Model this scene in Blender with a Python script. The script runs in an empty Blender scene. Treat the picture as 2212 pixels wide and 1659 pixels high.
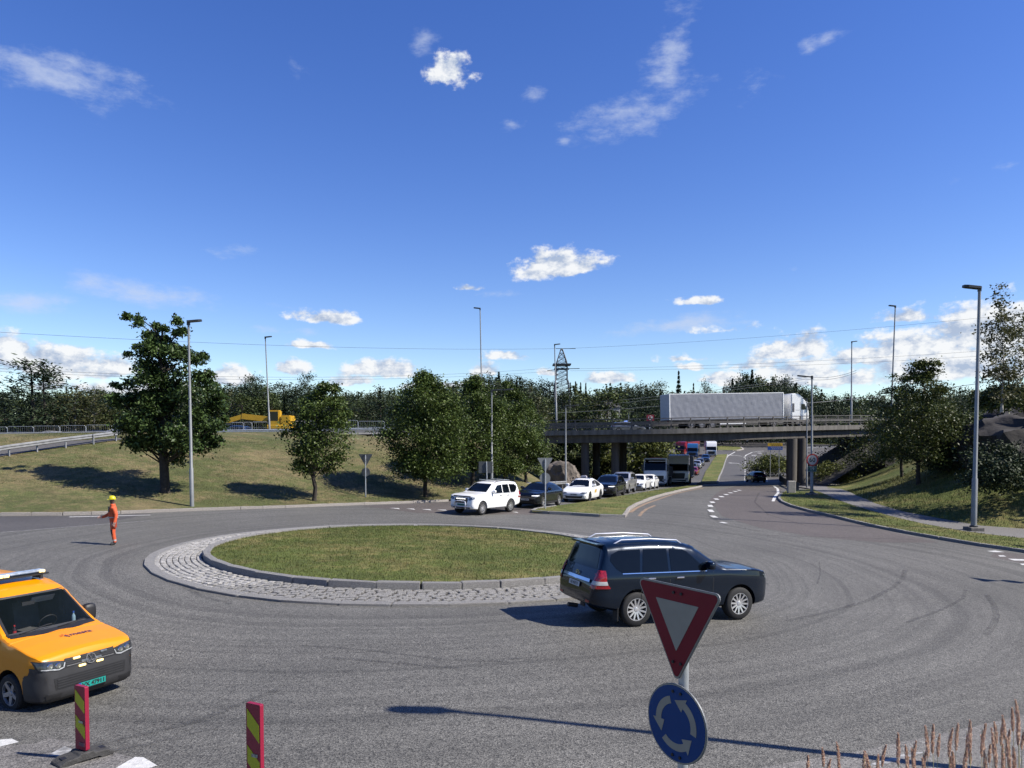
import bpy, bmesh, math, random
import numpy as np
from mathutils import Vector, Matrix
from mathutils.bvhtree import BVHTree

random.seed(7); RNG = np.random.default_rng(7)
R = math.radians
SC = bpy.context.scene
COL = SC.collection

# ------------------------------------------------------------------ camera, sky, sun, exposure
CAM_H = 3.8; PITCH = R(2.0); FPX = 1600.0; IMG_W = 2212.0; IMG_H = 1659.0; LEVEL = 955.0
CY0 = LEVEL + FPX * math.tan(PITCH)
cam_d = bpy.data.cameras.new('camera'); cam = bpy.data.objects.new('camera', cam_d); COL.objects.link(cam)
cam.location = (0, 0, CAM_H); cam.rotation_euler = (R(90) - PITCH, 0, 0)
cam_d.sensor_fit = 'HORIZONTAL'; cam_d.sensor_width = 36.0; cam_d.lens = 36.0 * FPX / IMG_W
cam_d.shift_y = (CY0 - IMG_H / 2) / IMG_W
cam_d.clip_start = 0.1; cam_d.clip_end = 12000
SC.camera = cam

def ray(px, py):
    u = (px - IMG_W / 2) / FPX; v = (py - CY0) / FPX
    return Vector((u, math.cos(PITCH) - v * math.sin(PITCH), -math.sin(PITCH) - v * math.cos(PITCH)))
def at(px, py, Y):
    d = ray(px, py); t = Y / d.y
    return Vector((d.x * t, Y, CAM_H + d.z * t))

SUN_EL = R(45.0); SUN_AZ = R(104.0)        # azimuth clockwise from +Y: the sun stands to the right, a little behind the camera
SUN_DIR = Vector((math.sin(SUN_AZ) * math.cos(SUN_EL), math.cos(SUN_AZ) * math.cos(SUN_EL), math.sin(SUN_EL)))
sun_d = bpy.data.lights.new('sun', 'SUN'); sun = bpy.data.objects.new('sun', sun_d); COL.objects.link(sun)
sun.rotation_euler = SUN_DIR.to_track_quat('Z', 'Y').to_euler(); sun.location = (60, -20, 60)
sun_d.energy = 5.0; sun_d.angle = R(0.53); sun_d.color = (1.0, 0.94, 0.84)
SC.view_settings.view_transform = 'Standard'; SC.view_settings.look = 'None'
SC.view_settings.exposure = 0.85; SC.view_settings.gamma = 1.0; SC.view_settings.use_curve_mapping = False
SC.cycles.max_bounces = 6; SC.cycles.diffuse_bounces = 2; SC.cycles.glossy_bounces = 3
SC.cycles.transmission_bounces = 4; SC.cycles.transparent_max_bounces = 8
SC.cycles.caustics_reflective = False; SC.cycles.caustics_refractive = False

# ---- world: Nishita sky with clouds laid out by direction
W = bpy.data.worlds.new('World'); SC.world = W; W.use_nodes = True
nt = W.node_tree; nt.nodes.clear()
def N(t, ty, **kw):
    n = t.nodes.new(ty)
    for k, v in kw.items(): setattr(n, k, v)
    return n
def math_n(t, op, a, b=None, clamp=False, c=None):
    n = N(t, 'ShaderNodeMath', operation=op); n.use_clamp = clamp
    for i, x in enumerate((a, b, c)):
        if x is None: continue
        if isinstance(x, (int, float)): n.inputs[i].default_value = x
        else: t.links.new(x, n.inputs[i])
    return n.outputs[0]
sky = N(nt, 'ShaderNodeTexSky', sky_type='NISHITA'); sky.sun_disc = False
sky.sun_elevation = SUN_EL; sky.sun_rotation = SUN_AZ; sky.altitude = 0.0
sky.air_density = 1.0; sky.dust_density = 0.15; sky.ozone_density = 2.6
tc = N(nt, 'ShaderNodeTexCoord')
sep = N(nt, 'ShaderNodeSeparateXYZ'); nt.links.new(tc.outputs['Generated'], sep.inputs[0])
az_n = math_n(nt, 'ARCTAN2', sep.outputs[0], sep.outputs[1])
el_n = math_n(nt, 'ARCSINE', sep.outputs[2])
uv = N(nt, 'ShaderNodeCombineXYZ'); nt.links.new(az_n, uv.inputs[0]); nt.links.new(el_n, uv.inputs[1])
def noise_n(vec, scale, detail, rough, stretch=(1, 1, 1), off=(0, 0, 0)):
    mp = N(nt, 'ShaderNodeMapping'); mp.inputs['Scale'].default_value = stretch; mp.inputs['Location'].default_value = off
    nt.links.new(vec, mp.inputs[0])
    n = N(nt, 'ShaderNodeTexNoise'); n.inputs['Scale'].default_value = scale; n.inputs['Detail'].default_value = detail
    n.inputs['Roughness'].default_value = rough; nt.links.new(mp.outputs[0], n.inputs['Vector'])
    return n
warp = noise_n(uv.outputs[0], 22, 3, 0.6)
wv = N(nt, 'ShaderNodeVectorMath', operation='MULTIPLY_ADD')
nt.links.new(warp.outputs['Color'], wv.inputs[0]); wv.inputs[1].default_value = (0.03, 0.016, 0); nt.links.new(uv.outputs[0], wv.inputs[2])
wo = N(nt, 'ShaderNodeVectorMath', operation='SUBTRACT'); nt.links.new(wv.outputs[0], wo.inputs[0]); wo.inputs[1].default_value = (0.015, 0.008, 0)
UVW = wo.outputs[0]
def ang(px, py):
    d = ray(px, py).normalized(); return math.atan2(d.x, d.y), math.asin(d.z)
def masks(lst, flat):
    acc = None
    for (px, py, hw, hh, rot, wgt) in lst:
        a, e = ang(px, py)
        mp = N(nt, 'ShaderNodeMapping', vector_type='TEXTURE')
        mp.inputs['Location'].default_value = (a, e, 0); mp.inputs['Rotation'].default_value = (0, 0, R(rot))
        mp.inputs['Scale'].default_value = (hw / FPX, hh / FPX, 1); nt.links.new(UVW, mp.inputs[0])
        vec = mp.outputs[0]
        if flat:      # cumulus: the base is flatter than the top
            s = N(nt, 'ShaderNodeSeparateXYZ'); nt.links.new(vec, s.inputs[0])
            mn = math_n(nt, 'MINIMUM', s.outputs[1], 0.0)
            y2 = math_n(nt, 'MULTIPLY_ADD', mn, 1.3, c=s.outputs[1])
            c2 = N(nt, 'ShaderNodeCombineXYZ'); nt.links.new(s.outputs[0], c2.inputs[0]); nt.links.new(y2, c2.inputs[1]); vec = c2.outputs[0]
        ln = N(nt, 'ShaderNodeVectorMath', operation='LENGTH'); nt.links.new(vec, ln.inputs[0])
        m = math_n(nt, 'MULTIPLY_ADD', ln.outputs['Value'], -wgt, c=wgt)
        acc = m if acc is None else math_n(nt, 'MAXIMUM', acc, m)
    return acc
CUMULUS = [(972,165,58,50,0,1),(1205,582,118,46,6,1.2),(1508,654,55,18,0,1),(705,688,100,22,0,.9),(678,747,56,14,0,.9),
  (85,790,130,52,0,1.3),(215,800,90,40,0,1.2),(20,765,70,50,0,1.3),(500,818,48,40,0,1.2),(830,802,110,34,0,1.2),(625,800,66,26,0,.8),(1088,772,54,22,0,1),
  (1045,802,36,26,0,1.1),(1320,822,80,20,0,1),(1180,805,26,14,0,1),(1965,688,75,20,0,1),(1720,760,90,40,8,1.25),(1640,790,90,24,0,.9),
  (1730,808,120,36,0,1.2),(1870,775,120,40,0,1.15),(1990,760,160,60,0,1.1),(2130,730,170,80,0,1.1),(2080,800,220,45,0,1.1),(1560,820,60,26,0,1),(1800,826,180,24,0,1),
  (2330,760,200,90,0,1.1),(-160,790,200,60,0,1.1),(1495,792,50,14,0,.9),(760,826,60,20,0,1),(270,842,220,20,0,1),(1010,836,130,14,0,.9),
  (1480,775,70,10,0,.6),(1570,715,70,14,0,.5),(1010,622,34,10,0,.8)]
WISP = [(120,158,190,48,-4,1.0),(918,85,40,34,30,.65),(1448,125,60,130,-24,.85),(1368,246,185,46,10,.95),(1745,105,36,22,20,.6),(1785,80,40,16,15,.5),
  (655,148,52,24,0,.5),(1150,205,30,22,0,.5),(1105,270,40,15,0,.65),(1215,302,30,12,0,.6),(1465,702,170,26,6,.85),(290,630,175,36,-4,1.0),(72,650,95,28,3,.95),
  (592,713,50,13,0,.6),(655,716,40,12,0,.5),(998,620,30,13,0,.8),(1060,637,56,13,0,.5),(600,660,50,12,0,.45),(1600,700,60,14,0,.4),(1712,580,24,12,0,.5),
  (510,543,50,16,0,.3),(1630,190,60,40,25,.35),(2190,355,40,14,0,.4),(230,205,150,40,0,.3),(2080,388,30,10,0,.3)]
fb = noise_n(uv.outputs[0], 30, 8, 0.62, (1, 1.5, 1))
fw = noise_n(uv.outputs[0], 16, 8, 0.66, (1, 2.2, 1), (3.1, 1.7, 0))
fs = noise_n(uv.outputs[0], 30, 8, 0.62, (1, 1.5, 1), (0.010, 0.012, 0))      # the same billows a little towards the sun
mc = masks(CUMULUS, True); mw = masks(WISP, False)
nb = math_n(nt, 'SUBTRACT', fb.outputs['Fac'], 0.5)
dc = math_n(nt, 'MULTIPLY_ADD', nb, 2.3, c=mc)
nw = math_n(nt, 'SUBTRACT', fw.outputs['Fac'], 0.5)
dw = math_n(nt, 'MULTIPLY_ADD', nw, 2.2, c=mw)
def ss(x, lo, hi, top=1.0):
    n = N(nt, 'ShaderNodeMapRange', interpolation_type='SMOOTHSTEP'); nt.links.new(x, n.inputs[0])
    n.inputs[1].default_value = lo; n.inputs[2].default_value = hi; n.inputs[3].default_value = 0; n.inputs[4].default_value = top
    return n.outputs[0]
ac = ss(dc, 0.02, 0.55, 0.97); aw = ss(dw, 0.15, 1.15, 0.66)
lit = math_n(nt, 'SUBTRACT', fb.outputs['Fac'], fs.outputs['Fac'])
lit = math_n(nt, 'MULTIPLY_ADD', lit, 4.5, True, c=0.62)
ramp = N(nt, 'ShaderNodeMix', data_type='RGBA'); nt.links.new(lit, ramp.inputs['Factor'])
ramp.inputs['A'].default_value = (2.9, 3.5, 4.6, 1); ramp.inputs['B'].default_value = (6.3, 6.4, 6.5, 1)
m1 = N(nt, 'ShaderNodeMix', data_type='RGBA'); nt.links.new(aw, m1.inputs['Factor'])
hsv = N(nt, 'ShaderNodeHueSaturation'); hsv.inputs['Hue'].default_value = 0.521; hsv.inputs['Saturation'].default_value = 1.29; hsv.inputs['Value'].default_value = 1.14; nt.links.new(sky.outputs[0], hsv.inputs['Color'])
nt.links.new(hsv.outputs[0], m1.inputs['A']); m1.inputs['B'].default_value = (4.2, 4.7, 5.8, 1)
m2 = N(nt, 'ShaderNodeMix', data_type='RGBA'); nt.links.new(ac, m2.inputs['Factor'])
nt.links.new(m1.outputs['Result'], m2.inputs['A']); nt.links.new(ramp.outputs['Result'], m2.inputs['B'])
bg = N(nt, 'ShaderNodeBackground'); bg.inputs['Strength'].default_value = 0.0832
nt.links.new(m2.outputs['Result'], bg.inputs['Color'])
wout = N(nt, 'ShaderNodeOutputWorld'); nt.links.new(bg.outputs[0], wout.inputs['Surface'])

# ------------------------------------------------------------------ materials (all procedural)
MATS = {}; ALB = 0.57        # working colours below were judged at exposure 0; this brings them to real-world albedo
def alb(c, k=ALB): return tuple(x * k for x in c)
def mat(name, col, rough=0.6, metal=0.0, var=0.12, scale=6.0, bump=0.0, bscale=40.0, coat=0.0, emit=None, spec=0.5, col2=None, detail=4, coords='Object', kalb=ALB, stretch=None):
    if name in MATS: return MATS[name]
    if metal < .5:
        col = alb(col, kalb); col2 = alb(col2, kalb) if col2 else None
    if emit: emit = (emit[0], emit[1] * ALB)
    m = bpy.data.materials.new(name); m.use_nodes = True; t = m.node_tree
    b = t.nodes['Principled BSDF']
    b.inputs['Roughness'].default_value = rough; b.inputs['Metallic'].default_value = metal
    b.inputs['Specular IOR Level'].default_value = spec
    b.inputs['Coat Weight'].default_value = coat; b.inputs['Coat Roughness'].default_value = 0.03
    c = N(t, 'ShaderNodeTexCoord')
    n = N(t, 'ShaderNodeTexNoise'); n.inputs['Scale'].default_value = scale; n.inputs['Detail'].default_value = detail
    if stretch:
        mp = N(t, 'ShaderNodeMapping'); mp.inputs['Scale'].default_value = stretch; t.links.new(c.outputs[coords], mp.inputs[0]); t.links.new(mp.outputs[0], n.inputs['Vector'])
    else: t.links.new(c.outputs[coords], n.inputs['Vector'])
    mx = N(t, 'ShaderNodeMix', data_type='RGBA')
    if col2 is None:
        ca = [max(0, x * (1 - var)) for x in col]; cb = [min(1, x * (1 + var)) for x in col]
    else: ca, cb = col, col2
    mr = N(t, 'ShaderNodeMapRange'); mr.inputs[1].default_value = 0.3; mr.inputs[2].default_value = 0.7
    t.links.new(n.outputs['Fac'], mr.inputs[0]); t.links.new(mr.outputs[0], mx.inputs['Factor'])
    mx.inputs['A'].default_value = (*ca, 1); mx.inputs['B'].default_value = (*cb, 1)
    t.links.new(mx.outputs['Result'], b.inputs['Base Color'])
    if bump > 0:
        n2 = N(t, 'ShaderNodeTexNoise'); n2.inputs['Scale'].default_value = bscale; n2.inputs['Detail'].default_value = 5
        t.links.new(c.outputs[coords], n2.inputs['Vector'])
        bp = N(t, 'ShaderNodeBump'); bp.inputs['Strength'].default_value = bump; bp.inputs['Distance'].default_value = 0.05
        t.links.new(n2.outputs['Fac'], bp.inputs['Height']); t.links.new(bp.outputs[0], b.inputs['Normal'])
    if emit: b.inputs['Emission Color'].default_value = (*emit[0], 1); b.inputs['Emission Strength'].default_value = emit[1]
    MATS[name] = m; return m

def leaf_mat(name, dark, light, rough=0.5, trans=0.25):
    dark = alb(dark, .8); light = alb(light, .8)
    m = bpy.data.materials.new(name); m.use_nodes = True; t = m.node_tree
    b = t.nodes['Principled BSDF']; o = t.nodes['Material Output']
    g = N(t, 'ShaderNodeNewGeometry')
    mx = N(t, 'ShaderNodeMix', data_type='RGBA'); t.links.new(g.outputs['Random Per Island'], mx.inputs['Factor'])
    mx.inputs['A'].default_value = (*dark, 1); mx.inputs['B'].default_value = (*light, 1)
    n = N(t, 'ShaderNodeTexNoise'); n.inputs['Scale'].default_value = 0.6; c = N(t, 'ShaderNodeTexCoord'); t.links.new(c.outputs['Object'], n.inputs['Vector'])
    hs = N(t, 'ShaderNodeHueSaturation'); mr = N(t, 'ShaderNodeMapRange'); t.links.new(n.outputs['Fac'], mr.inputs[0])
    mr.inputs[1].default_value = .3; mr.inputs[2].default_value = .7; mr.inputs[3].default_value = .7; mr.inputs[4].default_value = 1.3
    t.links.new(mr.outputs[0], hs.inputs['Value']); t.links.new(mx.outputs['Result'], hs.inputs['Color'])
    t.links.new(hs.outputs[0], b.inputs['Base Color']); b.inputs['Roughness'].default_value = rough; b.inputs['Specular IOR Level'].default_value = .16
    tr = N(t, 'ShaderNodeBsdfTranslucent'); t.links.new(hs.outputs[0], tr.inputs['Color'])
    ms = N(t, 'ShaderNodeMixShader'); ms.inputs[0].default_value = trans
    t.links.new(b.outputs[0], ms.inputs[1]); t.links.new(tr.outputs[0], ms.inputs[2]); t.links.new(ms.outputs[0], o.inputs['Surface'])
    MATS[name] = m; return m

ISL = (-3.26, 27.26); R_IN = 7.44; R_OUT = 9.26
def asphalt_mat(name, ca, cb, speck=0.5, rings=True, scale=1.0):
    ca = alb(ca); cb = alb(cb)
    m = bpy.data.materials.new(name); m.use_nodes = True; t = m.node_tree
    b = t.nodes['Principled BSDF']; b.inputs['Roughness'].default_value = 0.75; b.inputs['Specular IOR Level'].default_value = 0.4
    c = N(t, 'ShaderNodeTexCoord'); P = c.outputs['Object']
    def nz(s, d=4, r=.55):
        n = N(t, 'ShaderNodeTexNoise'); n.inputs['Scale'].default_value = s; n.inputs['Detail'].default_value = d; n.inputs['Roughness'].default_value = r
        t.links.new(P, n.inputs['Vector']); return n.outputs['Fac']
    big = nz(0.16, 6, .62)
    mx = N(t, 'ShaderNodeMix', data_type='RGBA'); mr = N(t, 'ShaderNodeMapRange'); t.links.new(big, mr.inputs[0]); mr.inputs[1].default_value = .3; mr.inputs[2].default_value = .7
    t.links.new(mr.outputs[0], mx.inputs['Factor']); mx.inputs['A'].default_value = (*ca, 1); mx.inputs['B'].default_value = (*cb, 1)
    col = mx.outputs['Result']
    v1 = N(t, 'ShaderNodeTexVoronoi'); v1.inputs['Scale'].default_value = 62 * scale; t.links.new(P, v1.inputs['Vector'])      # aggregate
    wn = N(t, 'ShaderNodeSeparateColor'); t.links.new(v1.outputs['Color'], wn.inputs[0])
    f1 = nz(7, 5, .7)
    val = math_n(t, 'MULTIPLY_ADD', wn.outputs[0], speck * 1.5, c=1 - speck * .75)
    val = math_n(t, 'MULTIPLY', val, math_n(t, 'MULTIPLY_ADD', f1, .9, c=.55))
    pow2 = math_n(t, 'POWER', wn.outputs[1], 14.0)
    val = math_n(t, 'MULTIPLY_ADD', pow2, 1.3 * speck, c=val)
    if rings:                                                                # rubber worn in along the circulating lanes
        sb = N(t, 'ShaderNodeVectorMath', operation='SUBTRACT'); t.links.new(P, sb.inputs[0]); sb.inputs[1].default_value = (ISL[0], ISL[1], 0)
        fl = N(t, 'ShaderNodeVectorMath', operation='MULTIPLY'); t.links.new(sb.outputs[0], fl.inputs[0]); fl.inputs[1].default_value = (1, 1, 0)
        ln = N(t, 'ShaderNodeVectorMath', operation='LENGTH'); t.links.new(fl.outputs[0], ln.inputs[0])
        r = math_n(t, 'MULTIPLY_ADD', nz(.09, 2), 1.6, c=ln.outputs['Value'])
        cv = N(t, 'ShaderNodeCombineXYZ'); t.links.new(r, cv.inputs[0])
        rn = N(t, 'ShaderNodeTexNoise', noise_dimensions='1D'); rn.inputs['Scale'].default_value = 1.5; rn.inputs['Detail'].default_value = 6; rn.inputs['Roughness'].default_value = .72
        t.links.new(r, rn.inputs['W'])
        rr = N(t, 'ShaderNodeMapRange'); t.links.new(rn.outputs['Fac'], rr.inputs[0]); rr.inputs[1].default_value = .36; rr.inputs[2].default_value = .56; rr.inputs[3].default_value = .76; rr.inputs[4].default_value = 1.05
        val = math_n(t, 'MULTIPLY', val, rr.outputs[0])
    hs = N(t, 'ShaderNodeVectorMath', operation='SCALE'); t.links.new(col, hs.inputs[0]); t.links.new(val, hs.inputs['Scale'])
    t.links.new(hs.outputs[0], b.inputs['Base Color'])
    bp = N(t, 'ShaderNodeBump'); bp.inputs['Strength'].default_value = .5; bp.inputs['Distance'].default_value = .012
    t.links.new(v1.outputs['Distance'], bp.inputs['Height']); t.links.new(bp.outputs[0], b.inputs['Normal'])
    MATS[name] = m; return m

def grass_mat(name, green, dry, bias=0.5, sc=1.0):
    green = alb(green); dry = alb(dry)
    m = bpy.data.materials.new(name); m.use_nodes = True; t = m.node_tree
    b = t.nodes['Principled BSDF']; b.inputs['Roughness'].default_value = .85; b.inputs['Specular IOR Level'].default_value = .2
    c = N(t, 'ShaderNodeTexCoord'); P = c.outputs['Object']
    def nz(s, d=5, r=.6, st=(1, 1, 1)):
        mp = N(t, 'ShaderNodeMapping'); mp.inputs['Scale'].default_value = st; t.links.new(P, mp.inputs[0])
        n = N(t, 'ShaderNodeTexNoise'); n.inputs['Scale'].default_value = s * sc; n.inputs['Detail'].default_value = d; n.inputs['Roughness'].default_value = r
        t.links.new(mp.outputs[0], n.inputs['Vector']); return n.outputs['Fac']
    big = nz(.22, 8, .68); fine = nz(14, 4, .7, (1, .6, 1)); mid = nz(1.6, 5, .7)
    s1 = math_n(t, 'MULTIPLY_ADD', mid, .8, c=big); s1 = math_n(t, 'SUBTRACT', s1, .4)
    mr = N(t, 'ShaderNodeMapRange'); t.links.new(s1, mr.inputs[0]); mr.inputs[1].default_value = bias - .13; mr.inputs[2].default_value = bias + .13
    mx = N(t, 'ShaderNodeMix', data_type='RGBA'); t.links.new(mr.outputs[0], mx.inputs['Factor']); mx.inputs['A'].default_value = (*green, 1); mx.inputs['B'].default_value = (*dry, 1)
    f = math_n(t, 'MULTIPLY_ADD', fine, 1.8, c=.1)
    f = math_n(t, 'MULTIPLY', f, math_n(t, 'MULTIPLY_ADD', nz(.5, 6, .72, (1, 1.6, 1)), 1.5, c=.25))
    f = math_n(t, 'MULTIPLY', f, math_n(t, 'MULTIPLY_ADD', nz(5, 4, .7), 1.0, c=.5))
    hs = N(t, 'ShaderNodeVectorMath', operation='SCALE'); t.links.new(mx.outputs['Result'], hs.inputs[0]); t.links.new(f, hs.inputs['Scale'])
    t.links.new(hs.outputs[0], b.inputs['Base Color'])
    bp = N(t, 'ShaderNodeBump'); bp.inputs['Strength'].default_value = .9; bp.inputs['Distance'].default_value = .08
    t.links.new(fine, bp.inputs['Height']); t.links.new(bp.outputs[0], b.inputs['Normal'])
    MATS[name] = m; return m

asphalt = asphalt_mat('asphalt', (.124, .120, .108), (.174, .169, .154), 1.0)
asphalt_far = asphalt_mat('far_asphalt', (.105, .10, .094), (.135, .128, .12), .4, False)
asphalt_red = asphalt_mat('reddish_asphalt', (.112, .096, .088), (.148, .128, .118), .6, False)
asphalt_pale = asphalt_mat('pale_asphalt', (.19, .18, .168), (.25, .24, .225), .8, False)
asphalt_path = asphalt_mat('path_asphalt', (.20, .19, .18), (.25, .24, .23), .3, False)
lawn = grass_mat('lawn', (.130, .160, .040), (.28, .24, .092), .57)
dry_lawn = grass_mat('dry_lawn', (.118, .134, .045), (.245, .20, .10), .52)
rough_grass = grass_mat('rough_grass', (.06, .085, .022), (.15, .14, .055), .6)
granite = mat('granite', (.38, .37, .355), .8, var=.3, scale=30, bump=.8, bscale=60)
granite_warm = mat('warm_granite', (.50, .46, .42), .8, var=.3, scale=30, bump=.8, bscale=60)
granite_pale = mat('pale_cobble', (.50, .485, .46), .8, var=.45, scale=9, bump=.9, bscale=45, coords='Generated')
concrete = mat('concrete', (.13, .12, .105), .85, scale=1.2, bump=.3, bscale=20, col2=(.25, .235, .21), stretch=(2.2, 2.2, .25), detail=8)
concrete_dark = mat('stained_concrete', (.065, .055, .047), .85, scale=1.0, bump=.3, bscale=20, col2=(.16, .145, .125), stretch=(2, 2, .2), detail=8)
steel = mat('galvanised_steel', (.42, .44, .46), .45, .6, var=.2, scale=3)
pole_grey = mat('grey_pole', (.33, .345, .35), .5, .3, var=.15, scale=2)
rail_dark = mat('weathered_rail_steel', (.15, .14, .13), .6, .4, var=.3, scale=4)
rail_pale = mat('pale_guardrail_steel', (.42, .43, .44), .55, .3, var=.2, scale=3)
lamp_dark = mat('lamp_housing', (.05, .055, .06), .45, .3)
white_paint = mat('road_paint', (.72, .72, .70), .7, var=.18, scale=14, bump=.3, kalb=.62)
worn_paint = mat('worn_road_paint', (.12, .12, .12), .7, scale=9, col2=(.7, .7, .69), detail=8)
orange_paint = mat('orange_road_paint', (.22, .18, .14), .7, scale=5, col2=(.50, .32, .17), detail=8)
rubber = mat('tyre_rubber', (.014, .014, .015), .8, var=.25, scale=20)
alloy = mat('alloy', (.62, .62, .63), .3, .8, var=.08)
dark_alloy = mat('dark_alloy', (.06, .06, .065), .4, .5)
black_plastic = mat('black_plastic', (.018, .018, .02), .55, var=.2)
grey_plastic = mat('grey_plastic', (.05, .05, .053), .6, var=.15)
chrome = mat('chrome', (.7, .7, .72), .12, 1.0, var=.03)
tint = mat('tinted_glass', (.004, .006, .009), .05, 0, var=.1, spec=.28)
lamp_glass = mat('headlight_glass', (.22, .25, .28), .12, .3, var=.4, scale=14, spec=.8)
tail_red = mat('tail_light_red', (.42, .012, .02), .18, 0, var=.35, scale=14, spec=.8)
plate_white = mat('plate_white', (.75, .75, .73), .5, var=.05)
sign_back = mat('sign_back_aluminium', (.22, .235, .25), .55, .4, var=.1)
bark = mat('bark', (.045, .036, .028), .9, var=.5, scale=5, bump=.8, bscale=12)
birch_bark = mat('birch_bark', (.42, .40, .36), .8, var=.4, scale=4)
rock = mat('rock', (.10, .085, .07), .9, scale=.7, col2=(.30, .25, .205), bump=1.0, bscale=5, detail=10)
rock_dark = mat('dark_rock', (.022, .02, .02), .9, scale=.8, col2=(.08, .07, .065), bump=.8, bscale=3, detail=10)  # shade on the right rock wall is put into this darker colour

# ------------------------------------------------------------------ object helpers
def link(o, parent=None):
    COL.objects.link(o)
    if parent is not None: o.parent = parent
    return o
def tag(o, label=None, cat=None, group=None, kind=None):
    if label: o['label'] = label
    if cat: o['category'] = cat
    if group: o['group'] = group
    if kind: o['kind'] = kind
    return o
def thing(name, label, cat, loc=(0, 0, 0), rz=0.0, group=None):
    o = bpy.data.objects.new(name, None); link(o); o.location = loc; o.rotation_euler = (0, 0, rz); o.empty_display_size = .3
    return tag(o, label, cat, group)
def add(name, me, parent=None):
    return link(bpy.data.objects.new(name, me), parent)
def smooth(me, ang=35):
    me.polygons.foreach_set('use_smooth', [True] * len(me.polygons))
    me.set_sharp_from_angle(angle=R(ang))
class MB:
    def __init__(s): s.v = []; s.f = []; s.m = []; s.mi = 0
    def raw(s, vs, fs):
        b = len(s.v); s.v += [tuple(v) for v in vs]; s.f += [tuple(b + i for i in f) for f in fs]; s.m += [s.mi] * len(fs); return s
    def box(s, c, size, rz=0.0, M=None, taper=1.0):
        hx, hy, hz = size[0] / 2, size[1] / 2, size[2] / 2; vs = []
        for sz in (-1, 1):
            k = taper if sz > 0 else 1
            for sx, sy in ((-1, -1), (1, -1), (1, 1), (-1, 1)): vs.append(Vector((sx * hx * k, sy * hy * k, sz * hz)))
        rot = Matrix.Rotation(rz, 4, 'Z')
        if M is not None: rot = M
        vs = [rot @ v + Vector(c) for v in vs]
        return s.raw(vs, [(3, 2, 1, 0), (4, 5, 6, 7), (0, 1, 5, 4), (1, 2, 6, 5), (2, 3, 7, 6), (3, 0, 4, 7)])
    def bar(s, a, b, w, h=None):
        a = Vector(a); b = Vector(b); d = b - a; L = d.length
        if L < 1e-6: return s
        q = d.to_track_quat('X', 'Z').to_matrix().to_4x4()
        return s.box((a + b) / 2, (L, w, h or w), M=q)
    def tube(s, pts, r, seg=8, cap=True):
        pts = [Vector(p) for p in pts]; n = len(pts); vs = []; fs = []
        rr = r if isinstance(r, (list, tuple)) else [r] * n
        up = None
        for i, p in enumerate(pts):
            t = (pts[min(i + 1, n - 1)] - pts[max(i - 1, 0)]).normalized()
            ref = Vector((0, 0, 1)) if abs(t.z) < .9 else Vector((1, 0, 0))
            if up is None: up = (ref - t * ref.dot(t)).normalized()
            else:
                up = up - t * up.dot(t)
                up = up.normalized() if up.length > 1e-4 else (ref - t * ref.dot(t)).normalized()
            sd = t.cross(up)
            for k in range(seg):
                a = 2 * math.pi * k / seg; vs.append(p + (up * math.cos(a) + sd * math.sin(a)) * rr[i])
        for i in range(n - 1):
            for k in range(seg):
                k2 = (k + 1) % seg; fs.append((i * seg + k, i * seg + k2, (i + 1) * seg + k2, (i + 1) * seg + k))
        if cap: fs.append(tuple(range(seg))[::-1]); fs.append(tuple((n - 1) * seg + k for k in range(seg)))
        return s.raw(vs, fs)
    def lathe(s, prof, seg=24, M=None):      # profile of (radius, z), spun about z
        vs = []; fs = []; n = len(prof)
        for (r, z) in prof:
            for k in range(seg):
                a = 2 * math.pi * k / seg; v = Vector((r * math.cos(a), r * math.sin(a), z)); vs.append(M @ v if M else v)
        for i in range(n - 1):
            for k in range(seg):
                k2 = (k + 1) % seg; fs.append((i * seg + k, i * seg + k2, (i + 1) * seg + k2, (i + 1) * seg + k))
        return s.raw(vs, fs)
    def prism(s, poly, th, M=None):          # polygon in xy, thickness along z about 0
        n = len(poly); vs = [Vector((x, y, -th / 2)) for x, y in poly] + [Vector((x, y, th / 2)) for x, y in poly]
        if M is not None: vs = [M @ v for v in vs]
        fs = [tuple(range(n))[::-1], tuple(range(n, 2 * n))] + [(i, (i + 1) % n, n + (i + 1) % n, n + i) for i in range(n)]
        return s.raw(vs, fs)
    def mesh(s, name, mats, sm=None):
        me = bpy.data.meshes.new(name); me.from_pydata(s.v, [], s.f)
        for m in (mats if isinstance(mats, (list, tuple)) else [mats]): me.materials.append(m)
        me.polygons.foreach_set('material_index', s.m); me.update()
        if sm: smooth(me, sm)
        return me
    def build(s, name, mats, parent=None, sm=None): return add(name, s.mesh(name, mats, sm), parent)
def bm_mesh(bm, name, mats, sm=None):
    me = bpy.data.meshes.new(name); bm.to_mesh(me); bm.free()
    for m in (mats if isinstance(mats, (list, tuple)) else [mats]): me.materials.append(m)
    if sm: smooth(me, sm)
    return me
def rbox(name, size, m, bev=.02, seg=1, c=(0, 0, 0)):      # bevelled box mesh
    bm = bmesh.new(); bmesh.ops.create_cube(bm, size=1)
    bmesh.ops.scale(bm, vec=size, verts=bm.verts); bmesh.ops.translate(bm, vec=c, verts=bm.verts)
    if bev: bmesh.ops.bevel(bm, geom=bm.edges[:], offset=bev, segments=seg, affect='EDGES')
    return bm_mesh(bm, name, m, 30)
def copy_tree(o, parent=None):
    c = o.copy(); COL.objects.link(c)
    if parent is not None: c.parent = parent
    for ch in o.children: copy_tree(ch, c)
    return c
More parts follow.
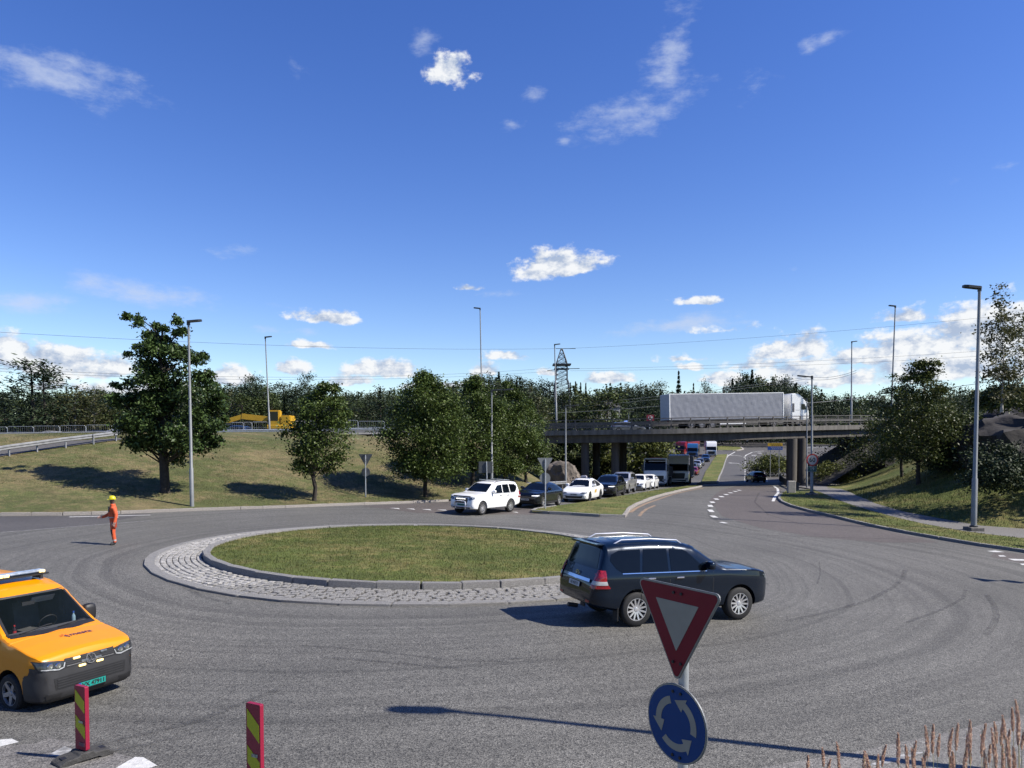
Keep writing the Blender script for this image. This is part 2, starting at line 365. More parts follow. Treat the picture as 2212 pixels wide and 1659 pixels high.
def grid_cut(poly, step, zfun=None):
    bm = bmesh.new(); vs = [bm.verts.new((p[0], p[1], 0)) for p in poly]; f = bm.faces.new(vs)
    if sum(poly[i][0] * poly[(i + 1) % len(poly)][1] - poly[(i + 1) % len(poly)][0] * poly[i][1] for i in range(len(poly))) < 0: f.normal_flip()
    bm.normal_update()
    bmesh.ops.triangulate(bm, faces=bm.faces[:], ngon_method='EAR_CLIP')
    xs = [p[0] for p in poly]; ys = [p[1] for p in poly]
    for ax, lo, hi in ((0, min(xs), max(xs)), (1, min(ys), max(ys))):
        k = math.floor(lo / step) + 1
        while k * step < hi:
            co = [0, 0, 0]; co[ax] = k * step; no = [0, 0, 0]; no[ax] = 1
            bmesh.ops.bisect_plane(bm, geom=bm.verts[:] + bm.edges[:] + bm.faces[:], plane_co=co, plane_no=no, dist=1e-5); k += 1
    if zfun:
        q = np.array([v.co[:2] for v in bm.verts]); zz = np.broadcast_to(zfun(q[:, 0], q[:, 1]), (len(q),))
        for v, z in zip(bm.verts, zz): v.co.z = z
    return bm
def sheet(name, poly, zfun, step, m, parent=None, kind=None):
    bm = grid_cut(poly, step, zfun); bmesh.ops.recalc_face_normals(bm, faces=bm.faces)
    bm.normal_update()
    if sum(f.normal.z * f.calc_area() for f in bm.faces) < 0: bmesh.ops.reverse_faces(bm, faces=bm.faces)
    o = add(name, bm_mesh(bm, name, m, 60), parent)
    if kind: o['kind'] = kind
    return o
def text_mesh(s, size, m, name='lettering', bold=0.0, align='CENTER', extr=.002):
    cu = bpy.data.curves.new(name, 'FONT'); cu.body = s; cu.size = size; cu.align_x = align; cu.align_y = 'CENTER'; cu.extrude = extr; cu.offset = bold; cu.resolution_u = 3
    o = bpy.data.objects.new(name, cu); COL.objects.link(o); dg = bpy.context.evaluated_depsgraph_get()
    me = bpy.data.meshes.new_from_object(o.evaluated_get(dg)); bpy.data.objects.remove(o); bpy.data.curves.remove(cu)
    me.materials.clear(); me.materials.append(m); return me

# ------------------------------------------------------------------ lie of the land
PY = [-60, 0, 10, 20, 28, 34, 42, 47, 52, 57, 63, 69, 75, 82, 91, 105, 130, 150, 165, 186, 230, 300, 450]
PZ = [0, 0, -.156, -.31, -.42, -.44, -.35, -.33, -.39, -.45, -.57, -.73, -.93, -1.2, -1.47, -1.84, -1.72, -1.26, -.65, .13, 2.1, 4.2, 6.5]
_dy = np.arange(-60, 451, 1.0); _dz = np.interp(_dy, PY, PZ)
_k = np.array([1, 2, 3, 2, 1.]) / 9; _dz[2:-2] = np.convolve(_dz, _k, 'valid')
def sst(t): t = np.clip(t, 0, 1); return t * t * (3 - 2 * t)
def zb(x, y):
    return -.028 * np.clip(x, -45, 45) * (1 - sst((y - 40) / 22.)) * sst((y + 40) / 40.) + np.interp(y, _dy, _dz) - .42 * np.exp(-((x + 8.54) ** 2 + (y - 12.63) ** 2) / (2 * 3.3 ** 2))
def G(px, py, dz=0.0):
    d = ray(px, py); lo = 3.0; Y = lo
    f = lambda Y: CAM_H + d.z * Y / d.y - float(zb(d.x * Y / d.y, Y)) - dz
    while Y < 440 and f(Y) > 0: lo = Y; Y += .5 + Y * .01
    hi = Y
    for _ in range(40):
        mid = (lo + hi) / 2
        if f(mid) > 0: lo = mid
        else: hi = mid
    return Vector((d.x * hi / d.y, hi, float(zb(d.x * hi / d.y, hi)) + dz))
def g2(px, py): p = G(px, py); return (p.x, p.y)
L_KERB = [g2(*p) for p in [(-900, 1175), (-300, 1130), (0, 1114), (150, 1113), (250, 1110), (415, 1103.5), (600, 1097.5), (800, 1090), (900, 1086.5), (968, 1083)]]
L_EDGE = [(-2.6, 53), (-.6, 55.5), (2.2, 59.5), (4.6, 64), (5.2, 69), (4.6, 74), (3.2, 80), (2.4, 88), (2.4, 101), (7, 110), (17, 124), (20.5, 150), (14, 190), (-10, 240), (-60, 300)]
L_LINE = L_KERB + L_EDGE
R_PATH_R = [g2(*p) for p in [(2700, 1190), (2212, 1146), (2120, 1139), (2050, 1127), (1950, 1108), (1890, 1090), (1850, 1073), (1815, 1058)]]
R_LINE = [(60, 4)] + R_PATH_R + [(33, 72), (37, 84), (43, 100), (52, 120), (75, 150), (120, 190), (200, 240)]
def in_poly(x, y, P):
    x = np.asarray(x, float); y = np.asarray(y, float); c = np.zeros(x.shape, bool); x1, y1 = P[-1]
    for (x0, y0) in P:
        hit = ((y0 > y) != (y1 > y)) & (x < (x1 - x0) * (y - y0) / (y1 - y0 + 1e-12) + x0); c ^= hit; x1, y1 = x0, y0
    return c
def dist_line(x, y, L, P):       # distance to the open line L, positive inside the region P
    x = np.asarray(x, float); y = np.asarray(y, float); best = np.full(x.shape, 1e9)
    for (x0, y0), (x1, y1) in zip(L[:-1], L[1:]):
        dx, dy = x1 - x0, y1 - y0; t = np.clip(((x - x0) * dx + (y - y0) * dy) / (dx * dx + dy * dy), 0, 1)
        best = np.minimum(best, np.hypot(x - x0 - t * dx, y - y0 - t * dy))
    return np.where(in_poly(x, y, P), best, -best)
L_POLY = L_LINE + [(-900, 300), (-900, 26), L_LINE[0]]; R_POLY = R_LINE + [(900, 240), (900, 4)]
def crest(x): return np.clip(3.9 + (x + 60) * .018, 3.3, 6.4)
def zland(x, y):
    x = np.asarray(x, float); y = np.asarray(y, float); base = zb(x, y)
    dl = dist_line(x, y, L_LINE, L_POLY); wl = (24 - 6 * sst((x + 25) / 25.)) * (1 - .5 * sst((y - 64) / 12.) * sst((x + 14) / 10.))
    sl = np.where(dl > 0, sst(np.maximum(dl, 0) / wl) * .55 + .45 * np.clip(dl / wl, 0, 1), 0)
    dr = -dist_line(x, y, R_LINE, R_POLY)
    sr = np.where(dr < 0, sst(-dr / 17.) * .5 + .5 * np.clip(-dr / 17., 0, 1), 0)
    s = np.maximum(sl, sr); top = np.maximum(crest(x), base)
    return base + (top - base) * s
def zl(x, y): return float(zland(x, y))
# ------------------------------------------------------------------ ground, road, verges
def axis(lo, hi, step, outer):
    a = list(np.arange(lo, hi + .1, step)); k = []; s = step; v = hi
    while v < outer: s *= 1.6; v += s; k.append(v)
    l = []; s = step; v = lo
    while v > -outer: s *= 1.6; v -= s; l.append(v)
    return np.array(l[::-1] + a + k)
xs = axis(-90, 120, 2.5, 5000); ys = axis(-20, 240, 2.5, 5000)
X, Y = np.meshgrid(xs, ys)
Z = zland(np.clip(X, -300, 300), np.clip(Y, -60, 440)) - .28
nx, ny = len(xs), len(ys)
me = bpy.data.meshes.new('ground')
idx = np.arange(nx * ny).reshape(ny, nx)
quads = np.stack([idx[:-1, :-1], idx[:-1, 1:], idx[1:, 1:], idx[1:, :-1]], -1).reshape(-1, 4)
me.from_pydata(np.stack([X, Y, Z], -1).reshape(-1, 3).tolist(), [], quads.tolist()); me.materials.append(rough_grass); smooth(me, 80)
ground = tag(add('ground', me), kind='structure')

road = sheet('road', [(-70, -20), (62, -20), (62, 45), (62, 260), (-30, 260), (-30, 60), (-70, 60)], lambda x, y: zb(x, y), 2.0, asphalt, kind='structure')
def rsheet(name, px, m, h=.004, step=1.0, parent=road, world=False):
    poly = px if world or isinstance(px, WP) else [g2(*p) for p in px]
    return sheet(name, poly, lambda x, y: zb(x, y) + h, step, m, parent)
class WP(list): pass
def strip(pts, w):       # polyline -> band polygon of width w
    pts = [Vector((p[0], p[1])) for p in pts]; l = []; r = []
    for i, p in enumerate(pts):
        t = (pts[min(i + 1, len(pts) - 1)] - pts[max(i - 1, 0)]).normalized(); n = Vector((-t.y, t.x)) * w / 2
        l.append(p + n); r.append(p - n)
    return WP([tuple(v) for v in l + r[::-1]])
asphalt_old = asphalt_mat('old_asphalt', (.085, .08, .078), (.125, .117, .113), .6, False)
# asphalt of other ages laid in the arms
rsheet('resurfaced_patch', [(-300, 1131), (0, 1115), (150, 1114.5), (250, 1112), (330, 1108.5), (200, 1135), (0, 1149), (-300, 1180)], asphalt_old, .004)
rsheet('resurfaced_patch', [(780, 1093), (968, 1084.5), (1120, 1080), (1185, 1105), (1150, 1112), (900, 1108)], asphalt_red, .004)
exitp = [(1532, 1082), (1560, 1115), (1640, 1140), (1760, 1160), (1900, 1172), (2030, 1172), (1880, 1139), (1770, 1112), (1700, 1092), (1680, 1077), (1690, 1056), (1650, 1043), (1610, 1043), (1560, 1058)]
rsheet('resurfaced_patch', exitp, asphalt_red, .004)
rsheet('resurfaced_patch', [(2150, 1190), (2400, 1225), (2600, 1255), (2300, 1235), (2140, 1203)], asphalt_red, .004)
rsheet('pale_patch', [(-400, 1590), (0, 1577), (140, 1600), (300, 1640), (420, 1700), (420, 1800), (-400, 1900)], asphalt_pale, .004)
rsheet('pale_patch', [(1640, 1659), (1860, 1622), (2050, 1582), (2212, 1545), (2500, 1500), (2500, 1800), (1640, 1800)], asphalt_pale, .004)
far_road = rsheet('far_road', [(1385, 1036), (1520, 1037), (1720, 1037), (1760, 1022), (1900, 972), (1905, 962), (1750, 960), (1570, 944), (1480, 944), (1440, 965), (1400, 1000)], asphalt_far, .003, 4)
# tyre scuffs and thin dark lines
def scuff(pts, w, m='tyre_or_line_mark'): rsheet('tyre_or_line_mark', strip([g2(*p) for p in pts], w), MATS[m], .0075, .8)
def soft_mark(name, col, lo, hi):
    m = bpy.data.materials.new(name); m.use_nodes = True; t = m.node_tree; b = t.nodes['Principled BSDF']; b.inputs['Base Color'].default_value = (*alb(col), 1); b.inputs['Roughness'].default_value = .8
    c = N(t, 'ShaderNodeTexCoord'); n = N(t, 'ShaderNodeTexNoise'); n.inputs['Scale'].default_value = 6; n.inputs['Detail'].default_value = 8; n.inputs['Roughness'].default_value = .75
    t.links.new(c.outputs['Object'], n.inputs['Vector']); mr = N(t, 'ShaderNodeMapRange'); mr.inputs[1].default_value = .35; mr.inputs[2].default_value = .7; mr.inputs[3].default_value = lo; mr.inputs[4].default_value = hi
    t.links.new(n.outputs['Fac'], mr.inputs[0]); t.links.new(mr.outputs[0], b.inputs['Alpha']); MATS[name] = m
soft_mark('tyre_or_line_mark', (.06, .06, .062), .0, .42)
soft_mark('dark_line', (.02, .02, .022), .4, .95)
for pts, w in [([(365, 1245), (362, 1225), (375, 1205), (410, 1190)], .10), ([(362, 1228), (385, 1262), (440, 1290), (500, 1305)], .14), ([(1955, 1232), (1950, 1250), (1925, 1272), (1870, 1300), (1780, 1325), (1700, 1342)], .16),
    ([(2130, 1285), (2146, 1305), (2153, 1330), (2146, 1350), (2130, 1372)], .16), ([(2085, 1275), (2080, 1293), (2040, 1315), (1960, 1345)], .10), ([(1770, 1215), (1772, 1240), (1765, 1262)], .05),
    ([(700, 1420), (850, 1432), (1000, 1445)], .12), ([(650, 1395), (800, 1405), (960, 1425), (1100, 1430)], .10), ([(0, 1640), (250, 1600), (420, 1560), (600, 1490)], .16), ([(60, 1650), (300, 1612), (480, 1570)], .10),
    ([(1100, 1424), (1130, 1423)], .10), ([(1080, 1528), (1110, 1530)], .10), ([(1420, 1130), (1530, 1140), (1700, 1150), (1850, 1160)], .06),
    ([(1545, 1085), (1530, 1100), (1535, 1118), (1570, 1135), (1650, 1150)], .2), ([(1640, 1065), (1630, 1085), (1660, 1112), (1740, 1135)], .14)]: scuff(pts, w)
for pts, w in [([(1560, 1152), (1660, 1157), (1880, 1163), (1975, 1166)], .035), ([(1520, 1218), (1590, 1238), (1660, 1262)], .03), ([(1340, 1150), (1480, 1157), (1560, 1190)], .02)]: scuff(pts, w, 'dark_line')  # the first line paints a cable's cast shadow dark on the asphalt

# white markings: flat sheets lying on the asphalt
def mark(name, px, m=white_paint, h=.008): rsheet(name, px, m, h, 3.0)
def dash(a, b, w, name='lane_dash', m=white_paint): rsheet(name, strip([g2(*a), g2(*b)], w), m, .008, 3.0)
for a, b in [((1557, 1128), (1569, 1130.5)), ((1538, 1114), (1546, 1118)), ((1533, 1101), (1538, 1106)), ((1533, 1091), (1536, 1095)), ((1537, 1083.5), (1541, 1086.5)), ((1545, 1077), (1550, 1079.5)), ((1556, 1071.8), (1561, 1074)), ((1566, 1067.5), (1571, 1069.3)), ((1576, 1064), (1581, 1065.4)), ((1586, 1061), (1591, 1062.3)), ((1594, 1058.5), (1599, 1059.8))]: dash(a, b, .32)
for i in range(15):
    y0 = 1041 - i * 3.6; y1 = y0 - 1.7
    xx = lambda y: 1609 + (1041 - y) * .02
    dash((xx(y0), y0), (xx(y1), y1), .2)
for i in range(10):
    y0 = 1040 - i * 4.1; y1 = y0 - 2
    xx = lambda y: 1658 - (1042 - y) * .345
    dash((xx(y0), y0), (xx(y1), y1), .22)
rsheet('edge_line', strip([g2(*p) for p in [(1670, 1083), (1674, 1073), (1681, 1065), (1680, 1056), (1672, 1050)]], .22), white_paint, .008, 1.5)
rsheet('edge_line', strip([g2(*p) for p in [(1607, 988), (1612, 983), (1625, 977), (1650, 974)]], .3), white_paint, .008, 3)
rsheet('edge_line', strip([g2(*p) for p in [(1563, 1000), (1572, 985), (1588, 976)]], .3), white_paint, .008, 3)
def turn_arrow(px, py, flip):
    c = G(px, py); s = 1 if flip else -1
    poly = [(-.08, -2.2), (.08, -2.2), (.08, .2), (.9, .5), (.9, .2), (1.6, .75), (.9, 1.3), (.9, 1.0), (-.08, .6)]
    p = [(c.x + x * s * 1.1, c.y + y * 1.6) for x, y in poly]
    if not flip: p = p[::-1]
    rsheet('turn_arrow', p, white_paint, .008, 3, world=True)
for a in [(1593, 1001, False), (1628, 1001, True), (1594, 984, False), (1625, 984, True), (1638, 979, True)]: turn_arrow(*a)
for (px, py, w) in [(853, 1098.7, 22), (887, 1100, 20), (921, 1101.2, 22), (955, 1102.3, 22), (1113, 1107, 14)]:
    mark('give_way_triangle', [(px - w / 2, py - 1.2), (px + w / 2 - 3, py - .9), (px + w / 2, py + 1.3)])
for poly in ([(2132, 1190.6), (2150, 1189.5), (2170, 1193), (2148, 1193)], [(2156, 1200), (2168, 1200), (2174, 1202.4), (2160, 1202.6)], [(2177, 1207), (2212, 1208.5), (2216, 1211.6), (2190, 1211)], [(2203, 1218), (2216, 1218), (2220, 1220.5), (2208, 1221)]): mark('give_way_triangle', poly)
mark('give_way_triangle', [(-30, 1590), (14, 1591), (41, 1604), (0, 1614), (-30, 1619)])
mark('give_way_triangle', [(250, 1660), (292, 1636), (310, 1637), (340, 1655), (310, 1664)])
mark('worn_triangle', [(100, 1634), (140, 1613), (160, 1620), (130, 1635)], worn_paint)
mark('worn_triangle', [(1850, 1660), (1960, 1628), (2000, 1625), (1920, 1650)], worn_paint)
rsheet('worn_line', strip([g2(0, 1150.5), g2(80, 1144), g2(150, 1138.5), g2(230, 1132), g2(330, 1125)], .07), worn_paint, .008, 2)
mark('give_way_line', [(150, 1116.4), (325, 1112.4), (325, 1113.2), (150, 1117.4)])
rsheet('old_orange_line', strip([g2(*p) for p in [(1381, 1115), (1386, 1108), (1396, 1100), (1415, 1092)]], .2), orange_paint, .008, .8)
rsheet('old_orange_line', strip([g2(*p) for p in [(1362, 1107), (1372, 1099), (1395, 1088), (1430, 1076), (1470, 1064), (1520, 1054.5)]], .25), orange_paint, .008, 1)
for (px, py) in [(1400, 1096.5), (1392, 1104), (1383, 1112)]:
    pass

# ---- raised grass
def vz(x, y): return zland(x, y) + .13
left_poly = L_KERB + [(x, y) for x, y in L_EDGE[:8]] + [(4, 92), (-120, 92), (-120, 50)]
sheet('left_verge', left_poly, vz, 1.5, dry_lawn, kind='structure')
KR = [g2(*p) for p in [(2700, 1262), (2400, 1222), (2212, 1193.5), (2130, 1182), (2050, 1169), (1960, 1153), (1880, 1137), (1810, 1120), (1750, 1106), (1710, 1095), (1690, 1086), (1683, 1079), (1688, 1070)]]
PL = [g2(*p) for p in [(1757, 1060), (1775, 1068), (1800, 1080), (1850, 1098), (1920, 1118), (1995, 1136), (2080, 1152), (2140, 1160), (2212, 1168), (2400, 1190), (2700, 1222)]]
sheet('right_verge', KR + [g2(1700, 1062)] + PL, vz, 1.2, lawn, kind='structure')
bankR = R_PATH_R + [(30, 70), (34, 80), (37, 86), (70, 86), (100, 60), (100, 20), (60, 4)]
sheet('right_bank', bankR, lambda x, y: zland(x, y) + .10, 1.5, lawn, kind='structure')
PRr = [(x, y) for x, y in R_PATH_R]
path = sheet('footpath', PL[::-1][:-1] + [g2(1755, 1058), (28.5, 70), (32, 84), (36, 100), (39, 100), (35.5, 84), (31.5, 72)] + PRr[::-1], lambda x, y: zb(x, y) + .10, 1.2, asphalt_path, kind='structure')
SPL = [(1148, 1107), (1160, 1102.5), (1200, 1097), (1280, 1085), (1370, 1070), (1440, 1058), (1490, 1051), (1515, 1047.5), (1520, 1050), (1500, 1055), (1450, 1066), (1410, 1077), (1375, 1091), (1358, 1102), (1351, 1113), (1347, 1118), (1300, 1117), (1220, 1112), (1150, 1109)]
spl = [g2(*p) for p in SPL]
sheet('splitter_island', spl, vz, 1.2, lawn, kind='structure')
med = [g2(*p) for p in [(1506, 1046), (1514, 1043), (1524, 1020), (1540, 995), (1549, 983), (1572, 982), (1566, 1000), (1554, 1030), (1548, 1045)]]
sheet('median', med, vz, 2, lawn, kind='structure')
far_isl = [g2(*p) for p in [(1520, 974), (1535, 966), (1560, 964), (1600, 967), (1606, 971), (1590, 974.5)]]
sheet('far_island', far_isl, lambda x, y: zland(x, y) + .2, 4, lawn, kind='structure')

# ---- kerb stones
def stone_mesh(name, m, bev=.03):
    me = rbox(name, (1, 1, 1), m, 0); bm = bmesh.new(); bm.from_mesh(me)
    bmesh.ops.bevel(bm, geom=bm.edges[:], offset=.03, segments=1, affect='EDGES')
    for v in bm.verts: v.co += Vector((random.uniform(-.02, .02), random.uniform(-.03, .03), random.uniform(-.03, .03)))
    bm.to_mesh(me); bm.free(); smooth(me, 25); return me
STONES = [stone_mesh('kerb_stone', granite) for _ in range(4)]
STONES_W = [stone_mesh('kerb_stone', granite_warm) for _ in range(4)]
def kerb(parent, line, h, w, ln, meshes, zf=lambda x, y: zb(x, y), name='kerb_stone', gap=.015, jit=.006):
    pts = [Vector(p) for p in line]; seg = 0; pos = pts[0].copy(); done = False; i = 0
    cum = [0]
    for a, b in zip(pts[:-1], pts[1:]): cum.append(cum[-1] + (b - a).length)
    def ev(s):
        k = min(max(0, int(np.searchsorted(cum, s)) - 1), len(pts) - 2); t = (s - cum[k]) / max(1e-6, cum[k + 1] - cum[k]); return pts[k].lerp(pts[k + 1], min(max(t, 0), 1))
    s = 0
    while s < cum[-1] - .2:
        L = min(ln * random.uniform(.85, 1.15), cum[-1] - s); a = ev(s); b = ev(s + L); c = (a + b) / 2; d = b - a
        o = add(name, random.choice(meshes), parent)
        za, zbb = zf(a.x, a.y), zf(b.x, b.y)
        o.location = (c.x + random.uniform(-jit, jit), c.y + random.uniform(-jit, jit), (za + zbb) / 2 + h / 2 - .1 + random.uniform(-jit, jit))
        o.rotation_euler = (0, -math.atan2(zbb - za, d.length), math.atan2(d.y, d.x) + random.uniform(-.006, .006)); o.scale = (d.length - gap, w, h + .2)
        s += L
kL = tag(bpy.data.objects.new('left_kerb', None), kind='structure'); link(kL)
kerb(kL, L_KERB[2:], .15, .16, 1.25, STONES_W)
kR = tag(bpy.data.objects.new('right_kerb', None), kind='structure'); link(kR)
kerb(kR, KR[1:], .15, .16, 1.3, STONES)
kS = tag(bpy.data.objects.new('splitter_kerb', None), kind='structure'); link(kS)
kerb(kS, spl[15:] + [spl[0], spl[1], spl[2]], .17, .16, 1.5, STONES)
kerb(kS, spl[8:16], .15, .2, .8, STONES_W)
kM = tag(bpy.data.objects.new('median_kerb', None), kind='structure'); link(kM)
kerb(kM, med[5:] + [med[0]], .14, .2, 2.0, STONES)
kF = tag(bpy.data.objects.new('far_island_kerb', None), kind='structure'); link(kF)
kerb(kF, far_isl[3:] + [far_isl[0]], .25, .5, 3, STONES_W)

# ---- the roundabout island
isl = thing('roundabout_island', 'round grass island ringed by granite kerb and cobbles in the middle of the junction', 'roundabout island')
circ = lambda r, n=96: [(ISL[0] + r * math.cos(2 * math.pi * i / n), ISL[1] + r * math.sin(2 * math.pi * i / n)) for i in range(n)]
rin = lambda x, y: np.hypot(x - ISL[0], y - ISL[1])
sheet('lawn', circ(R_IN - .1), lambda x, y: zb(x, y) + .20 + .16 * (1 - (rin(x, y) / R_IN) ** 2), .6, lawn, isl)
ring = [(ISL[0] + R_IN * math.cos(a), ISL[1] + R_IN * math.sin(a)) for a in np.linspace(math.pi * .55, -math.pi * 1.45, 97)]
kerb(isl, ring, .27, .22, 1.25, STONES, jit=.01)
ring2 = [(ISL[0] + (R_OUT - .13) * math.cos(a), ISL[1] + (R_OUT - .13) * math.sin(a)) for a in np.linspace(math.pi * .55, -math.pi * 1.45, 97)]
kerb(isl, ring2, .06, .30, 1.35, STONES, name='edge_stone', jit=.004)
# cobbles: the 300 nearest the viewer one by one, the rest joined
cob_me = []
for k in range(5):
    me = rbox('cobblestone', (1, 1, 1), granite_pale, 0); bm = bmesh.new(); bm.from_mesh(me)
    bmesh.ops.bevel(bm, geom=[e for e in bm.edges if e.verts[0].co.z > 0 or e.verts[1].co.z > 0], offset=.13, segments=1, affect='EDGES')
    for v in bm.verts: v.co += Vector((random.uniform(-.05, .05), random.uniform(-.05, .05), random.uniform(-.06, .06)))
    bm.to_mesh(me); bm.free(); smooth(me, 20); cob_me.append(me)
rows = 8; dr = (R_OUT - .27 - R_IN - .12) / rows; spots = []
for k in range(rows):
    r = R_IN + .12 + dr * (k + .5); n = int(2 * math.pi * r / .27); ph = random.random()
    for j in range(n):
        a = 2 * math.pi * (j + ph + random.uniform(-.12, .12)) / n
        x, y = ISL[0] + r * math.cos(a), ISL[1] + r * math.sin(a)
        spots.append((math.hypot(x, y), x, y, a, .255 * random.uniform(.84, 1.0), dr * random.uniform(.82, .94), .05 + .05 * (1 - k / rows) + random.uniform(-.012, .012)))
spots.sort(); rest = MB()
for i, (d, x, y, a, l, w, h) in enumerate(spots):
    M = Matrix.Translation((x, y, float(zb(x, y)) + h - .06)) @ Matrix.Rotation(a + math.pi / 2 + random.uniform(-.07, .07), 4, 'Z') @ Matrix.Diagonal((l, w, .12, 1))
    me = random.choice(cob_me)
    if i < 300:
        o = add('cobblestone', me, isl); o.matrix_local = M
    else: rest.raw([M @ v.co for v in me.vertices], [tuple(p.vertices) for p in me.polygons])
granite_pale2 = mat('pale_cobble_far', (.50, .485, .46), .8, var=.4, scale=5, bump=.9, bscale=45)
o = rest.build('cobblestones', granite_pale2, isl, 20); o['kind'] = 'stuff'
apron = sheet('cobble_bed', circ(R_OUT - .2), lambda x, y: zb(x, y) + .018 + .05 * np.clip((R_OUT - rin(x, y)) / 1.8, 0, 1), 1.0, mat('joint_sand', (.07, .065, .055), .95, scale=12), isl)

# ---- grass blades where the edges show
def blades(name, inside, n, box, zf, hmin, hmax, m, w=.012):
    pts = RNG.uniform((box[0], box[2]), (box[1], box[3]), (n * 2, 2))
    pts = pts[inside(pts[:, 0], pts[:, 1])][:n]; n = len(pts)
    z = zf(pts[:, 0], pts[:, 1]); h = RNG.uniform(hmin, hmax, n); a = RNG.uniform(0, 6.28, n); ln = RNG.uniform(-.5, .5, (n, 2)) * h[:, None]
    base = np.column_stack([pts, z - .02]); dx = np.column_stack([np.cos(a) * w, np.sin(a) * w, np.zeros(n)])
    V = np.empty((n, 3, 3)); V[:, 0] = base - dx; V[:, 1] = base + dx; V[:, 2] = base + np.column_stack([ln, h])
    return fast_mesh(name, V.reshape(-1, 3), 3, m)
def fast_mesh(name, V, k, m):
    n = len(V) // k; me = bpy.data.meshes.new(name); me.vertices.add(len(V)); me.vertices.foreach_set('co', np.ascontiguousarray(V, dtype=np.float32).ravel())
    me.loops.add(len(V)); me.loops.foreach_set('vertex_index', np.arange(len(V), dtype=np.int32))
    me.polygons.add(n); me.polygons.foreach_set('loop_start', np.arange(0, n * k, k, dtype=np.int32))
    me.update(calc_edges=True); me.materials.append(m); return me
blade_m = leaf_mat('grass_blades', (.07, .09, .018), (.24, .22, .085), .7, .3)
blade_dry = leaf_mat('dry_blades', (.085, .095, .026), (.30, .235, .12), .7, .3)
g = add('grass', blades('grass', lambda x, y: rin(x, y) < R_IN - .12, 45000, (-11, 4.4, 19.7, 34.8), lambda x, y: zb(x, y) + .20 + .16 * (1 - (rin(x, y) / R_IN) ** 2), .03, .10, lawn)); g['kind'] = 'stuff'
# ------------------------------------------------------------------ trees
LEAF_G = leaf_mat('leaf_green', (.024, .046, .011), (.118, .160, .040), .42, .2)
LEAF_B = leaf_mat('leaf_chestnut', (0.0160, 0.0320, 0.0112), (0.0880, 0.1360, 0.0416), .36, .15)
LEAF_M = leaf_mat('leaf_maple', (.022, .040, .010), (.105, .120, .034), .45, .2)
LEAF_R = leaf_mat('leaf_bronze', (0.0280, 0.0180, 0.0120), (0.0900, 0.0600, 0.0300), .45, .2)
NEEDLE = leaf_mat('pine_needles', (0.0120, 0.0240, 0.0120), (0.0540, 0.0750, 0.0360), .6, .1)
NEEDLE2 = leaf_mat('spruce_needles', (0.0084, 0.0182, 0.0112), (0.0308, 0.0476, 0.0252), .6, .1)
LEAF_F = leaf_mat('leaf_forest', (0.0224, 0.0384, 0.0112), (0.0960, 0.1200, 0.0416), .5, .2)
LEAF_Y = leaf_mat('leaf_birch', (0.0330, 0.0450, 0.0150), (0.1275, 0.1275, 0.0570), .5, .25)
BUSH = leaf_mat('leaf_bush', (0.0350, 0.0532, 0.0126), (0.1680, 0.1820, 0.0490), .5, .2)

def leaves(name, C, size, m, flat=.5, asp=.55, droop=0.0):
    n = len(C); nor = RNG.normal(size=(n, 3)); nor[:, 2] = np.abs(nor[:, 2]) + flat; nor /= np.linalg.norm(nor, axis=1)[:, None]
    t = RNG.normal(size=(n, 3)); t[:, 2] -= droop; t -= nor * (t * nor).sum(1)[:, None]; t /= np.linalg.norm(t, axis=1)[:, None]
    b = np.cross(nor, t); s = (size * RNG.uniform(.65, 1.3, n))[:, None]
    V = np.empty((n, 4, 3)); V[:, 0] = C - t * s * .5; V[:, 1] = C + b * s * asp * .5 - t * s * .05; V[:, 2] = C + t * s * .5; V[:, 3] = C - b * s * asp * .5 - t * s * .05
    return fast_mesh(name, V.reshape(-1, 3), 4, m)
def limb(mb, a, b, r0, r1, seg=5, bend=.08):
    a = np.array(a); b = np.array(b); L = np.linalg.norm(b - a); mid = (a + b) / 2 + RNG.normal(size=3) * L * bend; mid[2] += L * .06
    mb.tube([a, mid, b], [r0, (r0 + r1) / 2, r1], seg, False)
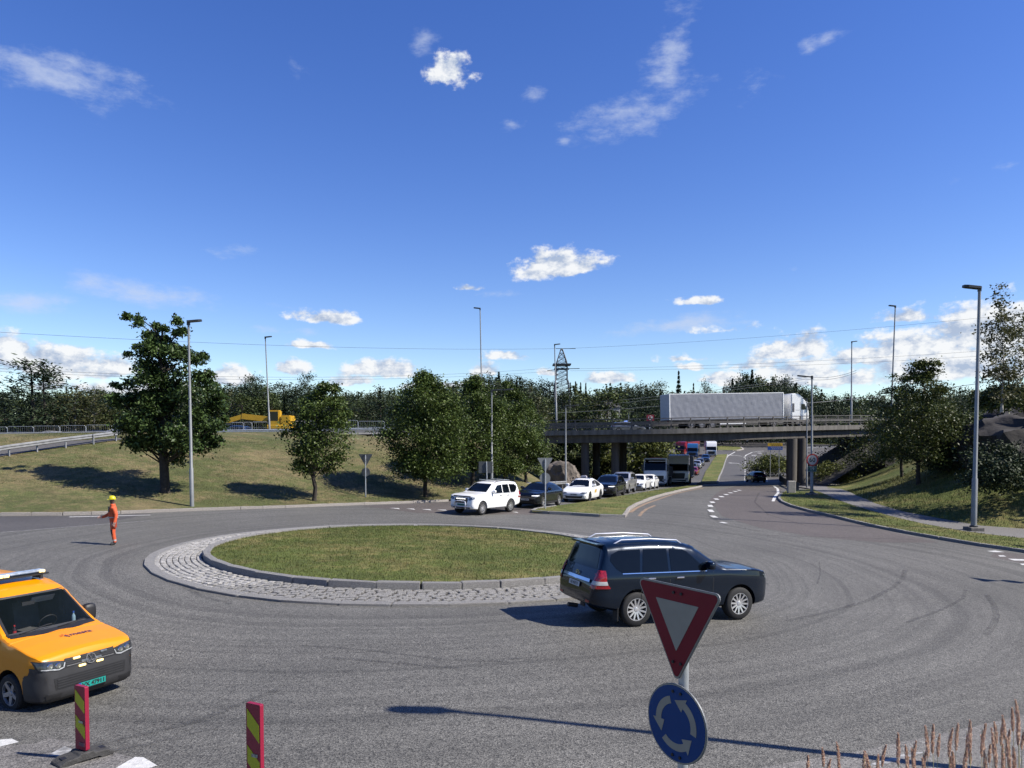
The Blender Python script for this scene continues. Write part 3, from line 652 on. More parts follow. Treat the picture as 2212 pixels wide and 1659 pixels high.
def broadleaf(H, Rad, base, nclump, nleaf, lsize, m, prof, trunk_r, lean=(0, 0), spread=.15, droop=.3, barkm=None, shell=.55, fork=1):
    """prof(t): crown half-width (0..1) at height t of the crown; returns (trunk mesh, crown mesh)"""
    cl = []
    while len(cl) < nclump:
        t = RNG.uniform(0, 1); r = prof(t)
        if RNG.uniform() > r * .85 + .15: continue
        a = RNG.uniform(0, 6.283); q = shell + (1 - shell) * math.sqrt(RNG.uniform()) if RNG.uniform() < .75 else RNG.uniform(.1, .8)
        q *= RNG.uniform(.8, 1.12)
        cl.append((math.cos(a) * r * Rad * q + lean[0] * t, math.sin(a) * r * Rad * q + lean[1] * t, base + t * (H - base) * .97, r))
    cl = np.array(cl); per = max(3, nleaf // nclump); P = []
    for c in cl:
        sg = Rad * spread * (.55 + .6 * c[3]) * RNG.uniform(.7, 1.25); k = int(per * RNG.uniform(.6, 1.4))
        q = RNG.normal(size=(k, 3)) * sg; q[:, 2] *= .62; out = np.array([c[0] - lean[0] * .5, c[1], 0]); out /= (np.linalg.norm(out) + 1e-6)
        q[:, 2] -= np.abs(q @ out) * .25 * droop
        P.append(q + c[:3])
    crown = leaves('crown', np.concatenate(P), lsize, m, .4, .6, droop)
    mb = MB(); top = np.array([lean[0] * .8, lean[1] * .8, base + (H - base) * .82])
    ax = lambda z: np.array([lean[0] * .8 * max(0, (z - base) / (H - base)), lean[1] * .8 * max(0, (z - base) / (H - base)), z])
    zs = [-.3, .15, base * .5, base, base + (H - base) * .35, base + (H - base) * .82]
    rs = [trunk_r * 1.35, trunk_r * 1.08, trunk_r * .95, trunk_r * .85, trunk_r * .5, trunk_r * .1]
    pts = [ax(z) + (RNG.normal(size=3) * [.05, .05, 0] if z > .5 else 0) for z in zs]; mb.tube(pts, rs, 9)
    for c in cl[:min(len(cl), 46)]:
        z0 = max(base * .85, c[2] - (abs(c[0]) + abs(c[1])) * .55 - .3); z0 = min(z0, base + (H - base) * .75)
        limb(mb, ax(z0), c[:3], trunk_r * .26, trunk_r * .05, 5)
    return mb.mesh('trunk', barkm or bark, 40), crown
def conifer_spruce(H, Rad, m, n=900, ls=.5):
    P = []
    for _ in range(n):
        t = RNG.uniform(.06, 1) ** .85; lev = round(t * 16) / 16 + RNG.normal() * .012; r = Rad * (1 - lev) * RNG.uniform(.25, 1.05); a = RNG.uniform(0, 6.283)
        P.append((math.cos(a) * r, math.sin(a) * r, H * lev - r * .25 + .2))
    cr = leaves('crown', np.array(P), ls, m, 1.2, .5, .4); mb = MB(); mb.tube([(0, 0, -.5), (0, 0, H * .5), (0, 0, H * .98)], [H * .018, H * .012, .02], 6)
    return mb.mesh('trunk', bark), cr
def conifer_pine(H, Rad, m, n=1000, ls=.45, low=.35, ncl=34):
    cl = []
    for _ in range(ncl):
        t = RNG.uniform(low, 1); r = Rad * min(1, (1.02 - t) * 2.2 + .12) * RNG.uniform(.3, 1.05); a = RNG.uniform(0, 6.283); cl.append((math.cos(a) * r, math.sin(a) * r, H * t))
    P = []
    for c in cl: q = RNG.normal(size=(n // ncl, 3)) * Rad * [.23, .23, .11]; P.append(q + c)
    cr = leaves('crown', np.concatenate(P), ls, m, .6, .35, -.3); mb = MB(); mb.tube([(0, 0, -.5), (.1, 0, H * .4), (0, .1, H * .95)], [H * .02, H * .015, .03], 6)
    for c in cl[:16]: limb(mb, (0, 0, c[2] - .5), c, H * .005, .02, 4)
    return mb.mesh('trunk', bark), cr
def plant_tree(name, label, group, meshes, loc, rz=0, s=1.0, sxy=1.0, cat='tree'):
    t = thing(name, label, cat, loc, rz, group); t.scale = (s * sxy, s * sxy, s)
    add('trunk', meshes[0], t); add('crown', meshes[1], t); return t
def on_slope(px, py, dguess=None):        # where the ray meets the raised land
    d = ray(px, py); lo = 20.0; Yv = lo
    f = lambda Y: CAM_H + d.z * Y / d.y - zl(d.x * Y / d.y, Y) - .12
    while Yv < 200 and f(Yv) > 0: lo = Yv; Yv += .5
    hi = Yv
    for _ in range(30):
        mid = (lo + hi) / 2
        if f(mid) > 0: lo = mid
        else: hi = mid
    return Vector((d.x * hi / d.y, hi, zl(d.x * hi / d.y, hi) + .1))
def px_h(p, py_top): # height needed for the top to reach image row py_top
    return at(1106, py_top, p.y).z - p.z

big = on_slope(355, 1064)
H = px_h(big, 676)
BLOBS = [(300,690,22),(312,705,24),(330,735,30),(318,722,30),(345,715,22),(392,716,26),(330,765,46),(392,775,44),(290,812,40),(345,815,52),(405,830,56),(446,806,26),(462,862,36),(266,868,34),(318,872,52),(376,880,64),(430,892,44),
  (286,938,46),(340,945,62),(408,950,62),(462,940,36),(300,990,36),(360,1000,50),(424,996,44),(474,982,24),(258,930,20),(250,832,16),(440,770,18),(282,760,18),(268,985,22),(365,745,24),(480,918,18)]
def blob_tree(p, blobs, nleaf, lsize, m, trunk_r):
    tot = sum(r * r for _, _, r in blobs); P = []; tips = []
    for (px, py, r) in blobs:
        c0 = at(px, py, p.y) - p; rr = r * p.y / FPX; k = int(nleaf * r * r / tot); sub = max(2, int(r / 7))
        for _ in range(sub):
            u = RNG.normal(size=3); u /= np.linalg.norm(u); q = np.array(c0) + u * rr * RNG.uniform(.3, .95) * [1, 1.5, .9]; q[1] += RNG.normal() * rr * .5; tips.append(q)
            n = int(k / sub * RNG.uniform(.6, 1.4)); g = RNG.normal(size=(n, 3)) * rr * [.25, .30, .17]; g[:, 2] -= np.abs(g[:, 0]) * .35; P.append(q + g)
    crown = leaves('crown', np.concatenate(P), lsize, m, .3, .5, 1.0)
    H_ = max(t[2] for t in tips); mb = MB(); mb.tube([(0, 0, -.4), (.05, 0, .3), (-.05, 0, H_ * .3), (.1, .05, H_ * .6), (-.3, 0, H_ * .9)], [trunk_r * 1.5, trunk_r * 1.1, trunk_r * .9, trunk_r * .5, .04], 10)
    for t in tips[::2]:
        z0 = max(H_ * .16, t[2] - math.hypot(t[0], t[1]) * .6 - .4); limb(mb, (0, 0, z0), t, trunk_r * .24, .015, 5)
    return mb.mesh('trunk', bark, 40), crown
plant_tree('broadleaf_tree', 'largest dark tree with a ragged pointed crown on the dry grass beside the lamp post', 'trees on the grass slope', blob_tree(big, [((x + 8 if x < 300 and y > 790 else x), y if y < 880 else 880 + (y - 880) * .70, r * (.92 if y < 880 else .85)) for x, y, r in BLOBS], 40000, .215, LEAF_B, .25), big)
def crownegg(t): return max(.1, math.sin(math.pi * min(1, .16 + t * .84)) ** .65) * (1 + .12 * math.sin(t * 19))
for (px, py, top, rpx, lab, ncl, nl, seed, lean, basef) in [
    (679, 1082, 822, 68, 'small loose-crowned tree with a leaning trunk left of the give way sign', 90, 15000, 1, .9, .22),
    (919, 1074, 803, 90, 'full-crowned rounded tree right of the give way sign on the slope', 150, 40000, 2, .1, .18),
    (1020, 1050, 806, 72, 'rounded tree behind the blank rectangular sign board', 130, 28000, 3, .1, .15),
    (1090, 1045, 818, 62, 'rounded tree between the sign board and the bridge, behind the white car with roof bars', 120, 25000, 4, 0, .1),
    (1136, 1042, 855, 44, 'rounded tree closest to the end of the bridge deck', 100, 16000, 5, 0, .1)]:
    p = on_slope(px, py); H = px_h(p, top); rad = rpx * p.y / FPX
    plant_tree('broadleaf_tree', lab, 'trees on the grass slope', broadleaf(H, rad, H * basef, ncl, nl, .17, LEAF_G, crownegg, .15 if seed > 1 else .13, (lean, 0), .15, .4), p)
mp1 = on_slope(1984, 1046)
mprof = lambda t: (min(1, .75 + t) if t < .35 else max(.10, 1 - (t - .35) * 1.18)) * (1 + .2 * math.sin(t * 26 + 1))
H = px_h(mp1, 772)
plant_tree('maple_tree', 'dark maple with bronze-tipped upright shoots on the right-hand bank', 'maples on the right bank', broadleaf(H, 84 * mp1.y / FPX, H * .2, 130, 17000, .19, LEAF_M, mprof, .15, (.3, 0), .14, .5), mp1)
mp2 = on_slope(1948, 1030); H = px_h(mp2, 805)
plant_tree('maple_tree', 'slimmer maple standing left of the other maple on the right-hand bank', 'maples on the right bank', broadleaf(H, 56 * mp2.y / FPX, H * .2, 90, 9500, .19, LEAF_M, mprof, .13, (-.4, 0), .15, .5), mp2)

def shrub(name, label, px, py, Y, w, h, m=BUSH, n=1500, ls=.2, group=None, ncl=26):
    c = at(px, py, Y); prof = lambda t: max(.25, math.sqrt(max(0, 1 - t * t * .9)))
    tr, cr = broadleaf(h, w / 2, .1, int(ncl * 1.5), int(n * 2.6), ls, m, prof, .05, (0, 0), .2, .2, shell=.3)
    return plant_tree(name, label, group, (tr, cr), c, 0, 1, 1, 'bush')

# ------------------------------------------------------------------ forest behind the roads
KINDS = {}
for k in range(3): KINDS['pine', k] = conifer_pine(10, 2.5 + k * .3, NEEDLE, 1900, .42, .2, 40)
for k in range(2): KINDS['spruce', k] = conifer_spruce(10, 2.0, NEEDLE2, 1500, .46)
egg2 = lambda t: max(.15, math.sin(math.pi * min(1, .12 + t * .88)) ** .7) * (1 + .12 * math.sin(t * 17))
for k in range(3): KINDS['leafy', k] = broadleaf(10, 3.0,   .6, 60, 2300, .40, LEAF_F, egg2, .16, spread=.19)
for k in range(2): KINDS['birch', k] = broadleaf(10, 2.2, 1.6, 50, 1500, .32, LEAF_Y, egg2, .10, spread=.19, barkm=birch_bark)
LAB = {'pine': 'dark pine in the wood behind the motorway', 'spruce': 'dark pointed spruce in the wood behind the motorway', 'leafy': 'bushy green broadleaf tree in the wood behind the motorway', 'birch': 'pale-trunked thin birch in the wood behind the motorway'}
SKY_L = [(-200, 830), (-60, 838), (0, 845), (60, 850), (130, 838), (200, 842), (260, 846), (480, 832), (540, 822), (600, 838), (700, 836), (760, 845), (840, 838), (900, 836), (960, 832), (1080, 812), (1140, 822), (1180, 838), (1280, 842), (1330, 828), (1400, 826), (1440, 840), (1520, 838), (1560, 840), (1600, 812), (1650, 815), (1700, 822), (1740, 832), (1800, 848), (1900, 850), (1980, 850), (2060, 836), (2120, 840), (2212, 842), (2450, 830)]
def skyline(px): return float(np.interp(px, [a for a, b in SKY_L], [b for a, b in SKY_L]))
cnt = 0
def clear(x, y): return y > 290 or bool(in_poly(np.array([x]), np.array([y]), L_POLY)[0]) or bool(in_poly(np.array([x]), np.array([y]), R_POLY)[0])
fr = random.Random(11)
ZONES = [(0, 'outside the left edge'), (130, 'at the far left'), (250, 'left of the largest tree'), (490, 'hidden behind the largest tree'), (640, 'behind the yellow digger'), (800, 'behind the small loose-crowned tree'), (980, 'behind the full-crowned tree'), (1180, 'behind the bridge-side trees'),
    (1290, 'around the lattice mast'), (1430, 'left of the lorry trailer'), (1590, 'behind the lorry trailer'), (1760, 'behind the lorry cab'), (1890, 'right of the lorry cab'), (2090, 'behind the maples'), (2212, 'behind the right birch'), (9999, 'outside the right edge')]
DESC = {'pine': 'dark pine', 'spruce': 'pointed dark spruce', 'leafy': 'bushy broadleaf tree', 'birch': 'thin pale-trunked birch'}
def wood_label(kind, px, row): return DESC[kind] + ' in the ' + ('front row', 'second row', 'back row')[row] + ' of the wood ' + next(t for x, t in ZONES if px < x)
def forest_tree(kind, px, Y, top, wide=1.0, label=None, nm=None, gz=None, grp=False):
    global cnt
    p0 = at(px, 950, Y)
    while Y < 300 and not clear(p0.x, Y): Y += 12; p0 = at(px, 950, Y)
    z = gz if gz is not None else zl(max(-300, min(300, p0.x)), min(Y, 440)) - .2
    H = at(px, top, Y).z - z; ks = [k for k in KINDS if k[0] == kind]; me = KINDS[fr.choice(ks)]; s = max(.3, H / 10)
    cnt += 1
    return plant_tree(nm or (kind + '_tree' if kind != 'leafy' else 'broadleaf_tree'), label or LAB[kind], 'wood behind the motorway' if grp else None, me, (p0.x, Y, z), fr.uniform(0, 6.28), s, wide * fr.uniform(.85, 1.15) / max(.6, s) ** .35)
for row, (Y0, dy, off, step) in enumerate([(112, 5, 14, 25), (128, 6, 6, 24), (150, 8, -2, 22)]):
    px = -160 + row * 9
    while px < 2400:
        if row < 2 and 1180 < px < 1760: Yr = Y0 + 90
        elif px > 1700: Yr = Y0 + 25
        else: Yr = Y0
        right = px > 1180
        kind = fr.choices(['pine', 'spruce', 'leafy', 'birch'], [.5, .08, .27, .15] if not right else [.16, .12, .58, .14])[0]
        top = skyline(px) + off + fr.uniform(-8, 16)
        if not (row == 0 and 1240 < px < 1370): forest_tree(kind, px, Yr + fr.uniform(-dy, dy), top, 1.15, wood_label(kind, px, row), grp=True)
        px += step * fr.uniform(.75, 1.3)
for (px, Y, top, kind, w, lab) in [(70, 104, 785, 'pine', 1.5, 'tall double-topped pine with bare lower trunk at far left'), (98, 104, 788, 'pine', 1.1, 'second tall pine leaning beside the far-left pine'),
    (165, 106, 826, 'birch', 1.3, 'loose birch right of the tall far-left pines'), (205, 107, 836, 'birch', 1.2, 'broad birch just left of the largest tree'), (1168, 150, 822, 'pine', 1, 'pine left of the lattice mast'),
    (665, 150, 812, 'pine', .7, 'single pine rising above the wood left of the small tree'), (545, 112, 820, 'pine', 1, 'tall pine behind the yellow digger arm'), (1465, 200, 809, 'spruce', 1.2, 'tall layered spruce above the trailer roof'),
    (1522, 205, 822, 'pine', .8, 'thin pine right of the layered spruce'), (1497, 203, 834, 'spruce', .9, 'low spruce between the layered spruce and a thin pine'), (1610, 190, 806, 'leafy', .9, 'tall upright poplar behind the lorry trailer'), (1635, 190, 804, 'leafy', .9, 'second upright poplar behind the lorry trailer'),
    (1668, 192, 812, 'leafy', .9, 'third upright poplar behind the lorry trailer'), (1575, 200, 822, 'pine', .9, 'dark pine left of the poplars')]:
    forest_tree(kind, px, Y, top, w, lab)
for (px, top, w_) in [(1232, 832, 'first'), (1243, 830, 'second'), (1254, 832, 'third'), (1265, 833, 'fourth')]: forest_tree('spruce', px, 260, top, .8, w_ + ' pointed spruce counted rightwards from the lattice mast')
# the solid mass of wood further back
V = []; M0 = KINDS['leafy', 0][1]; src = [np.array([v.co for v in KINDS[k][1].vertices]) for k in (('pine', 0), ('leafy', 1), ('spruce', 0), ('leafy', 2))]
for i in range(420):
    px = -300 + 2850 * (i / 420) + fr.uniform(-5, 5); Y = fr.uniform(230, 300); p0 = at(px, 950, Y); top = skyline(px) + fr.uniform(2, 22); z = 2.5 if px > 1150 else 3.5
    H = at(px, top, Y).z - z; c = src[i % 4].copy(); s = H / 10; c = c * [s * .9, s * .9, s] + [p0.x, Y, z]; V.append(c.reshape(-1, 4, 3)[::2].reshape(-1, 3))
fw_ = add('far_wood', fast_mesh('far_wood', np.concatenate(V), 4, NEEDLE)); fw_['kind'] = 'stuff'
# understorey in front of the wood so that no trunks stand against the light
V = []
for i in range(330):
    px = -300 + 2850 * (i / 330) + fr.uniform(-6, 6); Y = fr.uniform(118, 165) + (70 if 1180 < px < 1760 else 0); p0 = at(px, 950, Y); z = zl(max(-300, min(300, p0.x)), Y) - .3
    if not clear(p0.x, Y): continue
    H = fr.uniform(2.2, 4.5); c = src[1 if i % 3 else 3].copy(); s = H / 10; V.append((c * [s * 1.6, s * 1.6, s] + [p0.x, Y, z]).reshape(-1, 4, 3)[::4].reshape(-1, 3))
us = add('undergrowth', fast_mesh('undergrowth', np.concatenate(V), 4, LEAF_F)); us['kind'] = 'stuff'

for a in [('bush', 'broad leafy bush behind the bridge columns on the left', 1402, 1034, 108, 8.5, 6.6, BUSH, 4200, .42, None, 60), ('bush', 'dark bush between the two left bridge columns', 1312, 1046, 100, 5.0, 7.0, BUSH, 2000, .40, None, 34),
    ('bush', 'overgrown bush in the shade at the left bridge end', 1232, 1030, 104, 7, 6.0, LEAF_F, 3000, .42, None, 36), ('bush', 'bush below the blue and yellow direction sign', 1668, 1020, 122, 7.0, 2.6, BUSH, 2400, .3, None, 30),
    ('bush', 'tall sunlit bush beyond the bridge right of the column', 1862, 1022, 104, 12, 5.6, BUSH, 3000, .28, None, 44), ('bush', 'low leafy bush beyond the bridge beside the paved slope', 1800, 1030, 106, 8.0, 3.4, BUSH, 1800, .24, None, 32),
    ('bush', 'low sunlit shrub row along the lower edge of the paved slope', 1800, 1036, 88, 5.0, 2.0, BUSH, 1500, .22, None, 30),
    ('bush', 'dark evergreen bush at the foot of the rock wall', 2050, 1016, 56, 3.4, 3.6, NEEDLE, 2600, .17, None, 44), ('bush', 'dark bush growing on the ledge of the rock wall under the birch', 2165, 885, 47, 3.2, 1.5, LEAF_F, 1500, .2, None, 24), ('bush', 'dark bush at the foot of the rock wall near the right lamp post', 2150, 1052, 45, 4.5, 2.6, NEEDLE, 2200, .2, None, 30),
    ('bush', 'dark bush behind the maples against the rock wall', 2080, 1010, 56, 5, 4.2, LEAF_F, 2000, .22, None, 36),
    ('bush', 'leafy bush hugging the right bridge end', 1905, 1000, 82, 7, 5.0, LEAF_M, 2200, .25, None, 38)]: shrub(*a)

# ------------------------------------------------------------------ rock cut and birches on the right
def boulder(name, label, c, size, m, seed, det=4, amp=.3, cat='rock', rz=0):
    bm = bmesh.new(); bmesh.ops.create_icosphere(bm, subdivisions=det, radius=1)
    r = np.random.default_rng(seed); dirs = r.normal(size=(26, 3)); dirs /= np.linalg.norm(dirs, axis=1)[:, None]; off = r.uniform(.62, 1.0, 26)
    from mathutils import noise
    for v in bm.verts:
        n = np.array(v.co); k = 1.0
        for dd, o in zip(dirs, off):
            q = n @ dd
            if q > 1e-3: k = min(k, o / q)
        k += .10 * amp * (abs(noise.noise(Vector(v.co) * 5.3 + Vector((seed, 3, 0)))) - .2)
        k += amp * .25 * noise.fractal(Vector(v.co) * 3.1 + Vector((seed, 0, 0)), .7, 2.1, 5)
        v.co = Vector((n[0] * k * size[0], n[1] * k * size[1], n[2] * k * size[2]))
    o = add(name, bm_mesh(bm, name, m, 30)); o.location = c; o.rotation_euler = (0, 0, rz); return tag(o, label, cat)
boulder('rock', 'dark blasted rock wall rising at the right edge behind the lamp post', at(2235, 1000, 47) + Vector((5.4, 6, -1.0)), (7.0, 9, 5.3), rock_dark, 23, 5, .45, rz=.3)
boulder('rock', 'sunlit bare rock outcrop under the left end of the bridge', at(1222, 1034, 76) + Vector((0, 1.2, -.6)), (2.5, 1.8, 2.7), rock, 12, 5, .35)
boulder('rock', 'low bare rock behind the dark coupe in the queue', at(1118, 1066, 62), (1.6, 1.0, .8), rock, 15, 4, .5)
boulder('rock', 'unseen rock added beyond the right edge to shade the bank', (50, 52, 1), (10, 15, 7.5), rock_dark, 31, 4, .3)  # unseen rock and trees added here to throw shade on the right bank
for (x, y, h, lab) in [(43.5, 41, 8, 'first unseen tree added on the rock to shade the bank'), (46.5, 49, 9, 'second unseen tree added on the rock to shade the bank'), (45, 57, 8, 'third unseen tree added on the rock to shade the bank')]:
    plant_tree('broadleaf_tree', lab, 'unseen trees added to shade the right bank', broadleaf(h, 3.4, h * .1, 60, 3500, .4, LEAF_F, crownegg, .14), (x, y, 5.4))
wb_prof = lambda t: max(.12, math.sin(math.pi * min(1, .12 + t * .88)) ** .8 * (1 - .3 * t)) * (1 + .2 * math.sin(t * 21))
for (px, Y, top, w, lab, nl) in [(2164, 44, 612, 52, 'airy birch with sparse leaves on top of the rock wall', 3400), (2222, 47, 660, 90, 'airy birch at the right picture edge behind the lamp post', 4200)]:
    p = at(px, 880, Y); H = at(px, top, Y).z - p.z
    plant_tree('birch_tree', lab, 'birches on the rock', broadleaf(H, w * Y / FPX, H * .05, 90, nl, .17, LEAF_Y, wb_prof, .07, (-.3, 0), .17, .3, birch_bark, .25), p)

# ------------------------------------------------------------------ motorway bridge
BR = [(-62, 82), (-30, 84), (-14, 85), (4.1, 84.5), (12, 81), (16.6, 79.7), (24, 80.6), (27.5, 82.2), (37.6, 87.5), (47, 93), (58, 101)]
def brz(x): return float(np.interp(x, [-62, -30, 4.1, 16.4, 27.4, 37.6, 47, 58], [4.02, 4.5, 5.02, 5.16, 5.42, 5.72, 5.95, 6.2]))
bx = np.linspace(-62, 58, 121); by = np.interp(bx, [p[0] for p in BR], [p[1] for p in BR]); by[3:-3] = np.convolve(by, np.ones(7) / 7, 'valid')
BP = [Vector((x, y, brz(x))) for x, y in zip(bx, by)]
def bnor(i):
    t = (BP[min(i + 1, len(BP) - 1)] - BP[max(0, i - 1)]); t.z = 0; t.normalize(); return Vector((-t.y, t.x, 0))
i0 = int(np.searchsorted(bx, -10)); i1 = int(np.searchsorted(bx, 50))
def sweep(prof, a, b, inset=0.0):          # profile of (offset inwards, height) along the deck edge, closed
    mb = MB(); n = len(prof); vs = []
    for i in range(a, b + 1):
        q = bnor(i)
        for (o, h) in prof: vs.append(BP[i] + q * o + Vector((0, 0, h)))
    fs = []
    for i in range(b - a):
        for k in range(n): k2 = (k + 1) % n; fs.append((i * n + k, (i + 1) * n + k, (i + 1) * n + k2, i * n + k2))
    fs.append(tuple(range(n))[::-1]); fs.append(tuple((b - a) * n + k for k in range(n)))
    return mb.raw(vs, fs)
bridge = thing('bridge', 'concrete motorway bridge on round columns carrying the lorry over the dual road', 'bridge')
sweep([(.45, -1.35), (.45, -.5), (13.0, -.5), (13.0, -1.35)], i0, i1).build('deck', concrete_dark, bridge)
sweep([(.0, -.48), (.0, .05), (.5, .05), (.5, -.48)], i0, i1).build('edge_beam', concrete, bridge)
sweep([(13.0, -.48), (13.0, .05), (13.5, .05), (13.5, -.48)], i0, i1).build('edge_beam', concrete, bridge)
sweep([(.5, -.02), (.5, .0), (13.0, .0), (13.0, -.02)], i0, i1).build('carriageway', asphalt_far, bridge)
post_me = MB().box((0, 0, .55), (.12, .12, 1.1)).box((0, 0, .06), (.3, .3, .12)).mesh('railing_post', rail_dark)
def along(start, end, step):
    s = 0; out = []; last = BP[start]; acc = 0
    for i in range(start, end):
        a, b = BP[i], BP[i + 1]; L = (b - a).length; t = (step - acc) / L
        while t <= 1: out.append((a.lerp(b, t), bnor(i), math.atan2(b.y - a.y, b.x - a.x))); t += step / L
        acc = (acc + L) % step
    return out
for side in (.25, 13.25):
    for (p, q, r) in along(i0, i1, 2.15):
        o = add('railing_post', post_me, bridge); o.location = p + q * side + Vector((0, 0, .05)); o.rotation_euler = (0, 0, r)
    for (h, w, t) in ((1.15, .12, .09), (.86, .05, .05), (.62, .07, .26), (.32, .05, .05)):
        sweep([(side - w / 2 - (.09 if t > .2 else 0), h - t / 2 + .05), (side - w / 2 - (.09 if t > .2 else 0), h + t / 2 + .05), (side + w / 2, h + t / 2 + .05), (side + w / 2, h - t / 2 + .05)], i0, i1).build('rail', rail_dark, bridge)
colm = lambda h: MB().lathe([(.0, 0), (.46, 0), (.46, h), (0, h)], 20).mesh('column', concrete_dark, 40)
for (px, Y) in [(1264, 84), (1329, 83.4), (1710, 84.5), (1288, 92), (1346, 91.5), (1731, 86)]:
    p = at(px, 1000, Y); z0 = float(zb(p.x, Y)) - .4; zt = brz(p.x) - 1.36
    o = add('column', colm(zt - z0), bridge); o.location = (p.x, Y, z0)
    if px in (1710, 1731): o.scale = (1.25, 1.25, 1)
# abutments: the left wing wall and the right end
ab = MB(); p = at(935, 968, 84); ab.box((p.x, 84.6, 3.0), (4.6, .6, 3.2)); ab.build('wing_wall', concrete, bridge)
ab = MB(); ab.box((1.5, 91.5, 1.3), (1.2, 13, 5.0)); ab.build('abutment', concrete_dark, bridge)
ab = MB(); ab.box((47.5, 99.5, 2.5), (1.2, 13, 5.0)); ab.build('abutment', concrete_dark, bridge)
# stone-paved slope under the right end of the bridge
def hand_slope():
    mb = MB(); a = [(35.6, 83.5), (36.2, 98)]; b = [(45.2, 86), (45.8, 101)]
    n = 14
    vs = []; fs = []
    for i in range(n + 1):
        t = i / n
        for (q0, q1) in zip(a, b): x = q0[0] + (q1[0] - q0[0]) * t; y = q0[1] + (q1[1] - q0[1]) * t; vs.append((x, y, -1.05 + 5.3 * t))
    for i in range(n): fs.append((i * 2, i * 2 + 2, i * 2 + 3, i * 2 + 1))
    return mb.raw(vs, fs)
o = hand_slope().build('paved_slope', mat('slope_stone', (.07, .065, .06), .9, var=.5, scale=2, bump=.8, bscale=4)); o['kind'] = 'structure'
lf = MB(); n = 10; vs = []
for i in range(n + 1):
    t = i / n
    for y in (85.2, 99): vs.append((12.2 - 10.4 * t, y, -1.3 + 4.6 * t ** .9))
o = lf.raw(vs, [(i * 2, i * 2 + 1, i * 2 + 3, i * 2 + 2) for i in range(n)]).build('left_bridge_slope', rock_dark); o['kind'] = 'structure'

# ---- motorway surface to the left of the bridge, slip road, guardrails
def strip3(name, pts, w, m, dz=.02):
    vs = []; fs = []
    for i, p in enumerate(pts):
        t = Vector(pts[min(i + 1, len(pts) - 1)]) - Vector(pts[max(i - 1, 0)]); t.z = 0; t.normalize(); q = Vector((-t.y, t.x, 0))
        vs += [Vector(p) + Vector((0, 0, dz)), Vector(p) + q * w + Vector((0, 0, dz))]
    for i in range(len(pts) - 1): fs.append((2 * i, 2 * i + 2, 2 * i + 3, 2 * i + 1))
    o = MB().raw(vs, fs).build(name, m); o['kind'] = 'structure'; return o
mw_pts = [(x, y + .2, brz(x) - .02) for x, y in zip(bx, by) if x <= -9]
mw_pts = [(-140, 80, 3.55), (-100, 81, 3.7)] + mw_pts
strip3('motorway', mw_pts, 14, asphalt_far)
mw_r = [(x, y + .2, brz(x) + .02) for x, y in zip(bx, by) if x >= 49] + [(80, 116, 6.4), (130, 150, 6.6)]
strip3('motorway', mw_r, 13, asphalt_far)
slip_n = [on_slope(*q) for q in [(-90, 1006), (-40, 996), (0, 988), (60, 978), (130, 968), (200, 959), (262, 951)]]; slip_f = [on_slope(*q) for q in [(-90, 980), (-40, 972), (0, 965.5), (60, 961), (130, 956), (200, 951.5), (262, 948)]]
sheet('slip_road', [(p.x, p.y) for p in slip_n] + [(p.x, p.y) for p in slip_f[::-1]], lambda x, y: zland(x, y) + .19, 1.5, asphalt_far, kind='structure')
rail_me = None
def guardrail(label, pts, step, m_rail, h=.75, seg=4.0, group='guardrails'):
    g = thing('guardrail', label, 'guardrail', group=group); pts = [Vector(p) for p in pts]
    prof = [(-.03, .0), (.05, .04), (.05, .12), (-.03, .155), (.05, .19), (.05, .27), (-.03, .31)]
    cum = [0]
    for a, b in zip(pts[:-1], pts[1:]): cum.append(cum[-1] + (b - a).length)
    def ev(s):
        k = min(max(0, int(np.searchsorted(cum, s)) - 1), len(pts) - 2); return pts[k].lerp(pts[k + 1], (s - cum[k]) / (cum[k + 1] - cum[k]))
    s = 0
    pm = MB().box((0, 0, h / 2 - .1), (.07, .1, h + .15)).mesh('post', m_rail)
    while s < cum[-1] - .3:
        e = min(s + seg, cum[-1]); a, b = ev(s), ev(e); t = (b - a).normalized(); q = Vector((t.y, -t.x, 0)).normalized(); vs = []
        for c in (a, b):
            for (o, z) in prof: vs.append(c + q * (o + .08) + Vector((0, 0, h - .31 + z)))
        n = len(prof); MB().raw(vs, [(k, n + k, n + k + 1, k + 1) for k in range(n - 1)]).build('rail', m_rail, g)
        s = e
    s = .2
    while s < cum[-1]:
        o = add('post', pm, g); o.location = ev(s); d = ev(min(s + .5, cum[-1])) - ev(max(0, s - .5)); o.rotation_euler = (0, 0, math.atan2(d.y, d.x)); s += step
    return g
guardrail('white guardrail curving along the slip road at far left', [p + Vector((0, -.4, 0)) for p in slip_n], 2.0, rail_pale, .7)
guardrail('grey guardrail along the near edge of the motorway left of the big tree', [(x, y - .4, z) for x, y, z in mw_pts if x < -34], 2.0, rail_pale)
guardrail('grey guardrail along the near edge of the motorway between the big tree and the bridge', [(x, y - .4, z) for x, y, z in mw_pts if x >= -34], 2.0, steel)
guardrail('dark guardrail at the foot of the right bridge column', [G(1720, 1062) + Vector((.2, 0, .02)), G(1692, 1046), G(1683, 1036)], 1.6, rail_dark, .8)
guardrail('low grey guardrail round the bend below the direction sign', [G(1740, 1014), G(1690, 1012), G(1655, 1002), G(1648, 990)], 3, steel, .8)
guardrail('pale guardrail along the side road beyond the bridge', [G(1720, 972.5) , G(1790, 970.5), G(1860, 970)], 4, rail_pale, .8)
guardrail('pale guardrail behind the queue in front of the rock', [at(1125, 1056, 64), at(1190, 1052, 68), at(1222, 1050, 72)], 2, rail_pale, .5)
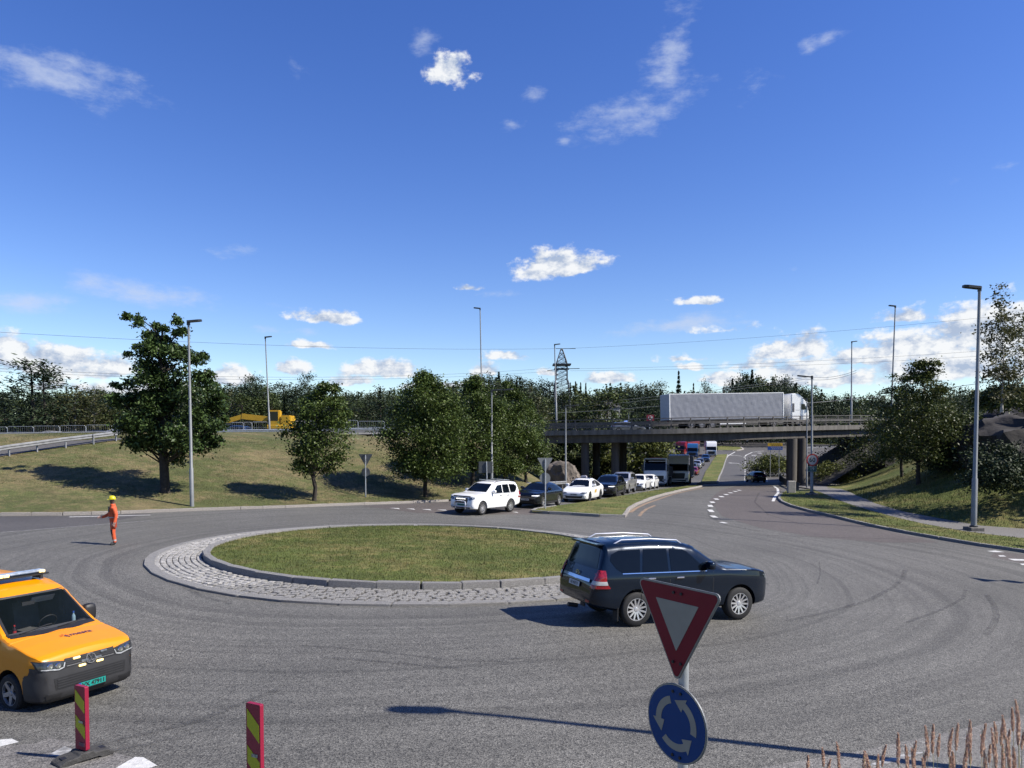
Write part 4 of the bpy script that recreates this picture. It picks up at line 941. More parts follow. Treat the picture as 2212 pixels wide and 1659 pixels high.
o = rbox('barrier_end', (.65, .35, 1.15), mat('pale_concrete_block', (.42, .40, .37), .8, var=.15), .04); b_ = add('concrete_block', o); p = G(1709, 1068); b_.location = p + Vector((0, 0, .55)); tag(b_, 'pale concrete block closing the guardrail beside the bridge column', 'concrete block')
for i, (px, Y) in enumerate([(1648, 106), (1652, 100)]):
    pass
# concrete barrier elements on the far side of the motorway
cb = [(-.3, 0), (.3, 0), (.12, .35), (.09, .85), (-.09, .85), (-.12, .35)]
bar_me = MB().prism(cb, 3.9, Matrix.Rotation(R(90), 4, 'Y') @ Matrix.Rotation(R(90), 4, 'Z')).mesh('concrete_barrier', mat('pale_concrete', (.33, .32, .30), .85, var=.2, scale=2))
ORD = 'first second third fourth fifth sixth seventh eighth ninth tenth eleventh twelfth thirteenth fourteenth'.split()
for i in range(14):
    x = -66 + i * 4.0
    o = add('concrete_barrier', bar_me); o.location = (x, 92.5, brz(max(-62, x)) - .05); tag(o, 'pale concrete barrier, ' + ORD[i] + ' from the left along the far side of the motorway', 'barrier', 'concrete barriers')
# site fence
def fence_panel():
    t = thing('site_fence', 'wire mesh fence panel in the temporary fence in front of the wood', 'fence', group='temporary fence panels')
    mb = MB(); w, h = 3.3, 2.0; mb.tube([(0, 0, 0), (0, 0, h - .15), (.12, 0, h), (w - .12, 0, h), (w, 0, h - .15), (w, 0, 0)], .024, 6); mb.build('frame', steel, t)
    mb = MB()
    for k in range(1, 12): mb.bar((w * k / 12, 0, .1), (w * k / 12, 0, h), .008)
    for z in (.15, .7, 1.3): mb.bar((0, 0, z), (w, 0, z), .012)
    mb.build('mesh', steel, t); return t
fp = fence_panel(); first = True
for px0, n, Y, where in [(-40, 13, 96, 'in the fence at far left'), (488, 10, 95, 'in the fence running behind the digger'), (985, 2, 95, 'in the fence behind the rounded trees')]:
    p = at(px0, 940, Y)
    for k in range(n):
        f_ = fp if first else copy_tree(fp); first = False
        f_['label'] = 'wire mesh fence panel, ' + ORD[k] + ' from the left ' + where
        x = p.x + k * 3.4; f_.location = (x, Y, zl(x, Y) + .02); f_.rotation_euler = (0, 0, fr.uniform(-.03, .03))

# ------------------------------------------------------------------ lamp posts
def lamp_post(label, base, H, r, head, arm_dir, lean=0.0, base_block=False, group='street lamps', arm=0.0):
    t = thing('street_lamp', label, 'street lamp', base, 0, group)
    top = Vector((lean * H, 0, H)); mb = MB(); mb.tube([(0, 0, -.4), top * .22, top * .225, top], [r * 1.15, r * 1.1, r * .85, r * .55], 10); mb.build('pole', pole_grey, t, 40)
    a = arm_dir; d = Vector((math.cos(a), math.sin(a), 0)); mb = MB()
    hd = head; M = Matrix.Translation(top + d * (arm + hd * .42) + Vector((0, 0, .02))) @ Matrix.Rotation(a, 4, 'Z') @ Matrix.Rotation(R(-6), 4, 'Y')
    prof = [(-.5, -.10), (-.38, -.2), (.3, -.2), (.5, -.12), (.5, .12), (.3, .2), (-.38, .2), (-.5, .10)]
    mb.prism([(x * hd, y * hd) for x, y in prof], hd * .13, M)
    if arm: mb.tube([top - Vector((0, 0, .05)), top + d * arm], .05, 6)
    mb.box(top + Vector((0, 0, -.08)), (.14, .14, .26)); mb.build('lamp_head', lamp_dark, t)
    if base_block:
        o = rbox('base', (.75, .75, .35), concrete, .03); q = add('base', o, t); q.location = (0, 0, .12)
        mb = MB(); mb.lathe([(0, .28), (.2, .28), (.2, .36), (.13, .40), (0, .40)], 12); mb.build('flange', lamp_dark, t)
    return t
def lamp_px(label, base, top, arm_dir, r=.1, head=.75, Y=None, **k):
    p = G(*base) if Y is None else at(*base, Y)
    q = at(*top, p.y); return lamp_post(label, p, q.z - p.z, r, head, arm_dir, (q.x - p.x) / (q.z - p.z), **k)
lamp_px('tall grey lamp post in front of the largest tree at the kerb', (415, 1101), (407, 694), 0.1)
lamp_px('grey lamp post on the footpath verge at the right with a concrete base', (2103, 1150), (2116, 621), math.pi, .13, .95, base_block=True)
lamp_px('thin lamp post behind the yellow digger', (583, 938), (573, 728), 0, .1, .8, 84)
lamp_px('thin tall lamp post rising behind the full-crowned tree', (1042, 930), (1037, 666), math.pi, .1, .8, 86)
lamp_px('thin lamp post left of the lattice mast', (1202, 905), (1198, 744), 0, .11, .8, 97)
lamp_px('thin lamp post in front of the bridge beside the rock outcrop', (1222, 1054), (1222, 876), 0, .1, .8, 74, arm=.6)
lamp_px('lamp post standing in front of the rounded trees behind the sign board', (1062, 1040), (1062, 842), 0, .1, .8, 56, arm=.9)
lamp_px('thin lamp post seen under the bridge left of the trucks', (1358, 1034), (1358, 890), 0, .1, .8, 112)
lamp_px('lamp post behind the lorry cab on the bridge', (1839, 905), (1840, 738), 0, .12, .8, 104)
lamp_px('lamp post behind the right maples rising above their tops', (1925, 900), (1934, 661), math.pi, .11, .8, 84)
lamp_px('slim pole behind the speed limit sign by the bridge column', (1743, 1056), (1743, 862), math.pi, .08, .5, 76)
sp_lamp = lamp_px('lamp post carrying the speed limit sign and route plate', (1753.5, 1073), (1754, 813), math.pi, .11, .7, base_block=True, arm=.5)
p = G(1753.5, 1073)
# a lamp post out of frame whose shadow crosses the foreground
tip = G(930, 1531); Hl = 9.0; Ls = Hl / math.tan(SUN_EL); sd = Vector((SUN_DIR.x, SUN_DIR.y, 0)).normalized(); bpos = tip + sd * Ls; bpos.z = float(zb(bpos.x, bpos.y))
lamp_post('lamp post just outside the right of the picture', bpos, Hl, .1, .8, math.pi, 0)

# ------------------------------------------------------------------ lattice mast, wires, house
mast = at(1213, 905, 150); mb = MB(); Hm = at(1213, 753, 150).z - mast.z; zc = lambda t: .5 * (3.4 * (1 - t) + 2.2 * t) if t < .52 else (1.1 * (3.6) / 3.6 if t < .78 else .12 + .98 * max(0, (1 - t) / .22))
levels = np.linspace(-.18, 1, 20)
cor = lambda t: [Vector((sx * zc(t), sy * zc(t), Hm * t)) for sx, sy in ((-1, -1), (1, -1), (1, 1), (-1, 1))]
for t0, t1 in zip(levels[:-1], levels[1:]):
    a, b = cor(t0), cor(t1)
    for k in range(4):
        mb.bar(a[k], b[k], .13); mb.bar(a[k], b[(k + 1) % 4], .07); mb.bar(a[(k + 1) % 4], b[k], .07); mb.bar(a[k], a[(k + 1) % 4], .06)
mast_t = thing('power_mast', 'grey steel lattice power mast rising above the wood left of the trailer', 'power mast', mast)
mb.build('lattice', mat('mast_steel', (.16, .18, .20), .6, .4), mast_t)
arm_z = at(1213, 797, 150).z - mast.z
mb = MB(); mb.box((0, 0, arm_z), (3.0, .5, .3)); mb.box((0, 0, Hm * .77), (3.6, 3.2, .25)); mb.bar((-2.9, 0, arm_z - .35), (0, 0, arm_z), .12); mb.bar((0, 0, arm_z), (3.6, 0, arm_z + .1), .12); mb.bar((-1.2, 0, Hm), (2.8, 0, Hm), .1); o = mb.build('cross_arm', lamp_dark, mast_t); o['kind'] = 'stuff'
wire_m = mat('wire', (.06, .065, .07), .5, .4); wire_p = mat('pale_wire', (.5, .48, .42), .4, .6)
def wire(label, ends, sag, r, m=wire_m):
    pts = []
    for a, b in zip(ends[:-1], ends[1:]):
        for k in range(17):
            t = k / 16; q = a.lerp(b, t); q.z -= sag * 4 * t * (1 - t); pts.append(q)
    o = MB().tube(pts, r, 5, False).build('power_line', m); tag(o, label, 'power line', 'overhead power lines'); return o
wire('topmost overhead wire running across the sky to the mast top', [at(-60, 714, 95), at(1213, 753, 150)], .9, .02)
wire('upper of the two overhead wires left of the mast', [at(-60, 793, 100), at(1190, 795, 150)], 1.6, .019)
wire('lower of the two overhead wires left of the mast', [at(-60, 799, 104), at(1205, 801, 152)], 1.6, .019)
wire('overhead wire climbing from the mast top to the right edge', [at(1220, 753, 150), at(2260, 672, 120)], .7, .018)
wire('upper overhead wire right of the mast towards the lorry', [at(1226, 797, 150), at(2260, 748, 130)], .7, .018)
wire('lower overhead wire right of the mast towards the lorry', [at(1232, 801, 152), at(2260, 760, 132)], .7, .018)
wire('upper pale wire from the mast to the speed sign lamp post', [at(1222, 873, 150), at(1748, 814, 118), at(1850, 800, 112)], .5, .028, wire_p)
wire('lower pale wire from the mast to the speed sign lamp post', [at(1222, 880, 150), at(1740, 819, 118), at(1850, 805, 112)], .5, .028, wire_p)
wire('pale double wire sloping up from the lorry cab to the right bank', [at(1560, 872, 95), at(1738, 871, 90), at(2130, 826, 75)], .2, .03, wire_p)
wire('pale wire passing left of the trailer above the bridge rail', [at(1180, 893, 120), at(1425, 877, 110)], .1, .025, wire_p)
hp = at(1310, 905, 190)
house = thing('house', 'small grey gabled house half hidden among the trees right of the mast', 'house', hp, .3)
mb = MB(); mb.box((0, 0, 1.2), (5.2, 5, 3.4)).build('wall', mat('house_wall', (.30, .31, .31), .8), house)
mb = MB(); mb.raw([(-2.9, -2.9, 2.9), (2.9, -2.9, 2.9), (2.9, 2.9, 2.9), (-2.9, 2.9, 2.9), (0, -2.9, 4.9), (0, 2.9, 4.9)], [(0, 4, 5, 3), (1, 2, 5, 4), (0, 1, 4), (3, 5, 2)]).build('roof', mat('house_roof', (.10, .10, .11), .8), house)
for x in (-1.3, 1.3): MB().box((x, -2.53, 1.5), (.9, .06, 1.1)).build('window', tint, house)
# ------------------------------------------------------------------ cars
def paint(name, col, metal=.35, rough=.28, coat=1.0): return mat('paint_' + name, col, rough, metal, var=.03, scale=1.5, coat=coat)
P_NAVY = mat('paint_navy', (.003, .012, .030), .25, .3, var=.03, coat=.55, spec=.2); P_WHITE = mat('paint_white', (.76, .76, .75), .3, 0, var=.02, coat=.8, kalb=.95); P_BLACK = mat('paint_black', (.006, .009, .017), .22, .2, var=.03, coat=.8, spec=.25)
P_SILVER = paint('silver', (.42, .42, .42), .6, .3); P_GREY = paint('grey', (.12, .13, .14), .6, .3); P_BLUE = paint('blue', (.02, .05, .12), .5, .25)
P_RED = paint('red', (.35, .015, .02), .1, .3); P_ORANGE = mat('paint_orange', (1.0, .36, .0), .35, 0, var=.02, coat=.35, spec=.3); P_TBLUE = paint('truck_blue', (.03, .17, .42), 0, .35)
# per kind: length, width, height, wheelbase, front overhang, tyre radius, belt height, top line and bottom line as (distance behind the nose, height)
KIND = {
 'suv': dict(rf=.45, kf=.76, L=4.78, W=1.885, H=1.87, wb=2.79, fo=.88, r=.385, belt=1.20, tum=.16, crown=.035,
   top=[(0, .70), (.02, .86), (.07, 1.05), (.16, 1.14), (.4, 1.19), (.9, 1.22), (1.30, 1.255), (1.42, 1.30), (2.06, 1.73), (2.3, 1.80), (2.7, 1.85), (3.3, 1.87), (4.0, 1.85), (4.38, 1.81), (4.45, 1.72), (4.58, 1.30), (4.66, 1.12), (4.74, .95), (4.78, .72)],
   bot=[(0, .50), (.1, .36), (.5, .30), (1.5, .32), (3.2, .32), (4.2, .36), (4.6, .44), (4.78, .52)],
   side=[[(1.84, 1.215), (1.92, 1.29), (2.34, 1.64), (2.44, 1.68), (2.80, 1.705), (2.80, 1.215)], [(2.87, 1.215), (2.87, 1.71), (3.48, 1.71), (3.55, 1.215)], [(3.62, 1.215), (3.56, 1.71), (4.12, 1.69), (4.30, 1.61), (4.34, 1.48), (4.20, 1.30), (4.06, 1.215)]],
   ws=(1.30, 1.75, .74, .62), rw=(1.28, 1.71, .70, .60)),
 'coupe': dict(L=4.44, W=1.87, H=1.57, wb=2.70, fo=.86, r=.36, belt=1.03, tum=.26, crown=.03,
   top=[(0, .62), (.02, .76), (.06, .88), (.15, .95), (.4, .99), (.9, 1.03), (1.2, 1.08), (1.32, 1.12), (2.02, 1.47), (2.3, 1.54), (2.7, 1.57), (3.1, 1.54), (3.6, 1.42), (4.1, 1.18), (4.3, 1.08), (4.38, .98), (4.44, .70)],
   bot=[(0, .42), (.1, .28), (.5, .22), (3.6, .22), (4.2, .30), (4.44, .45)],
   side=[[(1.72, 1.05), (2.16, 1.36), (2.4, 1.42), (2.60, 1.43), (2.62, 1.04)], [(2.70, 1.05), (2.69, 1.43), (3.05, 1.41), (3.4, 1.32), (3.74, 1.15), (3.70, 1.07)]],
   ws=(1.13, 1.47, .74, .60), rw=(1.12, 1.36, .62, .54)),
 'fast': dict(L=4.79, W=1.92, H=1.62, wb=2.89, fo=.87, r=.355, belt=1.0, tum=.30, crown=.03,
   top=[(0, .58), (.03, .68), (.1, .76), (.25, .84), (.6, .94), (1.0, 1.02), (1.2, 1.07), (1.95, 1.50), (2.3, 1.59), (2.65, 1.62), (3.1, 1.60), (3.7, 1.46), (4.3, 1.22), (4.6, 1.10), (4.72, .98), (4.79, .68)],
   bot=[(0, .40), (.1, .26), (.5, .2), (3.9, .2), (4.5, .28), (4.79, .42)],
   side=[[(1.70, 1.03), (2.14, 1.38), (2.4, 1.46), (2.74, 1.49), (2.78, 1.03)], [(2.86, 1.03), (2.82, 1.49), (3.2, 1.46), (3.62, 1.34), (3.98, 1.16), (3.9, 1.06)]],
   ws=(1.07, 1.52, .76, .58), rw=(1.12, 1.42, .66, .52)),
 'cross': dict(L=4.58, W=1.85, H=1.63, wb=2.77, fo=.85, r=.36, belt=1.02, tum=.22, crown=.03,
   top=[(0, .64), (.02, .78), (.07, .90), (.18, .97), (.5, 1.02), (.95, 1.06), (1.12, 1.11), (1.85, 1.50), (2.1, 1.58), (2.6, 1.63), (3.3, 1.61), (3.9, 1.53), (4.08, 1.48), (4.35, 1.12), (4.47, 1.0), (4.54, .88), (4.58, .66)],
   bot=[(0, .42), (.1, .28), (.5, .22), (3.8, .22), (4.35, .30), (4.58, .44)],
   side=[[(1.56, 1.05), (2.04, 1.40), (2.3, 1.46), (2.58, 1.48), (2.60, 1.04)], [(2.68, 1.04), (2.66, 1.48), (3.25, 1.47), (3.35, 1.05)], [(3.42, 1.06), (3.36, 1.46), (3.7, 1.43), (3.98, 1.28), (3.8, 1.12)]],
   ws=(1.11, 1.50, .74, .60), rw=(1.08, 1.46, .66, .56)),
 'hatch': dict(L=4.20, W=1.79, H=1.46, wb=2.60, fo=.86, r=.32, belt=.94, tum=.22, crown=.03,
   top=[(0, .56), (.02, .68), (.07, .78), (.2, .86), (.5, .91), (.95, .96), (1.1, 1.0), (1.8, 1.36), (2.05, 1.42), (2.5, 1.46), (3.1, 1.44), (3.62, 1.38), (3.72, 1.33), (3.98, 1.02), (4.1, .92), (4.17, .8), (4.2, .6)],
   bot=[(0, .36), (.1, .22), (.5, .17), (3.5, .17), (4.0, .24), (4.2, .36)],
   side=[[(1.55, .96), (1.98, 1.25), (2.2, 1.31), (2.5, 1.32), (2.52, .95)], [(2.6, .95), (2.58, 1.32), (3.05, 1.31), (3.12, .96)], [(3.18, .97), (3.13, 1.30), (3.4, 1.26), (3.6, 1.12), (3.5, 1.0)]],
   ws=(1.0, 1.35, .72, .58), rw=(.98, 1.32, .64, .55)),
 'van': dict(rf=.40, kf=.80, L=4.9, W=1.90, H=2.12, wb=3.0, fo=.93, r=.345, belt=1.20, tum=.13, crown=.03,
   top=[(0, .66), (.015, .84), (.04, .97), (.09, 1.06), (.18, 1.10), (.55, 1.18), (.95, 1.26), (1.08, 1.29), (1.25, 1.36), (1.92, 1.88), (2.08, 1.98), (2.35, 2.06), (2.9, 2.12), (4.5, 2.12), (4.75, 2.06), (4.84, 1.7), (4.89, 1.2), (4.9, .8)],
   bot=[(0, .36), (.08, .24), (.4, .19), (3.9, .2), (4.6, .26), (4.9, .4)],
   side=[[(1.62, 1.24), (2.02, 1.66), (2.12, 1.72), (2.78, 1.74), (2.78, 1.22)], [(2.88, 1.22), (2.88, 1.74), (3.7, 1.74), (3.7, 1.22)], [(3.8, 1.22), (3.8, 1.74), (4.62, 1.73), (4.66, 1.24)]],
   ws=(1.30, 1.83, .80, .70), rw=(1.25, 1.75, .7, .62)),
}
def wheel_meshes(r, spokes, m_rim, w=.24, rim=.66):
    M = Matrix.Rotation(R(90), 4, 'X')
    rr = r * rim
    prof = [(rr, -w / 2), (r * .9, -w / 2), (r * .98, -w * .4), (r, -w * .3), (r, w * .3), (r * .98, w * .4), (r * .9, w / 2), (rr, w / 2), (rr * .97, w * .3)]
    mb = MB(); mb.lathe(prof, 32, M)
    ty = mb.mesh('tyre', rubber, 40)
    mb = MB(); mb.mi = 0; mb.lathe([(rr * .98, w * .28), (rr * 1.0, w * .47), (rr * .93, w * .47), (rr * .9, w * .3)], 32, M)
    for k in range(spokes):
        a = 2 * math.pi * k / spokes; sw = min(.5 * math.pi * rr / spokes, .06) if spokes > 6 else rr * .27
        Mr = M @ Matrix.Rotation(a, 4, 'Z')
        mb.raw([Mr @ Vector(v) for v in [(rr * .12, -sw * .7, w * .36), (rr * .12, sw * .7, w * .36), (rr * .94, sw * .55, w * .46), (rr * .94, -sw * .55, w * .46), (rr * .12, -sw * .7, w * .2), (rr * .12, sw * .7, w * .2), (rr * .94, sw * .55, w * .3), (rr * .94, -sw * .55, w * .3)]],
               [(0, 3, 2, 1), (0, 4, 7, 3), (1, 2, 6, 5), (3, 7, 6, 2)][::1])
    mb.lathe([(0, w * .44), (rr * .2, w * .42), (rr * .24, w * .3)], 16, M)
    mb.mi = 1; mb.lathe([(0, w * .14), (rr * .97, w * .16)], 24, M)
    me = mb.mesh('wheel', [m_rim, black_plastic], 30); return me, ty
WH = {}
def pebble(name, size, m):
    bm = bmesh.new(); bmesh.ops.create_cube(bm, size=1); bmesh.ops.subdivide_edges(bm, edges=bm.edges[:], cuts=3, use_grid_fill=True)
    for v in bm.verts:
        n = v.co.normalized() * .56; q = v.co.lerp(n, .55); v.co = Vector((q.x * size[0], q.y * size[1], q.z * size[2]))
    return bm_mesh(bm, name, m, 60)
def get_wheel(r, spokes, m_rim):
    k = (r, spokes, m_rim.name)
    if k not in WH: WH[k] = wheel_meshes(r, spokes, m_rim)
    return WH[k]
def body_bmesh(K):
    L, Wd, H = K['L'], K['W'], K['H']; s = sorted(set(list(np.linspace(0, .5, 16)) + list(np.linspace(.5, L - .5, 44)) + list(np.linspace(L - .5, L, 18)) + [p[0] for p in K['top']]))
    tx = [p[0] for p in K['top']]; tz = [p[1] for p in K['top']]; S = np.array(s)
    zt = np.interp(S, tx, tz)
    for _ in range(2): zt[1:-1] = np.where((S[2:] - S[:-2]) > .06, (zt[:-2] + 2 * zt[1:-1] + zt[2:]) / 4, zt[1:-1])
    zbt = np.interp(S, [p[0] for p in K['bot']], [p[1] for p in K['bot']])
    X0 = K['wb'] / 2 + K['fo']; belt = K['belt']; rings = []; bm = bmesh.new()
    for x, t, b in zip(S, zt, zbt):
        w = Wd / 2; rf, kf = K.get('rf', .55), K.get('kf', .70)
        if x < rf: w *= kf + (1 - kf) * math.sqrt(max(0, 1 - (1 - x / rf) ** 2))
        rr, kr = .40, .82; q = L - x
        if q < rr: w *= kr + (1 - kr) * math.sqrt(max(0, 1 - (1 - q / rr) ** 2))
        be = min(belt, t - .05); be = max(be, b + .16); up = max(0, t - belt) / (H - belt)
        wr = w * (.97 - K['tum'] * up); wm = w
        h = be - b
        pts = [(0, b), (.55 * w, b), (.86 * w, b + .01), (.955 * w, b + .06 * h + .015), (.985 * w, b + .22 * h), (.99 * w, b + .42 * h), (.985 * w, b + .58 * h), (1.0 * w, b + .76 * h), (.995 * w, b + .90 * h), (.97 * w, be)]
        zr = max(be + .012, t - .10 * min(1, up * 2) - .03)
        for f in (.33, .66, 1.0): pts.append((.97 * w + (wr - .97 * w) * f * .98, be + (zr - be) * f))
        pts += [(wr - .045 * (.4 + up), zr + (t - zr) * .55), (wr - .14, t - .004), (wr * .45, t + K['crown'] * .75), (0, t + K['crown'])]
        X = X0 - x
        rings.append([bm.verts.new((X, y, z)) for y, z in pts] + [bm.verts.new((X, -y, z)) for y, z in pts[-2:0:-1]])
    n = len(rings[0])
    for a, b in zip(rings[:-1], rings[1:]):
        for k in range(n): bm.faces.new((a[k], a[(k + 1) % n], b[(k + 1) % n], b[k]))
    bm.faces.new(rings[0][::-1]); bm.faces.new(rings[-1])
    bmesh.ops.recalc_face_normals(bm, faces=bm.faces)
    return bm
def boolean(me, cut, mats):
    a = bpy.data.objects.new('a', me); c = bpy.data.objects.new('c', cut); COL.objects.link(a); COL.objects.link(c)
    md = a.modifiers.new('b', 'BOOLEAN'); md.operation = 'DIFFERENCE'; md.object = c; md.solver = 'EXACT'; md.material_mode = 'TRANSFER'
    dg = bpy.context.evaluated_depsgraph_get(); r = bpy.data.meshes.new_from_object(a.evaluated_get(dg))
    bpy.data.objects.remove(a); bpy.data.objects.remove(c); return r
BODY = {}
def arch_cutter(K, grow=.06):
    mb = MB(); r = K['r'] + grow
    for xa in (K['wb'] / 2, -K['wb'] / 2):
        for sd in (1, -1):
            M = Matrix.Translation((xa, sd * (K['W'] / 2 - .14), K['r'] + .02)) @ Matrix.Rotation(R(90), 4, 'X'); n = 28; vs = []
            for z in (-.22, .22):
                for k in range(n): a = 2 * math.pi * k / n; vs.append(M @ Vector((r * math.cos(a), r * math.sin(a), z)))
            mb.raw(vs, [tuple(range(n))[::-1], tuple(range(n, 2 * n))] + [(k, (k + 1) % n, n + (k + 1) % n, n + k) for k in range(n)])
    return mb.mesh('cut', black_plastic)
def get_body(kind, extra=None):
    if (kind, extra) in BODY: return BODY[kind, extra]
    K = KIND[kind]; bm = body_bmesh(K); bvh = BVHTree.FromBMesh(bm); me = bm_mesh(bm, 'body', [P_WHITE])
    out = boolean(me, arch_cutter(K), None)
    BODY[kind, extra] = (out, bvh); return BODY[kind, extra]
def project(bvh, pts, side, off=.006):
    out = []
    for a, b in pts:
        if side == 'L': o, d = Vector((a, 4, b)), Vector((0, -1, 0))
        elif side == 'R': o, d = Vector((a, -4, b)), Vector((0, 1, 0))
        elif side == 'F': o, d = Vector((6, a, b)), Vector((-1, 0, 0))
        elif side == 'B': o, d = Vector((-6, a, b)), Vector((1, 0, 0))
        else: o, d = Vector((a, b, 5)), Vector((0, 0, -1))
        co, no, _, _ = bvh.ray_cast(o, d)
        if co is None:
            t = Vector((a, 0, b)) if side in 'LR' else (Vector((0, a, b)) if side in 'FB' else Vector((a, b, 1)))
            if side == 'F': t.x = 2.2
            if side == 'B': t.x = -2.2
            if side == 'L': t.y = .9
            if side == 'R': t.y = -.9
            co, no, _, _ = bvh.find_nearest(t)
        if no.dot(d) > 0: no = -no
        out.append(co + no * off)
    return out
def decal(name, bvh, poly, side, m, parent, off=.006, step=.11, smooth_=True):
    bm = grid_cut(poly, step); co = project(bvh, [(v.co.x, v.co.y) for v in bm.verts], side, off)
    for v, c in zip(bm.verts, co): v.co = c
    bm.normal_update(); d = {'L': Vector((0, 1, 0)), 'R': Vector((0, -1, 0)), 'F': Vector((1, 0, 0)), 'B': Vector((-1, 0, 0)), 'T': Vector((0, 0, 1))}[side]
    bad = [f for f in bm.faces if max(e.calc_length() for e in f.edges) > step * 2.6 + .12]
    if bad and len(bad) < len(bm.faces): bmesh.ops.delete(bm, geom=bad, context='FACES')
    for f in bm.faces:
        if f.normal.dot(d) < 0: f.normal_flip()
    return add(name, bm_mesh(bm, name, m, 40 if smooth_ else None), parent)
def decal_text(s, size, bvh, side, pos, m, parent, name='lettering', off=.009, rot=0, bold=0, flip=False):
    me = text_mesh(s, size, m, name, bold, extr=0); c, sn = math.cos(rot), math.sin(rot); pts = []
    for v in me.vertices:
        x, y = v.co.x, v.co.y; x, y = x * c - y * sn, x * sn + y * c
        if side == 'F': q = (pos[0] + x, pos[1] + y)          # viewer in front sees +y at his right
        elif side == 'B': q = (pos[0] - x, pos[1] + y)
        elif side == 'L': q = (pos[0] - x, pos[1] + y)
        elif side == 'R': q = (pos[0] + x, pos[1] + y)
        else: q = (pos[0] - y, pos[1] + x)
        pts.append(q)
    for v, p in zip(me.vertices, project(bvh, pts, side, off)): v.co = p
    me.update(); return add(name, me, parent)
def rect(a, b, w, h): return [(a - w / 2, b - h / 2), (a + w / 2, b - h / 2), (a + w / 2, b + h / 2), (a - w / 2, b + h / 2)]
def pose(root, pos, head, scale=1.0):
    x = Vector((head[0], head[1], 0)).normalized(); e = .8
    nz = Vector((-(float(zb(pos[0] + e, pos[1])) - float(zb(pos[0] - e, pos[1]))) / (2 * e), -(float(zb(pos[0], pos[1] + e)) - float(zb(pos[0], pos[1] - e))) / (2 * e), 1)).normalized()
    y = nz.cross(x).normalized(); x = y.cross(nz)
    M = Matrix((x, y, nz)).transposed().to_4x4(); M.translation = Vector(pos); root.matrix_world = M @ Matrix.Scale(scale, 4)
def make_car(name, label, kind, body_paint, pos, head, scale=1.0, cat='car', group=None, spokes=5, rim=None, plate=plate_white, plate_text=None, mirror_paint=None, detail=1, rails=False, grille=True, drl=False, cladding=False, view='F'):
    K = KIND[kind]; me, bvh = get_body(kind); t = thing(name, label, cat, group=group)
    b2 = me.copy(); b2.materials.clear(); b2.materials.append(body_paint); b2.materials.append(black_plastic); smooth(b2, 38); add('body', b2, t)
    X0 = K['wb'] / 2 + K['fo']; S = lambda s: X0 - s
    z0, z1, w0, w1 = K['ws']; decal('windscreen', bvh, [(-w0, z0), (w0, z0), (w1 * 1.02, z1 - .05), (w1 * .94, z1), (-w1 * .94, z1), (-w1 * 1.02, z1 - .05)], 'F', tint, t)
    z0, z1, w0, w1 = K['rw']; decal('rear_window', bvh, [(-w0, z0), (w0, z0), (w1, z1), (-w1, z1)], 'B', tint, t)
    for sd in 'LR':
        for w in K['side']: decal('side_window', bvh, [(S(a), b) for a, b in w], sd, tint, t, step=.13)
        if detail > 1:
            w = K['side']; bz = w[0][-1][1] - .018; x0, x1 = w[0][0][0], w[-1][-1][0]
            decal('window_trim', bvh, [(S(x0), bz - .012), (S(x1), bz - .012), (S(x1), bz + .006), (S(x0), bz + .006)], sd, chrome, t, .008)
            zl_ = min(p[1] for p in K['bot']) + .14
            for xs_ in (x0 - .18, w[0][-1][0] + .04, w[1][-1][0] + .02):
                decal('door_gap', bvh, [(S(xs_) - .006, zl_ + .05), (S(xs_) + .006, zl_ + .05), (S(xs_) + .006, bz - .02), (S(xs_) - .006, bz - .02)], sd, black_plastic, t, .003, .2)
        # door handles, mirrors
        for xh in (K['side'][0][-1][0] - .22, K['side'][1][-1][0] - .22):
            c = project(bvh, [(S(xh), K['belt'] - .13)], sd, .02)[0]; o = add('door_handle', rbox('door_handle', (.20, .03, .035), body_paint if detail < 2 else chrome, .008), t); o.location = c
        c = project(bvh, [(S(K['side'][0][0][0] - .02), K['belt'] + .06)], sd, .13)[0]
        mm = pebble('mirror', (.15, .26, .18), mirror_paint or body_paint); o = add('mirror', mm, t); o.location = c + Vector((0, 0, .03))
        # lamps
        hz = K['top'][2][1] - .08; hy = K['W'] / 2 - .30; q = 1 if sd == 'L' else -1
        if kind == 'suv': hp_ = [(q * .50, .90), (q * .62, .86), (q * .88, .95), (q * .90, 1.06), (q * .70, 1.06), (q * .56, 1.0)]
        else: hp_ = [(q * (hy - .22), hz - .03), (q * (hy + .1), hz - .07), (q * (hy + .26), hz + .0), (q * (hy + .24), hz + .06), (q * (hy - .05), hz + .05)]
        decal('headlight', bvh, hp_, 'F', drl_m if drl else lamp_glass, t, .008, .06)
        if kind == 'suv':
            o = decal('taillight', bvh, [(q * .72, .88), (q * .93, .88), (q * .93, 1.27), (q * .79, 1.27), (q * .77, 1.02)], 'B', tail_red, t, .018, .035)
            decal('taillight', bvh, [(S(4.47), 1.27), (S(4.60), 1.27), (S(4.74), .88), (S(4.36), .88), (S(4.46), 1.02)], sd, tail_red, t, .018, .035)
            decal('lamp_band', bvh, [(S(4.46), 1.04), (S(4.68), 1.04), (S(4.72), .96), (S(4.43), .96)], sd, plate_white, t, .023, .035)
            decal('lamp_band', bvh, [(q * .75, .96), (q * .93, .96), (q * .93, 1.04), (q * .77, 1.04)], 'B', plate_white, t, .023, .035)
        else:
            tz = K['belt'] - .12; decal('taillight', bvh, [(q * (hy - .2), tz), (q * (hy + .28), tz), (q * (hy + .26), tz + .13), (q * (hy - .2), tz + .12)], 'B', tail_red, t, .01, .08)
        if drl:
            decal('driving_light', bvh, [(q * (hy - .2), hz - .012), (q * (hy + .2), hz + .0), (q * (hy + .2), hz + .03), (q * (hy - .2), hz + .015)], 'F', glow_w, t, .013, .06)
